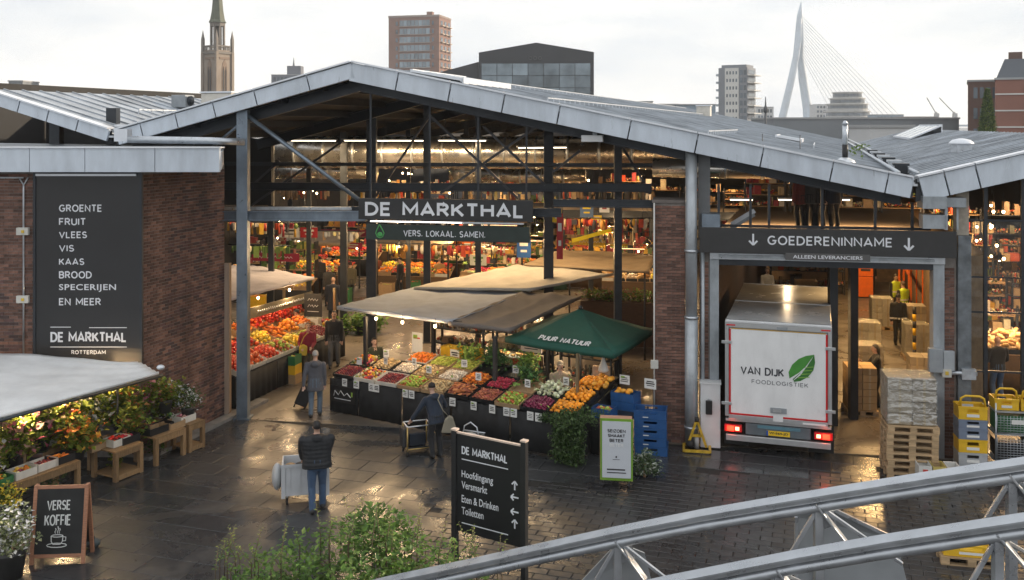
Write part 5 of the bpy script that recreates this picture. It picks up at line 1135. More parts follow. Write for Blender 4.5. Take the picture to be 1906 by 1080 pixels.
mb = MB(); a, b = ib @ PP(466, 594, 28.6), ib @ PP(582, 560, 32.4); mb.slab([a, b, b + Vector((0, 0, .32)), a + Vector((0, 0, .32))], .03, dirv=(0, 1, 0)); bd = mb.build('sign_board', M('olive_board', (.17, .15, .10), .7), bn)
d_ = (b - a); t_ = squig(d_.length * .82, .13, bn, 0, 0, wt); t_.matrix_local = Matrix.Translation(a + d_ * .1 + Vector((0, -.012, .09))) @ Matrix.Rotation(math.atan2(d_.y, d_.x), 4, 'Z') @ Matrix.Rotation(-math.atan2(d_.z, math.hypot(d_.x, d_.y)), 4, 'Y')
for i, (x, y, z) in enumerate(((1.0, 1.2, 2.5), (2.8, 1.1, 2.45), (4.6, 1.1, 2.4))): bulb(tuple(FB @ Vector((x, y, z))), 'lit bulb above the annexe produce bench', 40, 'bulbs above the annexe bench')
# white boxes, chalk board at the end of the bench
for i, (u, v, z, w_, h_) in enumerate(((552, 612, 1.3, .6, .42), (553, 625, .9, .62, .42), (510, 627, 1.3, 1.0, .4), (662, 0, 0, 0, 0))[:3]):
    p = PP(u, v, 31.0); mb = MB(); mb.box((0, 0, h_ / 2), (w_, .45, h_)); o = mb.build('carton', TRAYM['white'], None, (p.x, p.y, p.z - h_ / 2), R(-16), bevel=.01); tag(o, ('cream carton topmost beside the black chalkboard', 'cream carton under the topmost one beside the chalkboard', 'wide cream carton behind the annexe bench')[i], 'carton')
    MB().box((-w_ * .2, -.228, h_ * .5), (.12, .004, .13)).build('print', inkm, o)
o = thing('chalk_board', 'black chalkboard with white writing on stacked cartons in the aisle', 'sign', tuple(GP(583, 668)), R(-14))
MB().box((0, 0, 1.75), (.62, .04, .75)).build('board', M('slate_board', (.018, .019, .02), .6), o); MB().box((0, .0, .68), (.5, .35, 1.36)).build('stand', TRAYM['white'], o)
for i in range(2): squig(.36, .11, o, 0, 1.88 - i * .2, wt, y=-.026, align='C')
MB().box((0, -.023, 1.55), (.4, .003, .015)).build('lettering', wt, o)
crate_stack(tuple(GP(541, 712)), R(-16), 3, .52, .4, .27, ['wood', 'yellow', 'green'], 'crate in the stack at the end of the annexe bench', 'crates at the end of the annexe bench', 'apple')
# ================================================================== deeper market: mezzanine, ducts, stalls, racks
mz = thing('mezzanine', 'dark steel gallery crossing the rear of the market hall', 'gallery', HB(-4, 24, 0))
ZM = 3.35
mb = MB(); mb.slab([HB(-16, 24, ZM), HB(4.4, 24, ZM), HB(4.4, TB - .1, ZM), HB(-16, TB - .1, ZM)], .25); wp(mb, 'deck', wallin, mz)
mb = MB(); mb.ibeam(HB(-16, 23.9, ZM - .15), HB(4.4, 23.9, ZM - .15), .2, .4); wp(mb, 'edge_beam', darks, mz)
for z in (ZM + .5, ZM + 1.0): mb = MB(); mb.tube([HB(-16, 23.9, z), HB(4.4, 23.9, z)], .025, 6); wp(mb, 'rail', darks, mz)
x = -16
while x < 4.4:
    mb = MB(); mb.beam(HB(x, 23.9, ZM), HB(x, 23.9, ZM + 1.0), .05, .05); wp(mb, 'baluster', darks, mz); x += 1.7
for x in (-14, -9.6, -5.2, -.8, 3.6):
    mb = MB(); b = HB(x, 24.4, 0); mb.box((b.x, b.y, ZM / 2), (.26, .26, ZM)); wp(mb, 'post', darks, mz)
# ducts
def duct(label, pts, r, bands=8):
    o = thing('air_duct', label, 'duct', tuple(pts[0])); q = [Vector(p) - Vector(pts[0]) for p in pts]
    MB().tube(q, r, 20).build('pipe', ductm, o); d = (q[-1] - q[0])
    for i in range(1, bands):
        c = q[0] + d * i / bands; n = d.normalized(); MB().tube([c - n * .04, c + n * .04], r * 1.045, 20).build('band', galv, o)
        MB().cyl(c + Vector((0, 0, r)), Vector((c.x, c.y, c.z + r + rr(.5, .9))), .012, 5).build('hanger', darks, o)
    return o
duct('long silver air duct crossing the hall above the dark signs', [fp(400, 284, 11), fp(1300, 284, 11)], .6, 16)
duct('thinner silver duct below the yellow banner', [fp(400, 318, 18), fp(700, 318, 18)], .38, 6)
duct('lower silver duct crossing by the right hand posts above the gallery'.replace('right hand ', 'rear '), [fp(890, 327, 16), fp(1090, 327, 16)], .3, 5)
duct('dark duct running to the goods entrance above the door sign', [fp(1215, 312, 5), fp(1560, 318, 5)], .28, 5)
o = duct('wide upright silver plenum dropping from the long duct', [fp(862, 290, 12.2), fp(862, 345, 12.2)], .55, 2)
o = thing('yellow_banner', 'yellow banner strip hung along the silver duct', 'banner', tuple(fp(566, 292, 11.3)), FROT); w_ = 1.45
MB().box((w_ / 2, 0, .12), (w_, .02, .26)).build('sheet', M('banner_yellow', (.80, .66, .02), .5, emit=0), o); squig(w_ * .8, .08, o, .15, .08, inkm, y=-.016)
o = thing('yellow_banner', 'second yellow banner on the duct behind the dark post', 'banner', tuple(fp(702, 292, 11.3)), FROT); MB().box((.4, 0, .12), (.8, .02, .22)).build('sheet', M('banner_yellow', (.80, .66, .02), .5), o); MB().box((.4, -.012, .12), (.5, .003, .03)).build('lettering', inkm, o)
# hall lamps
for i, (u, v, t) in enumerate(((583, 262, 9), (680, 262, 9), (755, 262, 9), (860, 262, 9), (1010, 275, 8))): tube_lamp(tuple(fp(u, v, t)), FROT + (.5 if i == 4 else 0), 'lit tube lamp hanging under the main hall roof', 190, 1.8, .9, 'tube lamps under the main hall roof', (1, .68, .36))
for i, x in enumerate((-13, -9.5, -6, -2.5, 1, 3.4)): pendant(tuple(HB(x, 22.6, 2.75)), 'lit pendant lamp along the gallery edge', 165, 'pendant lamps along the gallery edge', .5)
for i, x in enumerate((-13.5, -9.5, -5.5, -1.5, 2.5)): pendant(tuple(HB(x, 25.4, 5.05)), 'lit pendant lamp above the upper gallery shelves', 150, 'pendant lamps above the upper gallery', 1.2, (1, .58, .26))
for i, (x, t) in enumerate(((-8.2, 12), (-5.8, 15), (-2.5, 12.5), (.8, 14), (2.8, 11), (-8.6, 18))): pendant(tuple(HB(x, t, 3.0)), 'lit pendant lamp hanging low over the market stalls', 140, 'low lamps over the market stalls', 1.5)
# gallery racks
pal = ['warm', 'pale', 'dark', 'warm', 'green', 'dark', 'warm', 'pale', 'dark', 'warm']
where = ['by the outer wall', 'with pale cartons', 'of dark bottles', 'over the aisle', 'with leafy goods', 'of dim jars', 'behind the dark post', 'of cream boxes', 'near the sign end', 'beside the goods partition']
for i in range(10):
    p = HB(-15.5 + i * 2.0, 26.4, ZM); rack(tuple(p), FROT, 1.8, rr(1.0, 1.7), (2, 3, 2, 2, 3)[i % 5], pal[i], 'upper gallery rack ' + where[i], .45, .15, 'racks on the upper gallery')
# generic fruit bench for the market inside
def stall(label, loc, ang, ln_, kinds, cloth_m, canopy=None, back=None, h_=.85, sign=None, lit=45):
    o = thing('market_stall', label, 'stall', loc, ang); fr = frame(loc, ang)
    mb = MB(); mb.slab([(0, 0, h_), (ln_, 0, h_), (ln_, 1.1, h_ + .35), (0, 1.1, h_ + .35)], .04); mb.build('bench_top', TRAYM['wood'], o); skirt(o, 0, ln_, -.02, .02, h_, cloth_m)
    zf = lambda y: h_ + .02 + .32 * y; n = len(kinds); wd = ln_ / n
    for i, k in enumerate(kinds):
        for r_ in range(2):
            kk = kinds[(i + r_ * 2) % n]; q = MB().b2((i * wd + .01, .02 + r_ * .55, zf(r_ * .55)), (i * wd + wd - .02, .04 + r_ * .55, zf(r_ * .55) + .13)).build('crate_front', TRAYM[random.choice(['wood', 'black', 'white', 'green'])], o)
            mb = MB(); s_ = 1.5
            for p in pts_in(i * wd + .02, i * wd + wd - .02, .05 + r_ * .55, .53 + r_ * .55, lambda y: zf(y) + .04, PK[kk][2] * s_ * (1.3 if PK[kk][1] in ('long', 'leafy', 'bulb') else 1.05), .06, 1): put(mb, kk, p, s_, 0)
            tag(mb.build(kk + '_heap', PK[kk][0], o), kind='stuff')
    if canopy:
        for x in (.05, ln_ - .05):
            for y, z in ((.0, 2.35), (1.6, 2.6)): MB().b2((x - .03, y - .03, 0), (x + .03, y + .03, z)).build('pole', pol, o)
        fabric(o, [(-.15, -.3, 2.35), (ln_ + .15, -.3, 2.35), (ln_ + .15, 1.8, 2.65), (-.15, 1.8, 2.65)], canopy, 'canopy', .05, valance=.14, sides=(0,))
    if sign:
        MB().box((ln_ / 2, .25, 2.15), (ln_ * .7, .03, .34)).build('sign_board', M('sign_' + sign[0], sign[2], .5), o)
        squig(ln_ * .5, .15, o, ln_ / 2, 2.08, wt, y=.225, align='C')
    if lit: light(MB().b2((ln_ * .3, .6, 2.2), (ln_ * .7, .63, 2.22)).build('strip_light', tubew, o), (ln_ / 2, .6, 2.15), lit * .7, (1, .68, .36), ln_ * .7, 'AREA', sy=.1)
    if back:
        for b_ in range(int(ln_ // 1.3)):
            for x in (0, 1.2): MB().b2((b_ * 1.3 + x, 2.0, 0), (b_ * 1.3 + x + .04, 2.4, 2.6)).build('upright', darks, o)
            for i in range(4):
                z = .9 + i * .45; MB().b2((b_ * 1.3, 2.0, z), (b_ * 1.3 + 1.24, 2.4, z + .025)).build('shelf', TRAYM['wood'], o); mb = MB(); x = .05
                while x < 1.1:
                    q = rr(.08, .26); hh = rr(.15, .36)
                    if random.random() < .6: mb.box((b_ * 1.3 + x + q / 2, 2.15, z + .03 + hh / 2), (q * .9, .25, hh))
                    else:
                        for _ in range(6): mb.ball((b_ * 1.3 + x + rr(0, q), rr(2.03, 2.3), z + .07 + rr(0, .1)), rr(.03, .055), lod=0)
                    x += q
                tag(mb.build('goods', GM[back], o), kind='stuff')
    return o
DC = M('dark_skirt', (.02, .02, .02), .8); BC = M('brown_skirt', (.10, .06, .03), .8); GC = M('green_skirt', (.02, .06, .03), .8)
KS = [['orange', 'tomato', 'lemon', 'apple', 'carrot'], ['lettuce', 'tomato', 'pepper', 'bean', 'potato'], ['bread', 'potato', 'mushroom', 'bread', 'lemon'], ['pepper', 'orange', 'carrot', 'tomato', 'lemon'], ['kale', 'fennel', 'lettuce', 'radish', 'carrot'], ['plum', 'apple', 'orange', 'lemon', 'tomato']]
def sg(u, v): return tuple(GP(u, v))
stall('fruit stall with oranges below a brown canopy by the low posts', sg(700, 548), FROT, 3.4, KS[0], BC, TAN, 'warm', sign=('ochre', 'FRUIT', (.5, .25, .02)))
stall('vegetable stall with white sign far down the aisle', sg(470, 528), FROT, 3.6, KS[1], DC, None, 'green', sign=('red', 'GROENTE', (.35, .02, .02)))
stall('bread stall with golden loaves behind the camel coat', sg(800, 522), FROT, 3.4, KS[2], BC, None, 'pale', sign=('brown', 'BROOD', (.12, .06, .03)))
stall('pepper stall beside the rear posts', sg(575, 512), FROT, 3.6, KS[3], DC, None, 'warm', sign=('maroon', 'VERS', (.3, .02, .06)))
stall('leafy greens stall near the blue poster', sg(910, 540), FROT + .15, 3.6, KS[4], GC, None, 'green')
stall('mixed fruit stall at the pillar end of the market', sg(1040, 535), FROT, 3.8, KS[5], BC, None, 'warm', sign=('yellow', 'KAAS', (.6, .4, .02)))
stall('dim corner stall near the annexe with lemons', sg(408, 560), FROT, 2.6, ['lemon', 'potato', 'bread', 'apple'], BC, None, 'pale')
stall('far fruit stall under the gallery by the wall', sg(430, 500), FROT, 5, KS[5], DC, None, 'warm'); stall('far cheese stall under the gallery at mid hall', sg(640, 496), FROT, 5, ['lemon', 'bread', 'potato', 'lemon', 'mushroom'], BC, None, 'pale')
stall('far tomato stall under the gallery behind the signs', sg(840, 496), FROT, 5, KS[3], DC, None, 'warm'); stall('far stall under the gallery next to the partition', sg(1030, 498), FROT, 5, KS[0], DC, None, 'dark')
# banners and posters hung in the hall
def poster(u, v, Y, w_, h_, col, label, mark=None, col2=(.7, .68, .62)):
    p = PP(u, v, Y); o = thing('hanging_poster', label, 'poster', (p.x, p.y, p.z), FROT)
    MB().box((0, 0, 0), (w_, .02, h_)).build('sheet', M('poster_%s' % label.split()[0], col, .55), o)
    MB().box((0, -.013, h_ * .2), (w_ * .6, .003, h_ * .18)).build('print', M('pp_%d' % int(col2[0] * 100), col2, .5), o); MB().box((0, -.013, -h_ * .15), (w_ * .45, .003, h_ * .12)).build('print', M('pp_%d' % int(col2[0] * 100), col2, .5), o)
    for s in (-1, 1): MB().cyl((s * w_ * .45, 0, h_ / 2), (s * w_ * .45, 0, h_ / 2 + 1.2), .006, 4).build('cord', darks, o)
for a in ((538, 433, 40, .9, .42, (.62, .6, .55), 'cream banner with dark print above the vegetable stall', None, (.05, .05, .05)), (575, 433, 40, .75, .42, (.40, .025, .03), 'crimson banner beside the cream one above the vegetable stall'), (975, 462, 38, .55, .75, (.02, .09, .30), 'blue poster with white print behind the camel stall'), (870, 460, 42, .45, .6, (.7, .16, .02), 'orange poster hanging beyond the sign boards'),
          (1092, 392, 36, .5, .5, (.10, .18, .35), 'skyblue picture card hanging over the tan awning', None, (.75, .6, .05)), (1037, 402, 30, .3, .4, (.75, .52, .02), 'yellow card next to the thick dark post'), (1125, 385, 34, .35, .4, (.66, .66, .62), 'white price card high above the tan awning', None, (.2, .02, .02)), (1110, 408, 36, .4, .28, (.75, .55, .03), 'amber card below the skyblue picture'), (655, 458, 44, 1.0, .3, (.38, .02, .06), 'raspberry banner above the rear aisle stalls'), (890, 484, 40, .7, .45, (.55, .56, .5), 'ivory panel with green print among rear stalls', None, (.1, .25, .06)), (1042, 440, 27.5, .18, 1.3, (.42, .02, .02), 'scarlet upright banner right beside the thick dark post')): poster(*a)
o = thing('yellow_pennant', 'long yellow pennant strip slanting over the tan awning', 'pennant', tuple(PP(1065, 452, 33))); mb = MB(); a, b = Vector((0, 0, 0)), PP(1138, 432, 33) - PP(1065, 452, 33); mb.slab([a, b, b + Vector((0, 0, .13)), a + Vector((0, 0, .13))], .01, dirv=(0, 1, 0)); mb.build('sheet', M('banner_yellow', (.80, .66, .02), .5), o)
for i in range(36):
    u, v, t = rr(420, 1200), rr(345, 475) if i % 3 else rr(300, 360), rr(12, 23); bulb(tuple(fp(u, v, t)), 'small lit bulb hanging over the inner market stalls', 0, 'small bulbs over the inner market', .9, lit=False)
# rails of hanging goods, wall racks under the gallery, floor crates
def hang_rail(label, u, v, t, ln_, pal, n=22):
    p = fp(u, v, t); o = thing('hanging_rail', label, 'rail', tuple(p), FROT); MB().tube([(0, 0, 0), (ln_, 0, 0)], .02, 6).build('bar', darks, o)
    for x in (.05, ln_ - .05): MB().cyl((x, 0, 0), (x, 0, 1.0), .01, 5).build('hanger', darks, o)
    mb = MB()
    for i in range(n):
        x = rr(.05, ln_ - .05); h_ = rr(.12, .45); q = random.random()
        if q < .4: mb.box((x, rr(-.1, .1), -h_ / 2 - .05), (rr(.06, .2), .06, h_), rz=rr(-.4, .4))
        elif q < .75: mb.ball((x, rr(-.1, .1), -h_ * .6), (rr(.05, .1), rr(.05, .1), h_ * .5), lod=1)
        else: mb.cyl((x, 0, -.05), (x, 0, -h_ - .1), .03, 7, r2=.05)
    tag(mb.build('goods', GM[pal], o), kind='stuff'); return o
for i, (u, v, t, l_, p_) in enumerate(((420, 412, 10, 3.2, 'warm'), (520, 428, 14, 3.5, 'pale'), (690, 452, 12, 3.4, 'warm'), (830, 455, 15, 3.6, 'warm'), (1040, 405, 10, 3.0, 'warm'), (1110, 430, 13, 3.2, 'dark'), (470, 352, 16, 3.6, 'dark'), (640, 356, 17, 4.0, 'warm'), (1040, 352, 12, 3.6, 'dark'), (860, 352, 16, 4, 'pale'), (1150, 405, 8, 2.0, 'warm'), (425, 455, 9, 2.4, 'green'))): hang_rail('rail of hung wares ' + ('by the annexe post', 'over the vegetable stall', 'over the aisle stall', 'over the bread stall', 'over the tan awning', 'next to the pillar', 'high under the second duct', 'high behind the sign', 'high near the pillar', 'high at the plenum', 'tucked by the pillar top', 'over the corner stall')[i], u, v, t, l_, p_, 30)
for i in range(8): rack(tuple(HB(-15.8 + i * 2.5, 33, 0)), FROT, 2.3, 2.7, 4, ('warm', 'pale', 'green', 'warm', 'dark', 'warm', 'pale', 'warm')[i], 'tall rack under the gallery, %s from the annexe' % names[i], .5, .3, 'tall racks under the gallery')
stall('berry stall half hidden by the lavender awning', sg(445, 575), FROT, 3.0, KS[3], DC, None, 'green', sign=('berry', 'FRUIT', (.3, .02, .05))); stall('citrus stall past the chalkboard', sg(540, 545), FROT, 2.8, KS[0], BC, TAN, None, sign=('teal', 'SAP', (.02, .2, .2)) if False else None)
stall('herb stall behind the cream awning', sg(850, 560), FROT, 3.2, KS[4], GC, None, 'warm'); stall('nut stall by the brick pillar', sg(1120, 560), FROT, 2.6, KS[2], BC, None, 'warm')
for i, (u, v) in enumerate(((640, 575), (720, 565), (560, 565), (480, 590), (770, 560))): crate_stack(tuple(GP(u, v)), rr(-.3, .3), 3, .6, .45, .28, random.choice(['wood', 'yellow', 'green', 'white']), 'crate on the market floor ' + ('near the olive parka', 'by the brown canopy stall', 'beside the aisle', 'behind the chalkboard', 'beneath the bread stall')[i], 'crates on the market floor', random.choice(['orange', 'apple', 'tomato']))
# aisle greenery
o = thing('potted_fern', 'leafy green pot plants on the aisle floor behind the grey awning', 'plant', tuple(GP(672, 622))); mb = MB(); leaves(mb, (0, 0, .4), (.9, .35, .3), 700, .16); mb.build('foliage', lf('veg', [(.07, .16, .03)]), o); MB().lathe([(.2, 0), (.26, .3)]).build('pot', inkm, o)
# ================================================================== goods bay
x0b, x1b = FX(1300), FX(1780)
gb = thing('goods_bay', 'goods bay interior with dark partition, ceiling deck and corridor', 'loading bay', HB(x0b, .5, 0))
for xx, nm in ((x0b + .25, 'partition'),):
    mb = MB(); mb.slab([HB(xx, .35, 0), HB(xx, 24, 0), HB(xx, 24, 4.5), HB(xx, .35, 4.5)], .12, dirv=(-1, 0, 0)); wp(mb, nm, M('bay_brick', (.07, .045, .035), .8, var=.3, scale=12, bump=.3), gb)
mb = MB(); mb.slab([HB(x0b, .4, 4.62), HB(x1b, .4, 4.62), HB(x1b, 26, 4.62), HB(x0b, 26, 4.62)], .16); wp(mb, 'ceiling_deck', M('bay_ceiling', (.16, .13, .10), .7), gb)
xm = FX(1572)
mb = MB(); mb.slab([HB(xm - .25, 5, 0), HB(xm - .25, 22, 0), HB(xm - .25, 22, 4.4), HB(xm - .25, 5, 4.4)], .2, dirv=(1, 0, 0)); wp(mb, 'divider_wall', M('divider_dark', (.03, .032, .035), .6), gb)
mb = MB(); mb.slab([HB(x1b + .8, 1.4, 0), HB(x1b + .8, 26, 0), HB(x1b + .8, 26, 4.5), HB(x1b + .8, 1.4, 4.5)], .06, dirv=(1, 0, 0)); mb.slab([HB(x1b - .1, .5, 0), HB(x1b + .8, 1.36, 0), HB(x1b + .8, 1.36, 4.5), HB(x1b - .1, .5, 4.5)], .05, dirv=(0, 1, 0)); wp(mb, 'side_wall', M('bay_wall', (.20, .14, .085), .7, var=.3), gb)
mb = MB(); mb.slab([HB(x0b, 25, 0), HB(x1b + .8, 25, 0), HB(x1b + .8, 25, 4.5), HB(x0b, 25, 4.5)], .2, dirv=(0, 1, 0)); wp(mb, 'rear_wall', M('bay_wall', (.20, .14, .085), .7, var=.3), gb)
for u, t in ((1550, 2), (1588, 2.6)):
    k = (u - 953) / FPX; xx = (k * (FA + t) - DX * t) / (1 + FS * k); b = HB(xx, t, 0); mb = MB(); mb.box((b.x, b.y, 2.2), (.2, .2, 4.4)); wp(mb, 'steel_post', darks, gb)
for i, t in enumerate((3.5, 8, 13, 18)): tube_lamp(tuple(HB(FX(1660) - .0, t, 4.25)), DROT + R(90), 'lit tube lamp on the goods corridor ceiling', 150, 1.6, .2, 'tube lamps of the goods corridor', (1, .60, .24))
for i, t in enumerate((9, 15)): tube_lamp(tuple(HB(FX(1440), t, 4.25)), DROT + R(90), 'dim tube lamp above the parked truck', 30, 1.2, .2, 'tube lamps above the truck', (1, .72, .42))
# upper storey over the bay: racks, lamps, people
for i in range(4): rack(tuple(HB(FX(1320) + i * 1.5, 11, 4.62)), FROT, 1.35, 1.6, 4, ['warm', 'dark', 'pale', 'warm'][i], 'upper storey rack over the goods bay ' + ('next to the ramp', 'with dark stock', 'of pale stock', 'near the gutter')[i], .4, .15)
for i, u in enumerate((1490, 1508, 1526, 1553)):
    p = PP(u, 426, 0.001) if False else None
    t = 5.5; k = (u - 953) / FPX; xx = (k * (FA + t) - DX * t) / (1 + FS * k); b = HB(xx, t, 4.62)
    person(('person in dark red jacket', 'person in charcoal coat', 'person in black hooded coat', 'person in navy parka')[i] + ' standing upstairs over the goods sign', tuple(b), (20, -30, 5, 12)[i], (1.66, 1.72, 1.76, 1.74)[i], (('dkred', (.12, .02, .02)), ('charcoal', (.04, .04, .04)), ('blackc', (.012, .012, .013)), ('navy', (.012, .022, .042)))[i], ('blacktrouser', (.010, .011, .014)), (.03, .02, .015), vox=.022, coat=.1)
for i, u in enumerate((1380, 1470, 1560, 1650)): tube_lamp(tuple(fp(u, 372, 6)), FROT, 'lit tube lamp in the upper storey over the goods sign', 45, .7, .35, 'tube lamps over the goods sign', (1, .62, .3))
o = thing('stair_ramp', 'lit inclined stair with pale balustrade above the goods sign', 'stair', tuple(fp(1360, 424, 2.5)), FROT)
d_ = fp(1400, 398, 2.5) - fp(1360, 424, 2.5); MB().beam((0, 0, 0), (d_.length * .9, 0, d_.z), .5, .08).build('flight', jm, o); MB().beam((0, -.2, .1), (d_.length * .9, -.2, d_.z + .1), .03, .12).build('balustrade', tubew if False else fasl, o)
# glazing over the goods sign
gz = thing('transom_glazing', 'dark framed glazing above the goods entrance sign', 'window', tuple(HB(x0b, .3, 0)), FROT)
for z in (4.75, 5.2): MB().b2((.2, -.03, z - .03), (bx(1735), .03, z + .03)).build('transom', darks, gz)
for u in (1335, 1395, 1430, 1530, 1630, 1700): MB().b2((bx(u) - .03, -.03, 4.6), (bx(u) + .03, .03, min(RZ(FX(u)) - .6, 6.2))).build('mullion', darks, gz)
for a, b in ((1335, 1395), (1395, 1430), (1430, 1530), (1530, 1630), (1630, 1700)): MB().b2((bx(a) + .035, -.006, 4.79), (bx(b) - .035, .0, 5.16)).build('pane', glass('dark_pane', (.72, .74, .74), .08), gz)
# ------------------------------------------------------------------ truck
tr = thing('delivery_truck', 'white box delivery truck with leaf logo reversed into the goods bay', 'truck', (6.10, 22.2, 0), DROT)
wh = M('truck_white', (.78, .80, .82), .32, stain=.09, sscale=1.6, var=.04, scale=1.5, rvar=.06); alu = M('truck_aluminium', (.58, .60, .62), .34, .8, var=.08); rub = M('rubber', (.015, .015, .015), .7); redr = M('red_reflector', (.55, .015, .02), .35); lamp_r = M('tail_light_on', (1, .05, .02), .3, emit=2.2); lamp_w = M('lamp_white', (1, .5, .25), .3, emit=2.5)
W2, ZB, ZTT, LB = 1.17, .86, 3.03, 5.5
MB().b2((-W2, .03, ZB), (W2, LB, ZTT)).build('cargo_box', wh, tr, bevel=.02)
rf = MB().b2((-W2 - .01, .0, ZTT + .002), (W2 + .01, LB, ZTT + .06)).build('roof', M('truck_roof', (.62, .64, .66), .22, .25, var=.1, scale=1.2, rvar=.1), tr, bevel=.02)
for y in (.02, 2.6, LB - .05): MB().b2((-W2 - .012, y, ZTT + .061), (W2 + .012, y + .05, ZTT + .068)).build('roof_rib', alu, rf)
fr_ = MB(); fr_.b2((-W2 - .012, -.05, ZB), (-W2 + .07, .028, ZTT + .03)); fr_.b2((W2 - .07, -.05, ZB), (W2 + .012, .028, ZTT + .03)); fr_.b2((-W2 + .07, -.05, ZTT - .10), (W2 - .07, .028, ZTT + .03)); fr_.b2((-W2 + .07, -.05, ZB - .06), (W2 - .07, .028, ZB + .04)); fr_.build('rear_frame', alu, tr, bevel=.006)
dr = MB().b2((-W2 + .10, -.04, ZB + .06), (W2 - .10, .02, ZTT - .12)).build('rear_door', wh, tr)
for s in (-1, 1): MB().b2((s * (W2 - .1) - .02, -.047, ZB + .06), (s * (W2 - .1) + .02, -.041, ZTT - .14)).build('reflective_strip', redr, dr)
MB().b2((-W2 + .10, -.047, ZB + .045), (W2 - .10, -.041, ZB + .085)).build('reflective_strip', redr, dr); MB().b2((-W2 + .12, -.047, ZTT - .135), (W2 - .12, -.041, ZTT - .115)).build('reflective_strip', M('amber_strip', (.5, .3, .04), .4), dr)
for s in (-1, 1):
    for z in (ZB + .3, ZTT - .45): MB().b2((s * (W2 - .02) - .11, -.075, z - .035), (s * (W2 - .02) + .11, -.048, z + .035)).build('hinge', alu, dr, bevel=.006)
    MB().b2((s * (W2 - .12) - .1, -.062, ZTT - .06), (s * (W2 - .12) + .1, -.05, ZTT - .03)).build('marker_lamp', redr, fr_ and tr)
MB().b2((-.02, -.062, ZTT - .10), (.22, -.05, ZTT - .03)).build('camera_housing', M('grey_metal', (.3, .33, .36), .5, .3), tr)
ltr = M('truck_lettering', (.03, .035, .045), .5)
text('VAN DIJK', .97, .185, dr, -.83, 1.86, ltr, y=-.043, bold=.016); text('FOODLOGISTIEK', 1.25, .095, dr, -.58, 1.66, M('truck_lettering_grey', (.14, .15, .17), .5), y=-.043, bold=.002, space=1.25)
# leaf emblem: two green halves split by a white midrib
lo = [(.26, 1.84), (.24, 1.98), (.32, 2.16), (.46, 2.30), (.62, 2.38), (.80, 2.42)]; hi_ = [(.80, 2.42), (.82, 2.24), (.78, 2.06), (.66, 1.90), (.50, 1.80), (.36, 1.77)]
mb = MB(); mb.prism([(x, z) for x, z in lo] + [(.62, 2.14), (.46, 1.98)], .003, axis='Y', off=-.046); mb.build('emblem', M('leaf_green', (.06, .26, .04), .45, var=.2), dr)
mb = MB(); mb.prism([(x, z) for x, z in hi_] + [(.33, 1.83), (.48, 1.97), (.64, 2.13)], .003, axis='Y', off=-.046); mb.build('emblem', M('leaf_green_dark', (.035, .16, .03), .45, var=.2), dr)
mb = MB(); mb.prism([(.30, 1.76), (.50, 1.93), (.78, 2.36), (.48, 1.955)], .002, axis='Y', off=-.0485); mb.build('emblem', wt, dr)
for k in range(4): mb = MB(); z = 1.86 + k * .08; mb.prism([(.44 + k * .05, z), (.70 + k * .03, z + .035), (.70 + k * .03, z + .05), (.45 + k * .05, z + .022)], .002, axis='Y', off=-.0485); mb.build('emblem', M('leaf_green_light', (.22, .42, .07), .45), dr)
h_ = MB().b2((-.16, -.06, 1.02), (.2, -.042, 1.14)).build('latch_plate', M('grey_metal', (.3, .33, .36), .5, .3), dr); MB().b2((-.1, -.07, 1.04), (.08, -.061, 1.12)).build('latch', alu, h_)
MB().b2((-.1, -.052, ZB - .03), (.12, -.051, ZB + .10)).build('label_plate', wh, tr); MB().b2((.55, -.058, ZB - .04), (1.05, -.051, ZB)).build('label_plate', wh, tr)
MB().b2((-W2, -.02, .74), (W2, .1, ZB - .062)).build('sill_beam', alu, tr, bevel=.008)
MB().b2((-.72, .0, .46), (.72, .07, .72)).build('plate_carrier', M('carrier_grey', (.10, .13, .15), .5), tr, bevel=.008)
MB().b2((-.45, -.012, .63), (.5, -.002, .70)).build('rear_strip', M('teal_strip', (.10, .22, .28), .4), tr); 
pl = MB().b2((-.25, -.022, .485), (.27, -.003, .595)).build('number_plate', M('plate_yellow', (.78, .52, .02), .4), tr); text('W-569-JD', .42, .066, pl, .02, .508, inkm, y=-.024, align='C', bold=.02); MB().b2((-.25, -.024, .485), (-.21, -.0225, .595)).build('plate_band', M('plate_blue', (.02, .08, .4), .4), pl)
for s in (-1, 1):
    lc = MB().b2((s * 1.0 - .2, -.04, .50), (s * 1.0 + .2, .05, .66)).build('tail_light', redr, tr, bevel=.01)
    MB().b2((s * 1.06 - .08, -.052, .52), (s * 1.06 + .08, -.041, .64)).build('lens', lamp_r, lc); MB().b2((s * .9 - .05, -.052, .54), (s * .9 + .04, -.041, .62)).build('lens', lamp_w, lc)
    light(lc, (s * 1.04, -.2, .56), 1.6, (1, .12, .04), .06)
    MB().b2((s * .95 - .28, .3, .1), (s * .95 + .28, .33, .75)).build('mud_flap', rub, tr)
    for y in (1.3, 6.6):
        w__ = MB().tube([(s * .80, y, .46), (s * 1.14, y, .46)], .46, 22).build('wheel', rub, tr); MB().tube([(s * 1.10, y, .46), (s * 1.15, y, .46)], .27, 18).build('rim', alu, w__)
MB().b2((-1.16, -.06, .30), (1.16, .04, .44)).build('bumper', alu, tr, bevel=.01)
MB().b2((-.45, .1, .6), (.45, 7.2, .8)).build('chassis', rub, tr)
cabm = MB(); cabm.prism([(LB + .25, .55), (LB + 2.1, .55), (LB + 2.1, 1.45), (LB + 1.9, 2.55), (LB + .25, 2.6)], 2.3, axis='X', off=-1.15); cb_ = cabm.build('cab', wh, tr, bevel=.05)
MB().slab([(-1.0, LB + 2.09, 1.5), (1.0, LB + 2.09, 1.5), (.95, LB + 1.93, 2.45), (-.95, LB + 1.93, 2.45)], .02, dirv=(0, 1, 0)).build('windscreen', M('dark_glass', (.02, .025, .03), .08), cb_)
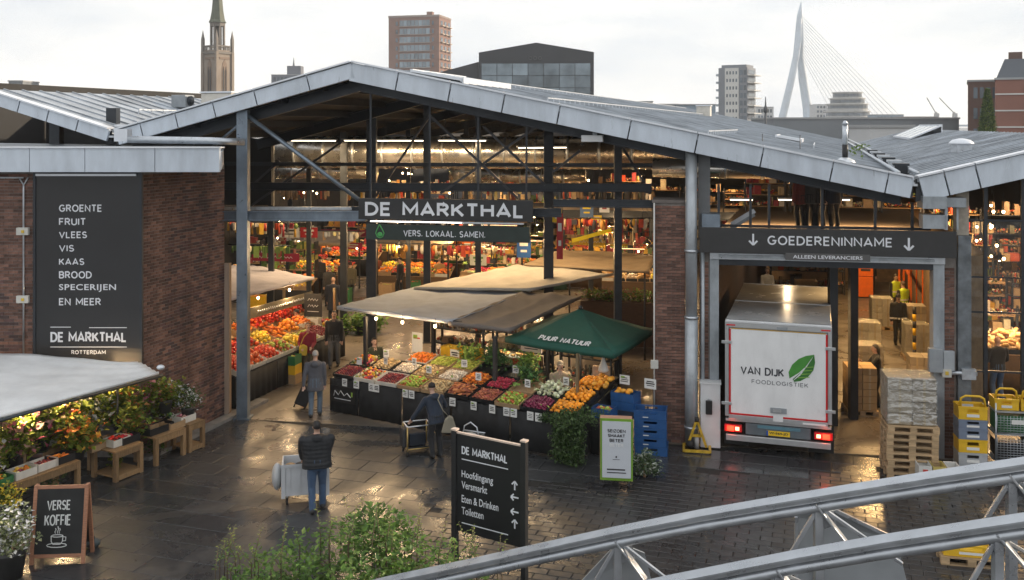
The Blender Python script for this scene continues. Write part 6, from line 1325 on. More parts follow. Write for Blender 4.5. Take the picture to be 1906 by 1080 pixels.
for s in (-1, 1): MB().b2((s * 1.15, LB + .6, 1.45), (s * 1.163, LB + 1.6, 2.3)).build('side_window', M('dark_glass', (.02, .025, .03), .08), cb_); MB().b2((s * 1.3 - .08, LB + 1.8, 1.5), (s * 1.3 + .08, LB + 1.9, 2.1)).build('mirror', rub, cb_)
# ------------------------------------------------------------------ pallets, cartons
wd1 = M('pallet_wood', (.40, .28, .16), .75, var=.3, scale=6, stretch=(1, 6, 6), rnd=.2)
def pallet(loc, ang, label, group=None, w_=1.2, d_=.8):
    o = thing('wooden_pallet', label, 'pallet', loc, ang, group)
    for y in (0, .5, 1): MB().box((0, (y - .5) * (d_ - .1), .011), (w_, .1, .022)).build('runner', wd1, o)
    for x in (0, .5, 1):
        for y in (0, .5, 1): MB().box(((x - .5) * (w_ - .14), (y - .5) * (d_ - .1), .061), (.14, .1, .078)).build('block', wd1, o)
    for x in (0, .5, 1): MB().box(((x - .5) * (w_ - .14), 0, .111), (.14, d_, .022)).build('stringer', wd1, o)
    for y in range(5): MB().box((0, (y / 4 - .5) * (d_ - .12), .133), (w_, .12, .022)).build('deck_board', wd1, o)
    return o
b0 = GP(1692, 884); pp_ = pallet((b0.x, b0.y, 0), FROT, 'lowest empty pallet in the tall stack by the peeling jamb', 'empty pallets in the tall stack', 1.05)
for i in range(1, 8): dupt(pp_, (b0.x + rr(-.02, .02), b0.y + rr(-.02, .02), i * .145), FROT + rr(-.04, .04), '%s empty pallet from the ground in the tall stack by the peeling jamb' % ('second', 'third', 'fourth', 'fifth', 'sixth', 'seventh', 'eighth')[i - 1])
cart = M('carton_brown', None, .75, var=.12, scale=5, island=[(.42, .28, .14), (.48, .33, .18), (.38, .25, .12)], rnd=.2); film = glass('stretch_film', (.90, .92, .92), .30, .18)
n_ = film.node_tree; nzf = n_.nodes.new('ShaderNodeTexNoise'); nzf.inputs['Scale'].default_value = 7; nzf.inputs['Detail'].default_value = 5; bpf = n_.nodes.new('ShaderNodeBump'); bpf.inputs['Strength'].default_value = 1; bpf.inputs['Distance'].default_value = .12; lk(n_, nzf.outputs[0], bpf.inputs['Height']); lk(n_, bpf.outputs[0], [q for q in n_.nodes if q.type == 'BSDF_GLOSSY'][0].inputs['Normal'])
def boxload(loc, ang, nx, ny, nz, sx, sy, sz, label, m, z0=.145, wrap=False, group=None):
    for k in range(nz):
        for i in range(nx):
            for j in range(ny):
                o = MB().box((0, 0, sz / 2), (sx - .012, sy - .012, sz - .008)).build('carton', m, None, bevel=.006)
                o.matrix_world = frame((loc[0], loc[1], loc[2] + z0), ang) @ Matrix.Translation(((i - (nx - 1) / 2) * sx, (j - (ny - 1) / 2) * sy, k * sz)) @ Matrix.Rotation(rr(-.03, .03), 4, 'Z')
                MB().box((0, -sy / 2 + .003, sz * .5), (.05, .004, sz - .02)).build('tape', M('tape', (.5, .4, .25), .4), o); tag(o, label, 'carton', group or label)
    if wrap:
        o = MB().box((0, 0, nz * sz / 2 + .01), (nx * sx + .03, ny * sy + .03, nz * sz + .03)).build('stretch_wrap', film, None, (loc[0], loc[1], loc[2] + z0), ang, bevel=.03); tag(o, 'clear stretch film round ' + label.replace('carton in the wrapped ', 'the ').replace('carton on the loaded', 'the load of the').replace('carton in the film wrapped ', 'the ').replace('white carton on', 'the cartons of'), 'plastic film')
p = GP(1600, 767); pallet((p.x, p.y, 0), R(-8), 'pallet carrying brown boxes next to the leaning woman', None, .8, .8); boxload((p.x, p.y, 0), R(-8), 2, 2, 6, .37, .37, .185, 'brown carton stacked on the pallet beside the leaning woman', cart)
p = GP(1612, 702); pallet((p.x, p.y, 0), R(-8), 'pallet carrying film wrapped cartons behind the brown boxes', None, .9, .8); boxload((p.x, p.y, 0), R(-8), 2, 2, 4, .42, .37, .22, 'carton in the wrapped load behind the brown boxes', M('carton_grey', None, .7, island=[(.42, .36, .28), (.5, .46, .4), (.34, .3, .25)], rnd=.2), wrap=True)
p = GP(1612, 655); pallet((p.x, p.y, 0), R(-8), 'pallet farther up the corridor with white cartons', None, .9, .8); boxload((p.x, p.y, 0), R(-8), 2, 2, 3, .42, .37, .3, 'white carton on the farther corridor pallet', M('carton_white', None, .7, island=[(.55, .5, .4), (.62, .58, .5)], rnd=.2), wrap=True)
boxload((b0.x + .02, b0.y + .1, 0), FROT, 2, 2, 4, .5, .4, .25, 'carton in the film wrapped load on the tall pallet stack', M('carton_grey', None, .7, island=[(.42, .36, .28)]), z0=8 * .145 + .01, wrap=True)
for i, (u, v, n_, mt_) in enumerate(((1704, 668, 4, 'carton_white'), (1700, 628, 4, 'carton_grey'), (1640, 612, 4, 'carton_white'), (1716, 720, 3, 'carton_grey'))):
    p = GP(u, v); wh4 = ('past the guard post', 'farther along the corridor wall', 'beyond the white cartons', 'just inside the jamb')[i]; pallet((p.x, p.y, 0), R(-12), 'loaded pallet ' + wh4, None, .8, .7); boxload((p.x, p.y, 0), R(-12), 2, 2, n_, .38, .33, .26, 'carton on the loaded pallet ' + wh4, MATS[mt_], wrap=i % 2 == 0)
o = thing('orange_cabinet', 'bright orange equipment cabinet at the head of the corridor', 'cabinet', tuple(GP(1598, 555)), FROT); MB().b2((0, 0, .05), (.62, .5, .95)).build('lower_case', M('orange_paint', (.78, .16, .01), .4), o, bevel=.02); MB().b2((0, 0, .97), (.62, .5, 1.95)).build('upper_case', M('orange_paint', (.78, .16, .01), .4), o, bevel=.02); MB().b2((.1, -.01, 1.2), (.5, 0, 1.3)).build('handle', inkm, o)
o = thing('orange_rack', 'orange steel rack frame along the corridor wall', 'rack', tuple(GP(1690, 600)), DROT)
for y in (0, 2.5, 5):
    for x in (0, .5): MB().b2((x, y, 0), (x + .08, y + .08, 3.2)).build('upright', M('orange_paint', (.78, .16, .01), .4), o)
for z in (.8, 1.8, 2.8): MB().b2((0, 0, z), (.08, 5.08, z + .1)).build('rail', M('orange_paint', (.78, .16, .01), .4), o)
o = thing('guard_post', 'yellow and black striped guard post in the goods corridor', 'bollard', tuple(GP(1702, 690)))
for i in range(9): MB().cyl((0, 0, i * .22), (0, 0, i * .22 + .22), .055, 10).build('stripe', TRAYM['yellow'] if i % 2 else inkm, o)
crate_stack(tuple(GP(1500, 600)), R(-10), 4, .8, .6, .4, ['wood', 'yellow', 'wood'], 'large bay crate stacked beyond the truck', 'bay crates beyond the truck'); crate_stack(tuple(GP(1465, 600)), R(-10), 3, .8, .6, .35, 'wood', 'wooden bay crate next to the loader', 'bay crates beyond the truck')
rack(tuple(HB(FX(1350), 21, 0)), FROT, 3.2, 2.6, 4, 'dark', 'dim rack along the rear wall of the goods bay', .6)
# yellow drag frame by the pillar
yf = M('yellow_frame', (.55, .36, .03), .45, .2, var=.35, scale=12); o = thing('pallet_jack_stand', 'small yellow steel A-shaped stand on a square base near the rain pipe', 'stand', tuple(GP(1297, 838)), R(-10)); s_ = .3
for a, b in (((-s_, -.24, .05), (s_, -.24, .05)), ((-s_, .24, .05), (s_, .24, .05)), ((-s_, -.24, .05), (-s_, .24, .05)), ((s_, -.24, .05), (s_, .24, .05)), ((-.22, 0, .08), (0, 0, .72)), ((.22, 0, .08), (0, 0, .72)), ((-.13, 0, .34), (.13, 0, .34))): MB().beam(a, b, .055, .055).build('bar', yf, o)
MB().cyl((-.05, 0, .72), (.05, 0, .72), .06, 10).build('hinge', rub, o); MB().lathe([(.06, .05), (.05, .3)]).build('counterweight', concm, o); MB().ball((-.16, .0, .14), (.1, .1, .1), lod=1).build('sling', rub, o)
# ================================================================== signs
blk = M('sign_black', (.020, .021, .023), .42, var=.1); letw = M('sign_lettering', (.72, .75, .80), .5, var=.02)
def panel_sign(name, label, u0, u1, v0, v1, off=-.22, th=.06, m=blk, ang=FROT):
    a = FA + off; x0, x1 = FX(u0, a), FX(u1, a); yl = FY(x0, a); zt0, zb0 = ZV(v0, yl), ZV(v1, yl); wd = (x1 - x0) / math.cos(FROT)
    o = thing(name, label, 'sign', (x0, yl, zb0), ang); MB().b2((0, 0, 0), (wd, th, zt0 - zb0)).build('panel', m, o, bevel=.006); return o, wd, zt0 - zb0
o, wd, hh = panel_sign('hall_sign', 'long black hall sign with big white DE MARKTHAL lettering', 667, 992, 369, 408)
text('DE MARKTHAL', wd * .91, hh * .66, o, wd * .04, hh * .17, letw, y=-.006, bold=.028, space=1.08)
for x in (.25, wd - .25): MB().b2((x - .03, .06, .1), (x + .03, .2, hh - .1)).build('bracket', darks, o)
o2, wd, hh = panel_sign('hall_subsign', 'smaller dark green strip sign reading VERS. LOKAAL. SAMEN. with leaf drop', 681, 986, 417, 446, m=M('sign_dark_green', (.018, .030, .026), .45, var=.2))
text('VERS. LOKAAL. SAMEN.', wd * .50, hh * .40, o2, wd * .235, hh * .26, letw, y=-.006, bold=.006, space=1.1)
mb = MB(); mb.tube([(.36, -.008, .39), (.30, -.008, .27), (.26, -.008, .17), (.30, -.008, .08), (.37, -.008, .05), (.44, -.008, .08), (.48, -.008, .17), (.43, -.008, .27), (.36, -.008, .39)], .014, 6); mb.build('drop_outline', M('drop_green', (.08, .36, .10), .5), o2); MB().ball((.37, -.006, .14), (.07, .005, .06), lod=1).build('drop_leaf', M('drop_green', (.08, .36, .10), .5), o2)
ts = thing('sign_lamp', 'thin lit strip between the two hall signs', 'lamp', tuple(fp(689, 412, -.3)), FROT); MB().b2((0, 0, -.012), (2.35, .03, .012)).build('tube', M('strip_white', (1, .95, .88), .3, emit=2.2), ts); MB().b2((0, .03, -.02), (3.9, .07, .02)).build('rail', galv, ts)
o, wd, hh = panel_sign('goods_sign', 'wide charcoal sign reading GOEDERENINNAME between two down arrows', 1302, 1781, 423, 470, off=-.3, m=M('sign_charcoal', (.030, .031, .033), .5))
text('GOEDERENINNAME', wd * .485, hh * .36, o, wd * .273, hh * .36, letw, y=-.006, bold=.010, space=1.1)
def arrow(o, x, z, s, d, m=letw, y=-.008, t=.16, nm='arrow'):
    mb = MB(); v = {'down': (0, -1), 'up': (0, 1), 'left': (-1, 0)}[d]; n = (-v[1], v[0])
    tip = (x + v[0] * s, z + v[1] * s); tail = (x - v[0] * s, z - v[1] * s)
    mb.beam((tail[0], y, tail[1]), (tip[0], y, tip[1]), .006, s * t * 2, up=(n[0], 0, n[1]))
    for k in (-1, 1):
        e_ = (tip[0] - v[0] * s * .75 + n[0] * k * s * .72, tip[1] - v[1] * s * .75 + n[1] * k * s * .72); dd = Vector((tip[0] - e_[0], 0, tip[1] - e_[1])).normalized()
        mb.beam((e_[0], y - .002 * (k + 2), e_[1]), (tip[0], y - .002 * (k + 2), tip[1]), .006, s * t * 2, up=(-dd.z, 0, dd.x))
    mb.build(nm, m, o)
arrow(o, wd * .216, hh * .56, .13, 'down'); arrow(o, wd * .82, hh * .50, .14, 'down')
o3, wd3, hh3 = panel_sign('supplier_sign', 'thin grey strip reading ALLEEN LEVERANCIERS under the goods sign', 1462, 1620, 471, 484, off=-.36, th=.02, m=M('sign_grey', (.09, .09, .092), .5)); text('ALLEEN LEVERANCIERS', wd3 * .82, hh3 * .5, o3, wd3 * .09, hh3 * .25, letw, y=-.004, bold=.014)
# tall wall sign on the annexe
YS = YW - .08; sx0, sx1 = XU(67, YS), XU(260, YS); zb0 = ZV(700, YS); o = thing('wall_sign', 'tall black wall sign listing market goods in white on the annexe', 'sign', (sx0, YS, zb0))
W_ = sx1 - sx0; H_ = ZV(326, YS) - zb0; MB().b2((0, 0, 0), (W_, .06, H_)).build('panel', M('wall_sign_black', (.022, .023, .026), .38, var=.12, scale=1), o, bevel=.006)
fr_ = MB(); fr_.b2((-.06, -.02, -.0), (-.002, .07, H_ + .08)); fr_.b2((W_ + .002, -.02, 0), (W_ + .06, .07, H_ + .08)); fr_.b2((-.002, -.02, H_ + .002), (W_ + .002, .07, H_ + .08)); fr_.build('frame', darks, o)
MB().b2((.02, -.07, H_ - .02), (W_ - .06, -.03, H_ + .03)).build('lamp_rail', fasl, o)
S_ = FPX / YS
def sz_(v): return ZV(v, YS) - zb0
for t, u1, v1, v0 in (('GROENTE', 190, 395, 380), ('FRUIT', 160, 420, 405), ('VLEES', 162, 444, 430), ('VIS', 138, 469, 455), ('KAAS', 157, 494, 480), ('BROOD', 171, 519, 504), ('SPECERIJEN', 216, 544, 528), ('EN MEER', 188, 569, 554)):
    text(t, (u1 - 110) / S_, (v1 - v0 - 1.5) / S_, o, (110 - 67) / S_, sz_(v1 - .5), letw, y=-.004, bold=.012, space=1.1)
text('DE MARKTHAL', 142 / S_, 19 / S_, o, 27 / S_, sz_(637), letw, y=-.004, bold=.02); text('ROTTERDAM', 64 / S_, 7.5 / S_, o, 66 / S_, sz_(659.5), letw, y=-.004, bold=.02, space=1.15)
for a, b, v in ((94, 132, 609), (166, 236, 610), (94, 236, 646)): MB().b2(((a - 67) / S_, -.006, sz_(v) - .008), ((b - 67) / S_, -.003, sz_(v) + .008)).build('rule', letw, o)
# wayfinding sign
pl_, pr_ = Vector((-.92, 15.6, 0)), Vector((.19, 14.9, 0)); d_ = pr_ - pl_; L_ = d_.length; o = thing('direction_sign', 'free standing black direction sign on two posts with white arrows', 'sign', tuple(pl_), math.atan2(d_.y, d_.x))
k_ = L_ / 129.
for x in (0, L_): MB().b2((x - .045, -.045, 0), (x + .045, .045, 2.70 if x == 0 else 2.74)).build('post', blk, o, bevel=.006); MB().b2((x - .05, -.05, 2.70 if x == 0 else 2.74), (x + .05, .05, 2.725 if x == 0 else 2.765)).build('post_cap', M('copper_cap', (.62, .5, .42), .5), o)
zp0, zp1 = 1.10, 2.66; MB().b2((.05, -.02, zp0), (L_ - .05, .02, zp1)).build('panel', M('direction_black', (.014, .015, .017), .4), o); MB().b2((.05, -.025, zp1), (L_ - .05, .025, zp1 + .025)).build('top_edge', M('copper_cap', (.62, .5, .42), .5), o)
sh = lambda t, w_, h_, z, b=.006: text(t, w_, h_, o, .15, z, letw, y=-.024, bold=b)
sh('DE MARKTHAL', .87, .125, 2.35, .012)
for z in (2.26, 1.24): MB().b2((.15, -.026, z), (1.03, -.022, z + .014)).build('rule', letw, o)
for t, z, w_, ar, h_ in (('Hoofdingang', 1.98, .60, 'up', .145), ('Versmarkt', 1.80, .49, 'left', .115), ('Eten & Drinken', 1.575, .70, 'left', .118), ('Toiletten', 1.385, .42, 'up', .118)):
    sh(t, w_, h_, z - (.035 if t == 'Hoofdingang' else 0)); arrow(o, L_ - .16, z + .055, .068, ar, y=-.024)
# chalk A-board
c0 = GP(55, 1052); o = thing('coffee_board', 'wood framed chalk A-board advertising VERSE KOFFIE with a cup drawing', 'sign', (c0.x, c0.y, 0), R(4)); cw = M('reddish_wood', (.36, .17, .10), .6, var=.25, stretch=(1, 1, 6), scale=8)
tl = math.radians(9); mt = Matrix.Rotation(-tl, 4, 'X'); w_ = .93; hb = 1.32
def ab(a, b, m, nm, p, back=False):
    q = MB().b2(a, b).build(nm, m, p, bevel=.005); q.matrix_local = (Matrix.Translation((0, .46, 0)) @ Matrix.Rotation(tl, 4, 'X')) if back else mt; return q
front = ab((.06, -.012, .16), (w_ - .06, .012, hb - .05), M('chalk_black', (.016, .017, .018), .7, var=.4, scale=4), 'slate', o)
for x in (0, w_ - .065): ab((x, -.025, 0), (x + .065, .025, hb), cw, 'stile', o); ab((x, -.025, 0), (x + .065, .025, hb), cw, 'rear_stile', o, True)
for z in (.11, hb - .065): ab((.066, -.022, z), (w_ - .066, .022, z + .06), cw, 'rail', o)
ab((.066, -.01, .2), (w_ - .066, .01, hb - .05), M('chalk_black', (.016, .017, .018), .7), 'rear_slate', o, True)
chalk = M('chalk', (.66, .68, .68), .9, var=.15, scale=60)
for t, a, z, ww, h2 in (('VERSE', .24, .90, .40, .165), ('KOFFIE', .21, .64, .45, .185)): text(t, ww, h2, front, a, z, chalk, y=-.014, bold=-.004)
mb = MB(); yv = -.016
def ln2(p): mb.tube([(x, yv, z) for x, z in p], .0075, 5)
ln2([(.34, .47), (.345, .38), (.38, .33), (.50, .33), (.535, .38), (.54, .47)]); ln2([(.44 + .10 * math.cos(i * .5236), .47 + .02 * math.sin(i * .5236)) for i in range(13)]); ln2([(.535, .455), (.59, .45), (.59, .39), (.53, .385)]); ln2([(.44 + .17 * math.cos(i * .5236), .315 + .035 * math.sin(i * .5236)) for i in range(13)])
for x in (.41, .45, .48): ln2([(x, .51), (x - .012, .54), (x + .008, .57), (x - .004, .60 + (x == .45) * .03)])
mb.build('cup_drawing', chalk, front)
# ------------------------------------------------------------------ flower stall by the annexe
AF_ = math.atan2(.89, .45); FO = (-10.45, 17.3, 0); FF = frame(FO, AF_)
pwood = M('crate_timber', (.25, .155, .075), .7, var=.3, scale=8, stretch=(6, 6, 1), rnd=.2)
aw = thing('white_awning', 'broad white cloth awning over the flower tables beside the annexe', 'awning', (-9.6, 21.0, 0)); ia = Matrix.Translation((9.6, -21.0, 0))
fabric(aw, [ia @ Vector((-10.9, 15.6, 2.2)), ia @ Vector((-7.72, 21.15, 2.22)), ia @ Vector((-8.4, 21.7, 2.32)), ia @ Vector((-13.2, 21.7, 2.62))], WHT, 'canopy', .022, 24, seams=3, valance=.05, sides=(0,))
mb = MB(); mb.tube([ia @ Vector((-10.9, 15.6, 2.12)), ia @ Vector((-7.66, 21.2, 2.14))], .035, 8); mb.build('front_bar', M('bar_dark', (.05, .06, .07), .4, .5), aw)
for p in ((-8.75, 21.45), (-10.9, 18.6)): MB().cyl(ia @ Vector((p[0], p[1], 0)), ia @ Vector((p[0], p[1], 2.3)), .025, 8).build('pole', pol, aw)
MB().ball(ia @ Vector((-7.72, 21.25, 2.3)), (.09, .07, .06), lod=1).build('end_cap', fasl, aw)
def table(label, x0, x1, y0, y1, h_, box=False, fr=FF):
    o = thing('timber_table', label, 'table'); o.matrix_world = fr; t = .09
    for x in (x0 + t / 2, x1 - t / 2):
        for y in (y0 + t / 2, y1 - t / 2): MB().box((x, y, h_ / 2), (t, t, h_)).build('leg', pwood, o)
    n = max(3, int((y1 - y0) / .13)); 
    for i in range(n): a = y0 + (y1 - y0) * i / n; MB().b2((x0, a + .006, h_), (x1, a + (y1 - y0) / n - .006, h_ + .03)).build('plank', pwood, o)
    for y in (y0, y1 - .03): MB().b2((x0 + t + .004, y, h_ - .12), (x1 - t - .004, y + .03, h_ - .005)).build('apron', pwood, o)
    if box:
        MB().b2((x0 + t + .004, y0, .02), (x1 - t - .004, y0 + .03, .12)).build('apron', pwood, o); MB().b2((x0 + .02, y0 + .04, .08), (x1 - .02, y1 - .04, .11)).build('shelf', pwood, o)
    return o
table('timber table with fruit punnets nearest the coffee board'.replace('nearest', 'behind'), 1.6, 3.1, -.15, .6, .66); table('square timber stand with a lower shelf between the flower tables', 3.85, 4.6, -.3, .45, .62, True); table('timber table with herb trays before the annexe corner', 4.95, 5.85, -.3, .4, .6); table('end timber stand with pink crate against the annexe bricks', 5.95, 6.45, -.3, .3, .62, True); table('rear timber table under the leafy plants', 3.0, 4.2, .8, 1.5, .75)
flw = [('white', 'mixed', 1.95, .1, .68), ('white', 'plum', 2.45, .12, .68), ('black', 'carrot', 2.85, .12, .68), ('white', 'pepper', 4.22, .05, .65), ('black', 'lettuce', 5.3, .0, .63), ('white', 'pink_onion', 6.1, .0, .65)]
wh_ = ['punnet tray at the end of the table behind the coffee board', 'white punnet tray with purple fruit on that table', 'dark tray of orange fruit at the table corner', 'printed tray of red fruit on the square stand', 'dark herb tray before the annexe corner', 'pink tipped tray on the end stand']
flw += [('wood', 'lettuce', 3.98, .28, .62), ('green', 'mixed', 1.45, .12, .66), ('wood', 'apple', 5.45, .3, .61), ('black', 'radish', 4.45, .02, .64), ('white', 'orange', 3.3, 1.1, .76), ('wood', 'kale', 5.72, -.05, .61)]; wh_ += ['wooden herb tray at the back of the square stand', 'green tray at the near end of the punnet table', 'wooden apple tray behind the herb tray', 'small dark radish tray on the square stand', 'white orange tray on the rear table', 'wooden kale tray at the end of the herb table']
for (sty, kk, x, y, z), lb in zip(flw, wh_):
    place_tray(FF, x, y + .05, z + .01, 0, .46 if kk != 'lettuce' else .7, .36, .15, sty, lb, 'trays on the flower tables'); wl = .2 if kk != 'lettuce' else .32
    heap(FF, x - wl, x + wl, y - .1, y + .2, lambda yy, z=z: z + .07, kk, 'the ' + lb, .03, 1)
GLF = lf('garden', [(.15, .22, .035), (.24, .31, .05), (.34, .36, .06), (.08, .14, .028), (.20, .26, .04)], .4); RLF = lf('autumn', [(.30, .10, .03), (.36, .16, .05), (.24, .20, .04), (.45, .22, .12)], .35); WFL = M('white_petals', None, .6, island=[(.72, .73, .76), (.62, .64, .70), (.75, .74, .70)], trans=.2); DLF = lf('dark_garden', [(.045, .09, .025), (.07, .13, .03), (.1, .16, .045)], .3)
PFL = M('pink_petals', None, .6, island=[(.6, .25, .3), (.7, .45, .45), (.5, .12, .2)], trans=.2); OFL = M('orange_petals', None, .6, island=[(.7, .25, .04), (.75, .42, .06), (.6, .15, .05)], trans=.2)
def plant(label, fr, x, y, z, rad, n, size, ms, mix, pot=.16, stem=True):
    o = thing('potted_plant', label, 'plant'); o.matrix_world = fr @ Matrix.Translation((x, y, z))
    MB().lathe([(pot * .75, 0), (pot, pot * 1.6), (pot * 1.08, pot * 1.7)], n=12).build('pot', M('pot_dark', (.03, .03, .03), .6), o); h0 = pot * 1.7
    mb = MB(); leaves(mb, (0, 0, h0 + rad[2] * .8), rad, n, size, mi=mix, clump=9, wd=.7); mb.build('foliage', ms, o)
    for k in range(3): MB().tube([(0, 0, pot), (rr(-.1, .1), rr(-.1, .1), h0 + rad[2] * .5), (rr(-.5, .5) * rad[0], rr(-.5, .5) * rad[1], h0 + rad[2] * 1.3)], .008, 5).build('stem', DLF, o)
    return o
PL = [('spreading yellow leaved plant just behind the square stand', 3.5, .45, .45, (.34, .28, .36), 420, .13, (0, 0, 1)), ('tall rusty plant between the stand and the herb table', 4.75, .3, .4, (.28, .26, .4), 420, .12, (0, 1)), ('fresh green plant among the punnet trays', 1.2, .35, .6, (.36, .3, .34), 420, .14, (0, 0, 1)), ('dense green plant behind the end stand', 6.0, .5, .5, (.36, .3, .42), 520, .1, (0,)), ('autumn leaved plant at the near end of the flower stall', 1.5, .7, .66, (.35, .3, .3), 420, .13, (0, 1)), ('broad leaved plant behind the punnet trays', 2.2, .75, .68, (.4, .3, .34), 500, .15, (0, 0, 1)), ('green plant in the middle of the flower stall', 3.0, .9, .75, (.4, .32, .36), 520, .14, (0, 0, 0, 1)), ('rust flowered plant under the awning bulb', 3.6, 1.1, .85, (.35, .3, .36), 480, .12, (0, 1, 1)),
      ('tall leafy plant behind the square stand', 4.2, .85, .72, (.42, .34, .5), 620, .13, (0, 0, 0, 0, 1)), ('bushy yellow green plant beside the herb trays', 4.9, .75, .62, (.42, .34, .5), 640, .12, (0,)), ('large leafy plant against the annexe corner', 5.5, .55, .6, (.4, .34, .46), 620, .11, (0, 0, 1)), ('glowing red leaved plant under the awning tip', 5.7, .2, .95, (.26, .22, .22), 240, .09, (1, 0))]
for lb, x, y, z, rad, n, s_, mx_ in PL: plant(lb, FF, x, y, z, [q * 1.06 for q in rad], int(n * 1.7), s_, [GLF, random.choice([RLF, WFL, PFL, OFL])], random.choice([(0, 0, 0, 1), (0, 0, 0, 0, 1), (0, 0, 1)]))
o = plant('white flowering bush on the end stand against the annexe bricks', FF, 6.25, .05, .66, (.34, .3, .28), 700, .06, [DLF, WFL], (0, 0, 0, 1)); plant('herb pot on the lower shelf of the square stand', FF, 4.2, .1, .11, (.2, .14, .14), 160, .08, [GLF], (0,), .07); plant('small plant under the herb trays', FF, 5.35, .1, .0, (.22, .18, .18), 220, .07, [DLF], (0,), .09); plant('dark plant in a tub under the punnet table', FF, 2.6, .2, 0, (.3, .22, .22), 260, .08, [DLF], (0,), .12)
for i, (x, y, z) in enumerate(((3.4, .7, 1.85), (4.6, .75, 1.9), (5.6, .6, 1.9), (2.3, .6, 1.8))): bulb(tuple(FF @ Vector((x, y, z))), 'lit bulb under the white awning of the flower stall', 48, 'bulbs under the white awning', .25)
o = plant('pale leaved shrub with white blossom in a black tub by the coffee board', frame(tuple(GP(18, 1075))), 0, 0, 0, (.42, .36, .42), 1500, .065, [lf('pale', [(.22, .26, .12), (.34, .36, .2), (.16, .2, .08)]), WFL], (0, 0, 1), .26); plant('low tuft with yellow flowers at the flower stall end', frame(tuple(GP(18, 985))), -.2, .3, .1, (.3, .25, .22), 300, .08, [GLF, M('yellow_petals', None, .6, island=[(.7, .5, .03), (.75, .6, .1)])], (0, 1), .14)
mb = MB(); mb.ball((0, 0, .09), (.14, .12, .09), lod=2); mb.tube([(0, 0, .16), (.03, 0, .21)], [.05, .02], 8); tag(mb.build('sack', M('sack_dark', (.04, .055, .06), .6, bump=.5), None, tuple(GP(172, 1020))), 'small dark tied sack lying behind the coffee board', 'sack')
# ------------------------------------------------------------------ trolleys, case, baskets
slot_crate_later = []
wbin = M('bin_white', (.52, .54, .57), .5, var=.12, scale=3)
o = thing('bin_trolley', 'white plastic bin trolley on castors pushed by the puffer jacket man', 'trolley', tuple(GP(572, 952)), R(12)); bw, bd, bh = .92, .62, .62
for a, b in (((-bw / 2, -bd / 2, .2), (bw / 2, -bd / 2 + .03, .2 + bh)), ((-bw / 2, bd / 2 - .03, .2), (bw / 2, bd / 2, .2 + bh)), ((-bw / 2, -bd / 2 + .031, .2), (-bw / 2 + .03, bd / 2 - .031, .2 + bh)), ((bw / 2 - .03, -bd / 2 + .031, .2), (bw / 2, bd / 2 - .031, .2 + bh))): MB().b2(a, b).build('side', wbin, o, bevel=.006)
MB().b2((-bw / 2 + .03, -bd / 2 + .03, .2), (bw / 2 - .03, bd / 2 - .03, .24)).build('floor', wbin, o)
for x in (-bw / 2 - .012, bw / 2 - .068): MB().b2((x, -bd / 2 - .02, .16), (x + .08, -bd / 2 - .001, .22 + bh)).build('corner_post', wbin, o, bevel=.006)
MB().b2((-bw / 2 - .02, -bd / 2 - .022, .16 + bh), (bw / 2 + .02, -bd / 2 - .0205, .22 + bh)).build('rim', wbin, o); MB().ball((-bw / 2 - .1, .02, .5), (.11, .22, .27), lod=2).build('side_sack', M('film_bag', (.42, .44, .46), .3, bump=1, bscale=9), o)
for i in range(4): MB().b2((-.33 + i * .2, -bd / 2 - .012, .27), (-.29 + i * .2, -bd / 2 - .0005, .14 + bh)).build('rib', wbin, o)
for i in range(3): MB().b2((-bw / 2 - .011, -.2 + i * .18, .27), (-bw / 2 - .0005, -.16 + i * .18, .14 + bh)).build('rib', wbin, o)
for i in range(4): MB().ball((-.3 + i * .2, rr(-.1, .1), .66), (.15, .17, .1), lod=1).build('packed_goods', (TRAYM['wood'], M('bag_charcoal', (.03, .032, .036), .6), TRAYM['green'], M('film_bag', (.42, .44, .46), .3))[i], o)
for x in (-.36, .36):
    for y in (-.22, .22): c_ = MB().tube([(x, y, .2), (x, y, .1)], .015, 6).build('castor', galv, o); MB().tube([(x - .02, y, .07), (x + .02, y, .07)], .07, 12).build('wheel', rub, c_)
cpos = GP(590, 952); o.location = (cpos.x - .36, cpos.y + .62, 0)
o = thing('shopping_trolley', 'brass framed trolley with dark side bag beside the stooping shopper', 'trolley', tuple(GP(775, 843)), R(20)); br = M('brass_tube', (.5, .36, .14), .35, .6)
for x in (-.26, .3):
    for y in (-.2, .22): MB().tube([(x, y, .1), (x, y, .68)], .018, 8).build('post', br, o); c_ = MB().tube([(x - .02, y, .06), (x + .02, y, .06)], .06, 12).build('wheel', rub, o)
for z in (.16, .68):
    for y in (-.2, .22): MB().tube([(-.26, y, z), (.3, y, z)], .016, 8).build('rail', br if z < .5 else fasl, o)
    for x in (-.26, .3): MB().tube([(x, -.2, z), (x, .22, z)], .016, 8).build('rail', br if z < .5 else fasl, o)
MB().b2((-.36, -.18, .2), (-.275, .2, .62)).build('side_bag', M('bag_charcoal', (.03, .032, .036), .6), o, bevel=.03); MB().b2((-.24, -.18, .17), (.28, .2, .2)).build('deck', darks, o); MB().b2((-.2, -.14, .2), (.2, .16, .5)).build('parcel', M('bag_navy', (.012, .018, .03), .7), o, bevel=.03)
o = thing('cross_bag', 'slouchy taupe shoulder bag on the stooping shopper', 'bag', tuple(GP(826, 852) + Vector((.05, -.16, 0)))); mb = MB(); mb.prism([(-.10, .62), (.20, .62), (.24, .74), (.17, .98), (.08, 1.02), (-.02, .92)], .10, axis='Y', off=-.05); mb.build('pouch', M('taupe_canvas', (.24, .22, .17), .8, bump=.4, bscale=8), o, bevel=.03)
MB().tube([(.06, 0, 1.0), (-.05, -.08, 1.15), (-.17, -.02, 1.38), (-.14, .12, 1.44)], .012, 6).build('strap', M('taupe_canvas', (.24, .22, .17), .8), o)
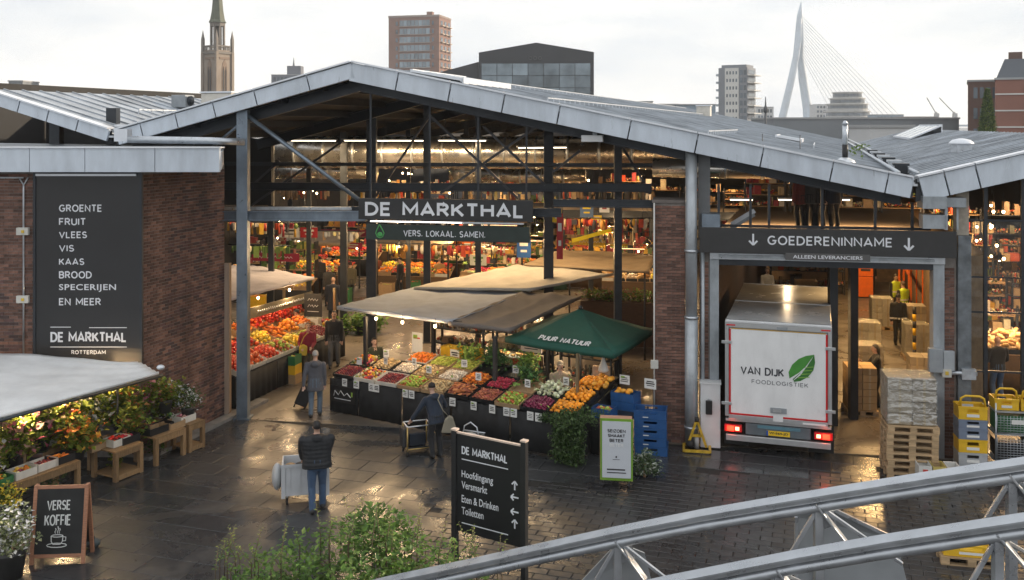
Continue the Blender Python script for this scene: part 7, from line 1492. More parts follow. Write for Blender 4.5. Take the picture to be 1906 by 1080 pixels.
o = thing('wheeled_case', 'black wheeled travel case pulled by the grey haired walker', 'suitcase', tuple(GP(556, 760)), R(5)); rm = Matrix.Rotation(R(24), 4, 'Y')
for q in (MB().b2((-.17, -.11, .1), (.17, .11, .66)).build('shell', M('case_black', (.012, .012, .013), .5), o, bevel=.03), MB().tube([(-.09, 0, .66), (-.08, 0, .78), (.08, 0, .78), (.09, 0, .66)], .014, 6).build('handle', rub, o), MB().tube([(-.15, -.06, .045), (-.12, -.06, .045)], .045, 10).build('wheel', rub, o), MB().tube([(.12, -.06, .045), (.15, -.06, .045)], .045, 10).build('wheel', rub, o)): q.matrix_local = rm
pb = GP(1212, 842)
for i in range(5):
    slot_crate_later.append(((pb.x + rr(-.015, .015), pb.y, i * .208), R(-12) + rr(-.04, .04), .74, .5, .204, 'blue', '%s deep blue plastic crate in the stack next to the brick pillar' % ('bottom', 'second', 'middle', 'fourth', 'top')[i], 'blue crate stack by the pillar'))
o = thing('shopping_basket', 'grey wire edged basket with loop handle before the black skirt', 'basket', tuple(GP(876, 842)), R(-24)); gb_ = M('basket_grey', (.16, .17, .17), .6)
for a, b in (((-.27, -.19, 0), (.27, -.17, .42)), ((-.27, .17, 0), (.27, .19, .42)), ((-.27, -.169, 0), (-.25, .169, .42)), ((.25, -.169, 0), (.27, .169, .42)), ((-.25, -.169, 0), (.25, .169, .02))): MB().b2(a, b).build('side', gb_, o)
for y in (-.195, .195): MB().tube([(-.28, y, .43), (.28, y, .43)], .014, 6).build('rim', fasl, o)
MB().tube([(-.2, 0, .42), (-.16, 0, .6), (0, 0, .7), (.16, 0, .6), (.2, 0, .42)], .016, 8).build('handle', fasl, o); MB().ball((.0, 0, .38), (.2, .13, .08), lod=1).build('cloth', M('cloth_light', (.5, .5, .48), .8), o)
mb = MB(); mb.prism([(-.11, .72), (.12, .70), (.14, .98), (.0, 1.06), (-.12, .96)], .12, axis='Y', off=-.06); p = GP(573, 702); o = mb.build('shoulder_bag', M('bag_yellow', (.55, .42, .05), .6, bump=.3), None, (p.x - .1, p.y - .24, 0), R(5), bevel=.04); tag(o, 'yellow printed shoulder bag on the crimson jacket', 'bag')
MB().tube([(-.08, .0, 1.0), (.02, .06, 1.25), (.13, .12, 1.36)], .012, 6).build('strap', M('bag_yellow', (.55, .42, .05), .6), o)
# ------------------------------------------------------------------ crates and racks at the glazed hall
crate_y = [('white', .20), ('blue', .2), ('yellow', .25), ('blue', .2), ('blue', .12), ('yellow', .3)]
TRAYM['grey_blue'] = M('tray_greyblue', (.16, .20, .28), .5); TRAYM['grey'] = M('tray_grey', (.36, .38, .4), .5)
def slot_crate(loc, ang, w_, d_, h_, sty, label, group=None, handle=False, fill=None):
    """stacking crate with hand holes and a rim"""
    m = TRAYM[sty]; o = thing('stacking_crate', label, 'crate', loc, ang, group); t = .015
    for y in (-d_ / 2, d_ / 2 - t):
        MB().b2((-w_ / 2, y, 0), (w_ / 2, y + t, h_ * .55)).build('side', m, o)
        for a, b in ((-w_ / 2, -w_ * .2), (w_ * .2, w_ / 2)): MB().b2((a, y, h_ * .55), (b, y + t, h_ * .82)).build('side', m, o)
        MB().b2((-w_ / 2 - .01, y - .008, h_ * .82), (w_ / 2 + .01, y + t + .008, h_)).build('rim', m, o)
    for x in (-w_ / 2, w_ / 2 - t): MB().b2((x, -d_ / 2 + t, 0), (x + t, d_ / 2 - t, h_ * .98)).build('end', m, o)
    MB().b2((-w_ / 2 + t, -d_ / 2 + t, 0), (w_ / 2 - t, d_ / 2 - t, t)).build('base', m, o)
    MB().b2((-w_ * .22, -d_ / 2 - .006, h_ * .2), (w_ * (.22 if sty != 'blue' else -.05), -d_ / 2 - .001, h_ * (.42 if sty != 'blue' else .3))).build('label_card', cardm, o)
    if handle: MB().tube([(-w_ * .45, -d_ * .4, h_), (-w_ * .4, -d_ * .4, h_ + .17), (-w_ * .25, -d_ * .4, h_ + .22), (w_ * .25, -d_ * .4, h_ + .22), (w_ * .4, -d_ * .4, h_ + .17), (w_ * .45, -d_ * .4, h_)], .025, 8).build('handle', m, o)
    return o
for a_ in slot_crate_later: slot_crate(*a_)
b1 = GP(1806, 884)
zz = 0
for sty, h_, lb in (('grey', .28, 'grey base crate of the colourful stack by the white panel'), ('grey', .26, 'second grey crate of the colourful stack'), ('yellow', .28, 'lower yellow crate of the colourful stack'), ('grey_blue', .22, 'lower slate blue crate of the colourful stack'), ('grey_blue', .20, 'upper slate blue crate of the colourful stack'), ('yellow', .28, 'top yellow crate with raised loop handle')):
    slot_crate((b1.x, b1.y, zz), FROT, .58, .42, h_, sty, lb, 'colourful crate stack', handle='top' in lb); zz += h_ + .004
o = thing('white_board', 'plain white board leaning at the foot of the steel column', 'panel', (FX(1757), FY(FX(1757)) - .5, 0), FROT); MB().b2((0, 0, 0), (.62, .05, 1.42)).build('board', M('white_paint', (.62, .64, .66), .45), o, bevel=.006)
c1 = GP(1745, 904); cbm = M('fruit_carton_white', (.58, .58, .56), .6); cby = M('fruit_carton_ochre', (.50, .40, .12), .6)
for k in range(2):
    for i, (m_, lb) in enumerate(((cbm, 'white'), (cby, 'ochre'), (cbm, 'printed white'))):
        x_ = (-.28, 0, .28)[i]; o = thing('fruit_carton', '%s open fruit carton, %s of the low heap before the pallet stack' % (lb, ('bottom', 'top')[k]), 'carton', (c1.x + x_, c1.y - x_ * FS, k * .24), FROT)
        for a, b in (((-.13, -.2, 0), (.13, -.185, .22)), ((-.13, .185, 0), (.13, .2, .22)), ((-.13, -.184, 0), (-.118, .184, .22)), ((.118, -.184, 0), (.13, .184, .22)), ((-.117, -.184, 0), (.117, .184, .012))): MB().b2(a, b).build('side', m_, o)
        MB().b2((-.05, -.203, .07), (.05, -.2005, .15)).build('print', inkm if i else inkr, o)
# wire roll racks outside the glazing
def rollrack(loc, ang, label, fills):
    o = thing('roll_rack', label, 'rack', loc, ang); 
    for x in (0, .95):
        for y in (0, .7): MB().tube([(x, y, 0), (x, y, 1.45)], .018, 7).build('upright', galv, o)
    for z in (.15, .75, 1.25): MB().b2((-.02, -.02, z), (.97, .72, z + .03)).build('shelf', galv, o)
    for z0_, n in ((.2, 9), (.8, 7)):
        mb = MB()
        for i in range(n): mb.tube([(.02, -.01, z0_ + i * .055), (.93, -.01, z0_ + i * .055)], .006, 4)
        for i in range(14): mb.tube([(.03 + i * .068, -.012, z0_), (.03 + i * .068, -.012, z0_ + n * .055)], .005, 4)
        tag(mb.build('wire_grille', galv, o), kind='stuff')
    for z, c_ in ((.2, 'black'), (.8, 'green')): MB().b2((.06, .05, z), (.9, .65, z + .36)).build('contents', TRAYM[c_], o, bevel=.01)
    MB().b2((.32, -.025, 1.0), (.6, -.016, 1.1)).build('label_card', cardm, o)
    return o
r0 = GP(1862, 872); rollrack((r0.x - .1, r0.y, 0), FROT, 'wire roll rack of green crates before the glazing', None)
for i, x in enumerate((.28, .82)): slot_crate((r0.x - .1 + x, r0.y + .25 - x * FS, 1.29), FROT, .5, .4, .25, 'yellow', ('yellow crate on top of the wire roll rack beside the pane edge', 'yellow crate at the far end on top of the wire roll rack')[i], None, True)
o = thing('red_sack', 'bright red sack on the lower shelf by the wire rack', 'sack', tuple(GP(1872, 905)), 0); MB().ball((0, 0, .12), (.2, .14, .12), lod=2).build('body', M('red_sack_cloth', (.45, .02, .03), .7), o); MB().ball((.1, -.03, .2), (.08, .06, .05), lod=1).build('knot', M('red_sack_cloth', (.45, .02, .03), .7), o)
# glazed hall front and its stock
gf = thing('glazed_front', 'tall steel framed glass front right of the goods entrance'.replace('right of', 'beside'), 'window', (FX(1807), FY(FX(1807)) + .1, 0), FROT)
gx = lambda u: (FX(u) - FX(1807)) / math.cos(FROT)
for u in (1838, 1908, 1975): MB().b2((gx(u) - .04, -.04, 0), (gx(u) + .04, .04, RZ(FX(u)) - .5)).build('mullion', darks, gf)
for z in (2.0, 3.35, 4.15, 5.45): MB().b2((0, -.025, z - .02), (gx(1975), .025, z + .02)).build('transom', darks, gf)
for a, b in ((1807, 1838), (1838, 1908), (1908, 1975)):
    for z0_, z1_ in ((2.03, 3.32), (3.38, 4.12), (4.18, 5.42)): MB().b2((gx(a) + .045, -.004, z0_), (gx(b) - .045, .004, z1_)).build('pane', glass('front_pane', (.92, .92, .90), .05), gf)
names_r = ['low front', 'second', 'third', 'deep', 'last']
for i, (t, z, h_, p_) in enumerate(((7.0, 0, 2.2, 'pale'), (8.6, 0, 2.9, 'warm'), (11, 0, 3.8, 'warm'), (13.5, 0, 4.6, 'warm'))):
    for j in range(3):
        rack(tuple(HB(FX(1800) + .75 + j * 1.75, t, z)), FROT, 1.6, h_, 4 if h_ < 2.5 else 7, p_ if j % 2 == 0 else 'dark', '%s row rack of goods in the glazed hall, %s' % (names_r[i], ('by the steel column', 'in the middle', 'at the outer end')[j]), .5, .3, 'racks in the glazed hall')
stall('bakery bench with tan loaves inside the glazed hall', tuple(HB(FX(1800) + .9, 5.5, 0)), FROT, 4.0, ['bread', 'bread', 'potato', 'bread', 'lemon'], BC, None, None, 1.15, None, 110)
for i, (t, z) in enumerate(((3.5, 4.4), (6.5, 4.6), (9.8, 4.9), (12.5, 5.1))):
    for x in (.9, 3.2): pendant(tuple(HB(FX(1806) + x + .3, t, z - .3)), 'lit pendant lamp under the glazed hall roof', 150, 'pendant lamps in the glazed hall', .9, (1, .60, .27))
for i in range(34): bulb(tuple(HB(FX(1806) + rr(.2, 4), rr(1.5, 9), rr(3.4, 5.4))), 'tiny glowing bulb strung inside the glazed hall', 0, 'string bulbs in the glazed hall', .5, lit=False)
# ------------------------------------------------------------------ bush in the foreground
bu = thing('leafy_bush', 'big loose green bush in front of the direction sign', 'bush', (-2.35, 13.9, 0)); bu.scale = (1.12, 1, .97)
BL = lf('bush', [(.13, .24, .045), (.18, .30, .06), (.24, .36, .09), (.08, .16, .035), (.11, .20, .05)], .35); BY = lf('bush_tip', [(.26, .36, .08), (.34, .42, .10)], .4)
mb = MB()
for c, r, n in (((0, 0, 1.35), (.95, .75, .62), 2100), ((-.85, .1, 1.0), (.75, .6, .5), 1300), ((.8, -.1, 1.25), (.75, .6, .55), 1400), ((-1.5, .1, .75), (.5, .5, .35), 900), ((1.4, -.2, .95), (.5, .5, .45), 1000), ((.35, .3, 1.75), (.5, .4, .3), 800), ((-.2, -.3, .7), (1.4, .6, .6), 1600), ((2.2, -.4, .8), (.5, .3, .3), 400)): leaves(mb, c, r, n, .075, clump=7, shell=.6, wd=.55)
mb.build('crown', BL, bu)
mb = MB(); st_ = MB()
for i in range(46):
    x = rr(-1.8, 2.0); zb_1 = 1.25 + .55 * math.exp(-(x - .1) ** 2 * .8) ; p0 = Vector((x, rr(-.4, .4), zb_1)); p1 = p0 + Vector((rr(-.18, .18), rr(-.1, .1), rr(.2, .55))); st_.tube([p0 - Vector((0, 0, .4)), p0, p1], [.008, .006, .003], 4)
    for k in range(16):
        f = k / 15; q = p0.lerp(p1, f); s_ = rr(.04, .08) * (1.1 - .5 * f); mb.leaf(q, s_, s_ * .5, rotm(rr(0, .8), rr(-.3, .3), k * 2.4), 0 if f > .6 else 1)
mb.build('leaves', [BY, BL], bu); 
for k in range(12): st_.tube([(rr(-.15, .15), rr(-.1, .1), 0), (rr(-.6, .6), rr(-.2, .2), .6), (rr(-1.4, 1.4), rr(-.4, .4), rr(1.0, 1.6))], [.022, .016, .006], 5)
st_.build('trunk', M('bush_bark', (.12, .085, .055), .8), bu)
mb = MB()
for k in range(9): mb.ball((rr(-.4, 1.6), -.72 + rr(-.1, .1), rr(.8, 1.3)), .018, lod=0)
mb.build('blossom', M('blossom_mix', None, .6, island=[(.6, .5, .05), (.6, .2, .2), (.7, .7, .6)]), bu)
# ------------------------------------------------------------------ galvanised roof truss rails close to the viewer
gv = M('rail_galvanised', (.42, .45, .49), .33, .7, var=.2, scale=5, rvar=.12, bump=.04, bscale=50)
def rail(label, pts, wdt):
    o = thing('steel_rail', label, 'rail', tuple(pts[0])); q = [Vector(p) - Vector(pts[0]) for p in pts]
    for a, b in zip(q, q[1:]):
        pass
    mb = MB(); prof = [(-.07, .0), (.07, .0), (.07, -.018), (.012, -.018), (.012, -.085), (-.012, -.085), (-.012, -.018), (-.07, -.018)]
    vs = []; fs = []; n = len(prof)
    for p in q: vs += [p + Vector((0, x * wdt * 1.2, z * wdt)) for x, z in prof]
    for i in range(len(q) - 1):
        for j in range(n): fs.append((i * n + j, i * n + (j + 1) % n, (i + 1) * n + (j + 1) % n, (i + 1) * n + j))
    fs.append(tuple(range(n))); fs.append(tuple((len(q) - 1) * n + j for j in range(n))[::-1]); mb.add(vs, fs); mb.build('flange', gv, o)
    MB().tube([p + Vector((0, .01, -.15 * wdt)) for p in q], .052 * wdt, 14).build('tube', gv, o); return o
def rpts(l): return [PP(u, v, Y) for u, v, Y in l]
R1 = rpts([(640, 1098, 10.2), (722, 1078, 10.0), (860, 1049, 9.75), (986, 1021, 9.5), (1145, 986, 9.2), (1306, 954, 8.9), (1440, 931, 8.65), (1573, 909, 8.4), (1740, 882, 8.1), (1906, 857, 7.8), (2050, 838, 7.5)]); R2 = rpts([(1120, 1106, 8.6), (1239, 1079, 8.4), (1360, 1055, 8.2), (1481, 1031, 8.0), (1640, 1003, 7.75), (1794, 979, 7.5), (1906, 962, 7.3), (2050, 942, 7.1)])
ra = rail('long galvanised upper rail crossing in front of the square', R1, .88); rb = rail('shorter galvanised lower rail parallel to the long one', R2, .85)
def strut(p, a, b, wd_, h_, nm='strut'):
    a, b = Vector(a) - Vector(p.location), Vector(b) - Vector(p.location); mb = MB(); mb.beam(a, b, wd_, h_); return mb.build(nm, gv, p, bevel=.004)
def onr(pts, u):
    for a, b in zip(pts, pts[1:]):
        ua, ub = 953 + FPX * a.x / a.y, 953 + FPX * b.x / b.y
        if ua <= u <= ub: f = (u - ua) / (ub - ua); return a.lerp(b, f)
for u in (1150, 1525, 1885):
    p = onr(R1, u) - Vector((0, -.02, .14)); Wd = Vector((.0, 0, 0))
    strut(ra, p, p + Vector((.02, .0, -2.6 if False else -(p.z))), .07, .07, 'post'); strut(ra, p + Vector((-.02, 0, .04)), p + Vector((.26, -.08, -.32)), .11, .02, 'gusset'); strut(ra, p, p + Vector((-.30, .05, -.55)), .035, .035); strut(ra, p + Vector((.03, 0, 0)), p + Vector((.62, -.3, -.36)), .03, .03)
    mb = MB(); q = p - Vector(ra.location); mb.slab([q + Vector((-.05, .02, .0)), q + Vector((.13, .02, .03)), q + Vector((.17, .02, -.16)), q + Vector((.05, .02, -.2))], .012, dirv=(0, 1, 0)); mb.build('gusset', gv, ra)
    for k in range(3): MB().cyl(q + Vector((.03 + k * .04, .0, -.05 - k * .03)), q + Vector((.03 + k * .04, .03, -.05 - k * .03)), .01, 6).build('bolt', darks, ra)
for u in (1450, 1860):
    p = onr(R2, u) - Vector((0, -.02, .13)); strut(rb, p, Vector((p.x, p.y, 0)), .07, .07, 'post'); strut(rb, p + Vector((-.01, 0, .03)), p + Vector((.24, -.1, -.28)), .10, .02, 'gusset'); strut(rb, p, p + Vector((-.25, .05, -.5)), .035, .035); strut(rb, p, p + Vector((.3, .2, -.2)), .03, .03)
o = thing('guard_plate', 'grey sheet panel fixed behind the steel rails', 'panel', tuple(PP(1484, 1030, 9.0))); zb_2 = o.location.z
mb = MB(); q = [PP(u, v, Y) - o.location for u, v, Y in ((1482, 1090, 9.1), (1482, 962, 9.1), (1550, 948, 9.0), (1668, 1004, 9.0), (1690, 1090, 9.0))]; mb.slab(q, .02, dirv=(0, 1, 0)); mb.build('sheet', M('panel_grey', (.34, .37, .40), .45, .3, var=.08), o); mb = MB(); mb.beam(q[2], q[3], .04, .03); mb.beam(q[0], q[1], .03, .03); mb.build('edge', gv, o); MB().beam((.2, .05, 0), (.2, .05, -zb_2 + 0.0), .05, .05).build('post', gv, o)
o = thing('guard_plate', 'second grey sheet panel at the low end of the rails', 'panel', tuple(PP(1100, 1075, 9.5))); zb_2 = o.location.z
mb = MB(); q = [PP(u, v, Y) - o.location for u, v, Y in ((1075, 1090, 9.5), (1150, 1010, 9.4), (1200, 1030, 9.4), (1215, 1090, 9.4))]; mb.slab(q, .02, dirv=(0, 1, 0)); mb.build('sheet', M('panel_grey', (.34, .37, .40), .45, .3), o); MB().beam((.15, .05, 0), (.15, .05, -zb_2), .05, .05).build('post', gv, o)
# yellow pallet crate beyond the rails
p = GP(1800, 1040); slot_crate((p.x, p.y, .15), R(-12), .9, .6, .2, 'yellow', 'yellow crate on a low pallet glimpsed below the rails'); pallet((p.x, p.y, 0), R(-12), 'low pallet under the yellow crate below the rails', None, 1.0, .7)
# ================================================================== skyline
def city(name, label, u, Y, rz=0, cat='building'):
    return thing(name, label, cat, (XU(u, Y), Y, -.05), rz)
def cm(n, c, r=.8, **k): return M('city_' + n, c, r, scale=.15, **k)
wing = M('city_window', (.10, .13, .16), .15, var=.3, scale=.3, rnd=.4)
def winrow(p, n, x0, x1, z0, z1, y, m=wing, d=.25, gap=.2, nm='window'):
    w_ = (x1 - x0) / n
    for i in range(n): MB().b2((x0 + i * w_ + w_ * gap / 2, y - d, z0), (x0 + (i + 1) * w_ - w_ * gap / 2, y, z1)).build(nm, m, p)
# church tower
tow = city('church_tower', 'tall brick church tower with pinnacles and mossy green spire', 405, 250, R(58), 'tower'); tow.scale = (.84, .84, 1); tb_ = cm('tower_brick', (.27, .225, .185), var=.25); ts_ = cm('tower_stone', (.20, .18, .16)); sp = cm('spire_copper', (.105, .115, .085), .7, var=.5)
h1 = 27.2; hw = 3.05
MB().b2((-hw, -hw, 0), (hw, hw, h1)).build('shaft', tb_, tow)
for sx in (-1, 1):
    for sy in (-1, 1): MB().b2((sx * hw - .45, sy * hw - .45, 0), (sx * hw + .45, sy * hw + .45, h1 - .5)).build('buttress', tb_, tow); q = MB(); q.b2((sx * hw - .4, sy * hw - .4, h1 - .5), (sx * hw + .4, sy * hw + .4, h1 + 3)); q.lathe([(.5, h1 + 3), (.02, h1 + 5.2)], (sx * hw, sy * hw, 0), 4, ph=.78, sm=False); q.build('pinnacle', ts_, tow)
MB().b2((-hw - .3, -hw - .3, h1 - 1.0), (hw + .3, hw + .3, h1 - .4)).build('cornice', ts_, tow)
for a in range(4):
    rz_ = a * math.pi / 2
    def rt(mb_, nm, m_): o_ = mb_.build(nm, m_, tow); o_.rotation_euler = (0, 0, rz_); return o_
    bal = MB(); bal.b2((-hw, -hw - .15, h1 + .9), (hw, -hw + .05, h1 + 1.2))
    for i in range(9): bal.b2((-hw + .5 + i * .6, -hw - .1, h1), (-hw + .7 + i * .6, -hw, h1 + .9))
    rt(bal, 'parapet', ts_)
    ar = MB(); ar.prism([(-1.0, 15.5), (1.0, 15.5), (1.0, 22.5), (.75, 23.8), (0, 24.8), (-.75, 23.8), (-1.0, 22.5)], .12, axis='Y', off=-hw - .1); rt(ar, 'belfry_recess', cm('tower_recess', (.22, .16, .12)))
    for s in (-.45, .45): ar = MB(); ar.prism([(s - .28, 16), (s + .28, 16), (s + .28, 21.8), (s, 23), (s - .28, 21.8)], .1, axis='Y', off=-hw - .18); rt(ar, 'louvre', cm('louvre', (.05, .045, .04)))
    for z_ in (7.5, 10.5): ar = MB(); ar.b2((-.25, -hw - .1, z_), (.25, -hw, z_ + 2.0)); rt(ar, 'slit_window', cm('louvre', (.05, .045, .04)))
    co = MB(); co.b2((-2.0, -hw + .2, h1 - 2.4), (2.0, -hw - .12, h1 - 1.8)); rt(co, 'frieze', cm('tower_recess', (.22, .16, .12)))
for a in range(8):
    th = a * math.pi / 4 + .39; MB().box((2.0 * math.cos(th), 2.0 * math.sin(th), h1 + 3.6), (.55, .55, 7.2), rz=th).build('lantern_pier', ts_, tow)
MB().lathe([(2.35, h1 + 6.2), (2.45, h1 + 7.4)], n=8, ph=.39, sm=False).build('lantern_ring', ts_, tow); MB().lathe([(1.3, h1), (1.3, h1 + 6.3)], n=8, ph=.39, sm=False).build('lantern_core', cm('lantern_dark', (.10, .09, .08)), tow)
MB().lathe([(2.8, h1 + 7.2), (2.3, h1 + 8.0), (1.85, h1 + 10), (1.35, h1 + 14.5), (1.0, h1 + 17.0)], n=8, ph=.39, sm=False).build('spire', sp, tow); MB().lathe([(1.15, h1 + 17), (1.2, h1 + 17.3), (.9, h1 + 18.6), (1.15, h1 + 19.2), (1.0, h1 + 20.0), (.5, h1 + 21), (.1, h1 + 24)], n=8, sm=False).build('cupola', sp, tow)
# brown apartment block
ap = city('apartment_block', 'brown brick high-rise with rows of glazed balconies', 770, 500, R(-14)); ab_ = cm('block_brick', (.23, .13, .10)); W1, D1, H1 = 27.6, 9, 64
MB().b2((-W1 / 2, 0, 0), (W1 / 2, D1 * 2.2, H1)).build('wall', ab_, ap); MB().b2((-W1 / 2 - .2, -.2, H1), (W1 / 2 + .2, D1 * 2.2 + .2, H1 + 1)).build('parapet', cm('block_trim', (.30, .24, .21)), ap)
for s in range(14):
    z = H1 - 4.0 - s * 4.3; MB().b2((-W1 * .30, -.5, z - .9), (W1 * .34, -.05, z - .5)).build('balcony_slab', cm('block_trim', (.30, .24, .21)), ap); winrow(ap, 8, -W1 * .28, W1 * .32, z - .5, z + 2.4, -.02, cm('balcony_glass', (.20, .26, .31), .2, rnd=.3), .25, .12); winrow(ap, 1, -W1 * .36, -W1 * .31, z - .2, z + 1.9, -.02); winrow(ap, 1, W1 * .36, W1 * .40, z - .2, z + 1.9, -.02)
    for k in range(3): MB().b2((W1 / 2, 2 + k * 6.2, z - .6), (W1 / 2 + 1.3, 6.2 + k * 6.2, z - .2)).build('balcony_slab', cm('block_pale', (.55, .45, .36)), ap); MB().b2((W1 / 2, 2.6 + k * 6.2, z), (W1 / 2 + .15, 5.6 + k * 6.2, z + 2.2)).build('window', wing, ap)
MB().b2((6, 3, H1 + 1), (9, 6, H1 + 3)).build('rooftop_box', ab_, ap)
# black gabled glass hall
bh_ = city('black_gable_hall', 'black gabled hall with a big gridded glass front', 998, 200, R(-3)); bkm = cm('black_clad', (.035, .038, .045), .5); w2 = 11.9
e_ = 7.6 + 138 * 200 / 1800; t_ = 7.6 + 156 * 200 / 1800
mb = MB(); mb.prism([(-w2, 0), (w2, 0), (w2, e_), (0, t_), (-w2, e_)], 30, axis='Y'); mb.build('shell', bkm, bh_)
gz0, gz1 = 8.0, 7.6 + 118 * 200 / 1800
for i in range(7):
    for j in range(5):
        xa = -w2 + .6 + i * (2 * w2 - 1.2) / 7; xb = xa + (2 * w2 - 1.2) / 7 - .14; za = gz0 + j * (gz1 - gz0) / 5; zb3 = za + (gz1 - gz0) / 5 - .12
        MB().b2((xa, -.12, za), (xb, -.01, zb3)).build('pane', M('city_hall_glass', (.16, .20, .23), .12, .3, var=.5, scale=.25, rnd=.35), bh_)
mb = MB(); 
for x in (-1.2, -.2, .8): mb.tube([(x + .35 * math.cos(k * .628), -.1, t_ - 3.2 + .35 * math.sin(k * .628)) for k in range(11)], .06, 5)
mb.build('ring_emblem', cm('ring', (.12, .13, .14)), bh_)
bw_ = city('black_gable_wing', 'low black wing with sloping roof attached to the gabled hall', 850, 202, R(-3)); mb = MB(); mb.prism([(-6, 0), (4.6, 0), (4.6, 7.6 + 120 * 202 / 1800), (-6, 7.6 + 95 * 202 / 1800)], 25, axis='Y'); mb.build('shell', bkm, bw_); winrow(bw_, 6, -5, 4, 14.5, 16.5, -.01)
# white and grey apartment tower
wt_ = city('white_tower', 'pale residential tower with stacked side balconies', 1368, 400, R(-30)); wm_ = cm('tower_white', (.62, .62, .60)); gm_ = cm('tower_grey', (.20, .22, .25)); Hh = 7.6 + 112 * 400 / 1800
MB().b2((-7, 0, 0), (5.2, 12, Hh - .6)).build('core', gm_, wt_); MB().b2((-4.2, -.25, 0), (1.6, -.02, Hh - .8)).build('white_panel', wm_, wt_); MB().b2((-6, 1, Hh - .6), (4.5, 11, Hh + .6)).build('rooftop', gm_, wt_)
for s in range(9):
    z = Hh - 4 - s * 3.15; winrow(wt_, 4, -3.9, 1.3, z + .6, z + 1.9, -.26, wing, .05, .5); MB().b2((5.2, .3, z), (8.0, 11, z + .35)).build('balcony', wm_, wt_); MB().b2((5.2, .8, z + .9), (5.35, 10.5, z + 2.5)).build('window', wing, wt_); MB().b2((-8.2, .2, z), (-7, 4, z + .9)).build('balcony', cm('rail_glass', (.35, .4, .45), .3), wt_); winrow(wt_, 2, 1.9, 5.0, z + .3, z + 2.3, -.02, wing, .1, .3)
# cable-stayed bridge
br_ = city('cable_bridge', 'pale blue cable-stayed bridge with bent pylon', 1483, 1030, 0, 'bridge'); bm = cm('bridge_blue', (.50, .58, .66), .5)
def bp(u, v, dy=0): p = PP(u, v, 1030); return Vector((p.x - br_.location.x, dy, p.z + .05))
def leg(pts, nm): 
    mb = MB(); mb.tube([bp(u, v, dy) for u, v, r, dy in pts], [r * 1.2 for u, v, r, dy in pts], 8, ell=.9); mb.build(nm, bm, br_)
leg([(1491, 5, .6, 0), (1488, 30, 2.6, 0), (1486, 70, 3.6, 0), (1479, 105, 3.2, -6), (1466, 160, 3.6, -9), (1450, 222, 3.9, -12), (1445, 240, 4, -13)], 'pylon_leg'); leg([(1491.5, 6, .6, 0), (1490, 30, 2.3, 0), (1491, 75, 3.2, 2), (1493, 105, 3.2, 6), (1499, 145, 4.4, 9), (1509, 200, 4.6, 12), (1512, 240, 4.8, 13)], 'pylon_leg')
for i in range(14):
    f = i / 13; a = bp(1492, 30 + f * 75); b = bp(1690 - f * 130, 231); mb = MB(); mb.tube([a, b], .28, 4); mb.build('stay_cable', cm('cable', (.55, .58, .6)), br_)
mb = MB(); mb.beam(bp(1380, 234), bp(1900, 234), 30, 2.2); mb.build('deck', bm, br_)
# rounded stepped block
rb_ = city('stepped_block', 'rounded stepped block with terraces beyond the bridge', 1577, 600, 0); rg = cm('stepped_grey', (.42, .43, .43)); 
for i, (r_, z0_, z1_) in enumerate(((14.5, 0, 12), (13.2, 12, 17), (12.0, 17, 21.5), (10.2, 21.5, 25), (8.6, 25, 28.7))):
    MB().lathe([(r_, z0_), (r_, z1_)], n=24, sm=False).build('tier', rg, rb_); MB().lathe([(r_ + .8, z1_ - .5), (r_ + .8, z1_)], n=24, sm=False).build('terrace', cm('tower_white', (.62, .62, .60)), rb_); MB().lathe([(r_ + .08, z1_ - 3.0), (r_ + .08, z1_ - 1.2)], n=24, sm=False).build('window_band', wing, rb_)
def plain(name, label, u0, u1, v1, Y, m, d=12, rows=0, cols=6, rz=0, extra=None):
    o = city(name, label, (u0 + u1) / 2, Y, rz); w_ = (u1 - u0) * Y / FPX; H = ZV(v1, Y) + .05
    MB().b2((-w_ / 2, 0, 0), (w_ / 2, d, H)).build('wall', m, o); MB().b2((-w_ / 2 - .15, -.15, H), (w_ / 2 + .15, d + .15, H + .3)).build('parapet', cm('trim_grey', (.35, .36, .37)), o)
    for r_ in range(rows):
        z = H - 2.6 - r_ * 3.2
        if z > 0: winrow(o, cols, -w_ / 2 + .6, w_ / 2 - .6, z, z + 1.7, -.01, wing, .1, .35)
    return o, w_, H
gr1, gr2, bk1, bk2 = cm('low_grey', (.22, .24, .26)), cm('low_blue', (.26, .33, .40)), cm('low_brick', (.32, .14, .09)), cm('dark_brick', (.13, .075, .06))
o, w_, H = plain('office_block', 'dark office block with rooftop mast beyond the ridge', 505, 566, 140, 420, cm('slate_grey', (.16, .17, .20)), 14, 3, 8); MB().b2((-1, 3, H), (5, 9, H + 4.2)).build('rooftop_box', cm('slate_grey', (.16, .17, .20)), o); MB().cyl((1.5, 5, H + 4), (1.5, 5, H + 8), .5, 6, r2=.1).build('mast', gr1, o)
plain('brick_house', 'small orange brick block peeking over the neighbouring roof', 248, 292, 180, 320, bk1, 10, 2, 4); plain('pale_house', 'low pale roofed block next to the church tower', 310, 362, 192, 330, cm('pale_brick', (.38, .3, .24)), 10, 1, 4); plain('slate_house', 'grey block at the edge of the neighbouring roof', 16, 42, 152, 230, gr1, 8, 2, 3)
plain('warehouse', 'long low grey warehouse before the bridge', 1440, 1785, 222, 160, gr1, 15, 0); plain('blue_shed', 'low blue-grey shed beside the pale tower', 1258, 1332, 196, 240, gr2, 14, 0); plain('white_house', 'pale roof-level block behind the main ridge', 1150, 1215, 190, 280, cm('cream_wall', (.5, .48, .44)), 12, 2, 7); plain('cream_house', 'cream block with chimneys by the blue shed', 1215, 1262, 195, 300, cm('cream_wall', (.5, .48, .44)), 12, 2, 4)
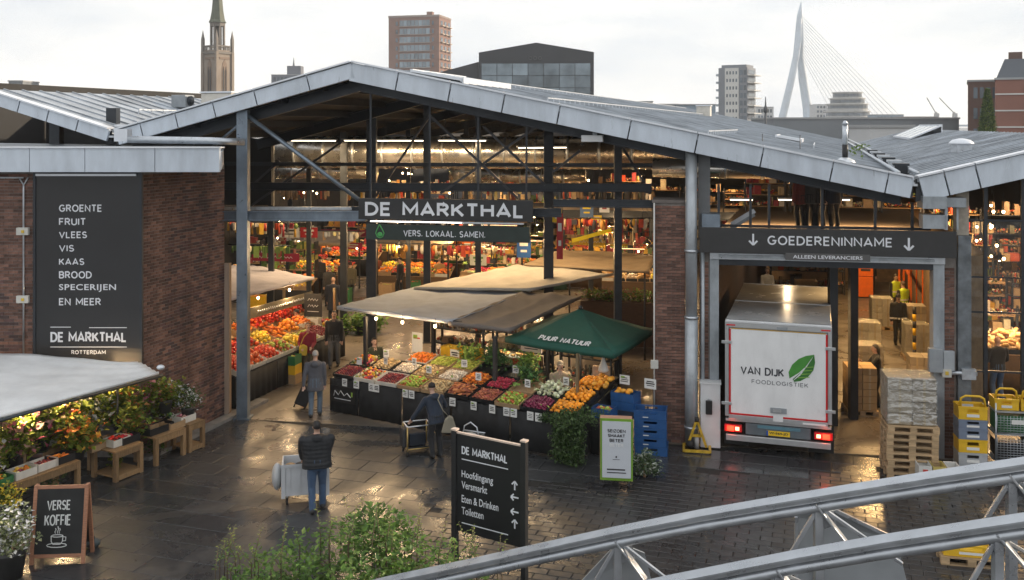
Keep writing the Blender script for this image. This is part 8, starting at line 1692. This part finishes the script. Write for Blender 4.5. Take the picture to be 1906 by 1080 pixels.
plain('pale_block', 'hazy pale block between tower and bridge', 1408, 1440, 200, 480, cm('haze_white', (.55, .56, .57)), 12, 4, 5); plain('bridge_office', 'pale low office beside the pylon foot', 1518, 1545, 195, 700, cm('haze_white', (.55, .56, .57)), 14, 5, 4); plain('terracotta_row', 'distant terracotta roofed row behind the warehouse', 1680, 1745, 218, 500, cm('terracotta', (.42, .25, .17)), 12, 1, 10); plain('grey_row', 'distant grey row under the cranes', 1630, 1682, 214, 520, gr2, 12, 2, 8); plain('white_annex', 'white shed strip below the warehouse', 1620, 1700, 238, 95, cm('haze_white', (.55, .56, .57)), 6, 0)
# brick mansion blocks at the right edge of the skyline
o, w_, H = plain('mansion_block', 'dark brick mansion block with stone cornice by the conifer', 1805, 1862, 152, 150, bk2, 12, 3, 4, R(-25))
o, w_, H = plain('roofed_mansion', 'red brick mansion with slate mansard roof and chimney', 1858, 1945, 148, 140, cm('red_brick', (.26, .12, .09)), 12, 0, 6, R(-26))
mb = MB(); mb.prism([(-w_ / 2, H), (w_ / 2, H), (w_ / 2 - 1, H + 3), (-w_ / 2 + 1.2, H + 3)], 12, axis='Y'); rf_ = mb.build('roof', cm('slate', (.16, .18, .21)), o); MB().b2((-1.6, 3, H + 2.6), (.2, 5, H + 4.2)).build('chimney', bk2, rf_)
for k in range(3): MB().b2((-w_ / 2 - .05, -.12, H - 2.2 - k * 2.4), (w_ / 2, -.02, H - 2.0 - k * 2.4)).build('stone_band', cm('tower_white', (.62, .62, .60)), o); winrow(o, 3, w_ * .02, w_ * .48, H - 1.9 - k * 2.4, H - .5 - k * 2.4, -.02, wing, .1, .4)
# conifer
o = thing('conifer', 'slim dark green conifer before the brick mansions', 'tree', (XU(1838, 120), 120, -.05)); mb = MB(); ht = ZV(168, 120)
for i in range(2600):
    f = random.random() ** .8; z = 2.5 + (ht - 2.5) * f; r_ = (1 - f) ** .75 * 1.45 * rr(.5, 1.1); a = rr(0, 6.28); mb.leaf((r_ * math.cos(a), r_ * math.sin(a), z), .42, .2, rotm(rr(.4, 1.3), 0, a - 1.57))
mb.build('crown', lf('conifer', [(.05, .10, .02), (.09, .15, .03), (.13, .19, .04)]), o); MB().tube([(0, 0, 0), (0, 0, ht * .9)], [.22, .05], 7).build('trunk', cm('bark', (.1, .07, .05)), o)
# cranes and masts
for i, (u0, v0, u1, v1) in enumerate(((1725, 182, 1742, 216), (1748, 182, 1776, 222))):
    o = city('harbour_crane', ('harbour crane with its slender jib raised behind the warehouse', 'second harbour crane with longer raised jib')[i], u1, 700, 0, 'crane'); cmn = cm('crane', (.45, .45, .45)); a = PP(u0, v0, 700) - o.location; MB().beam((0, 0, 0), (0, 0, 18), 1.2, 1.2).build('mast', cmn, o); MB().beam((0, 0, 17), a, .5, .6).build('jib', cmn, o); MB().b2((-1, -1, 14), (2, 1, 17)).build('cabin', cmn, o)
o = city('lattice_mast', 'dark slim mast with finial beside the pale tower', 1425, 130, 0, 'mast'); MB().cyl((0, 0, 0), (0, 0, 9.4), .16, 8).build('shaft', cm('mast_dark', (.10, .11, .12)), o); MB().lathe([(.1, 9.4), (.3, 9.6), (.3, 10), (.12, 10.4), (.05, 11.6)]).build('finial', cm('mast_dark', (.10, .11, .12)), o)
# thin air over the city
hz = MB(); hz.b2((-900, -60, -1.2), (1100, 1250, 150)); hzo = tag(hz.build('haze', None), 'thin pale haze over the square and city', 'haze', kind='stuff'); hzo.data.materials.clear()
hm_ = bpy.data.materials.new('haze'); hm_.use_nodes = True; n_ = hm_.node_tree; n_.nodes.clear(); ou = n_.nodes.new('ShaderNodeOutputMaterial'); pv = n_.nodes.new('ShaderNodeVolumePrincipled'); pv.inputs['Color'].default_value = (.86, .92, 1, 1); pv.inputs['Density'].default_value = .00028; n_.links.new(pv.outputs[0], ou.inputs['Volume']); hzo.data.materials.append(hm_)
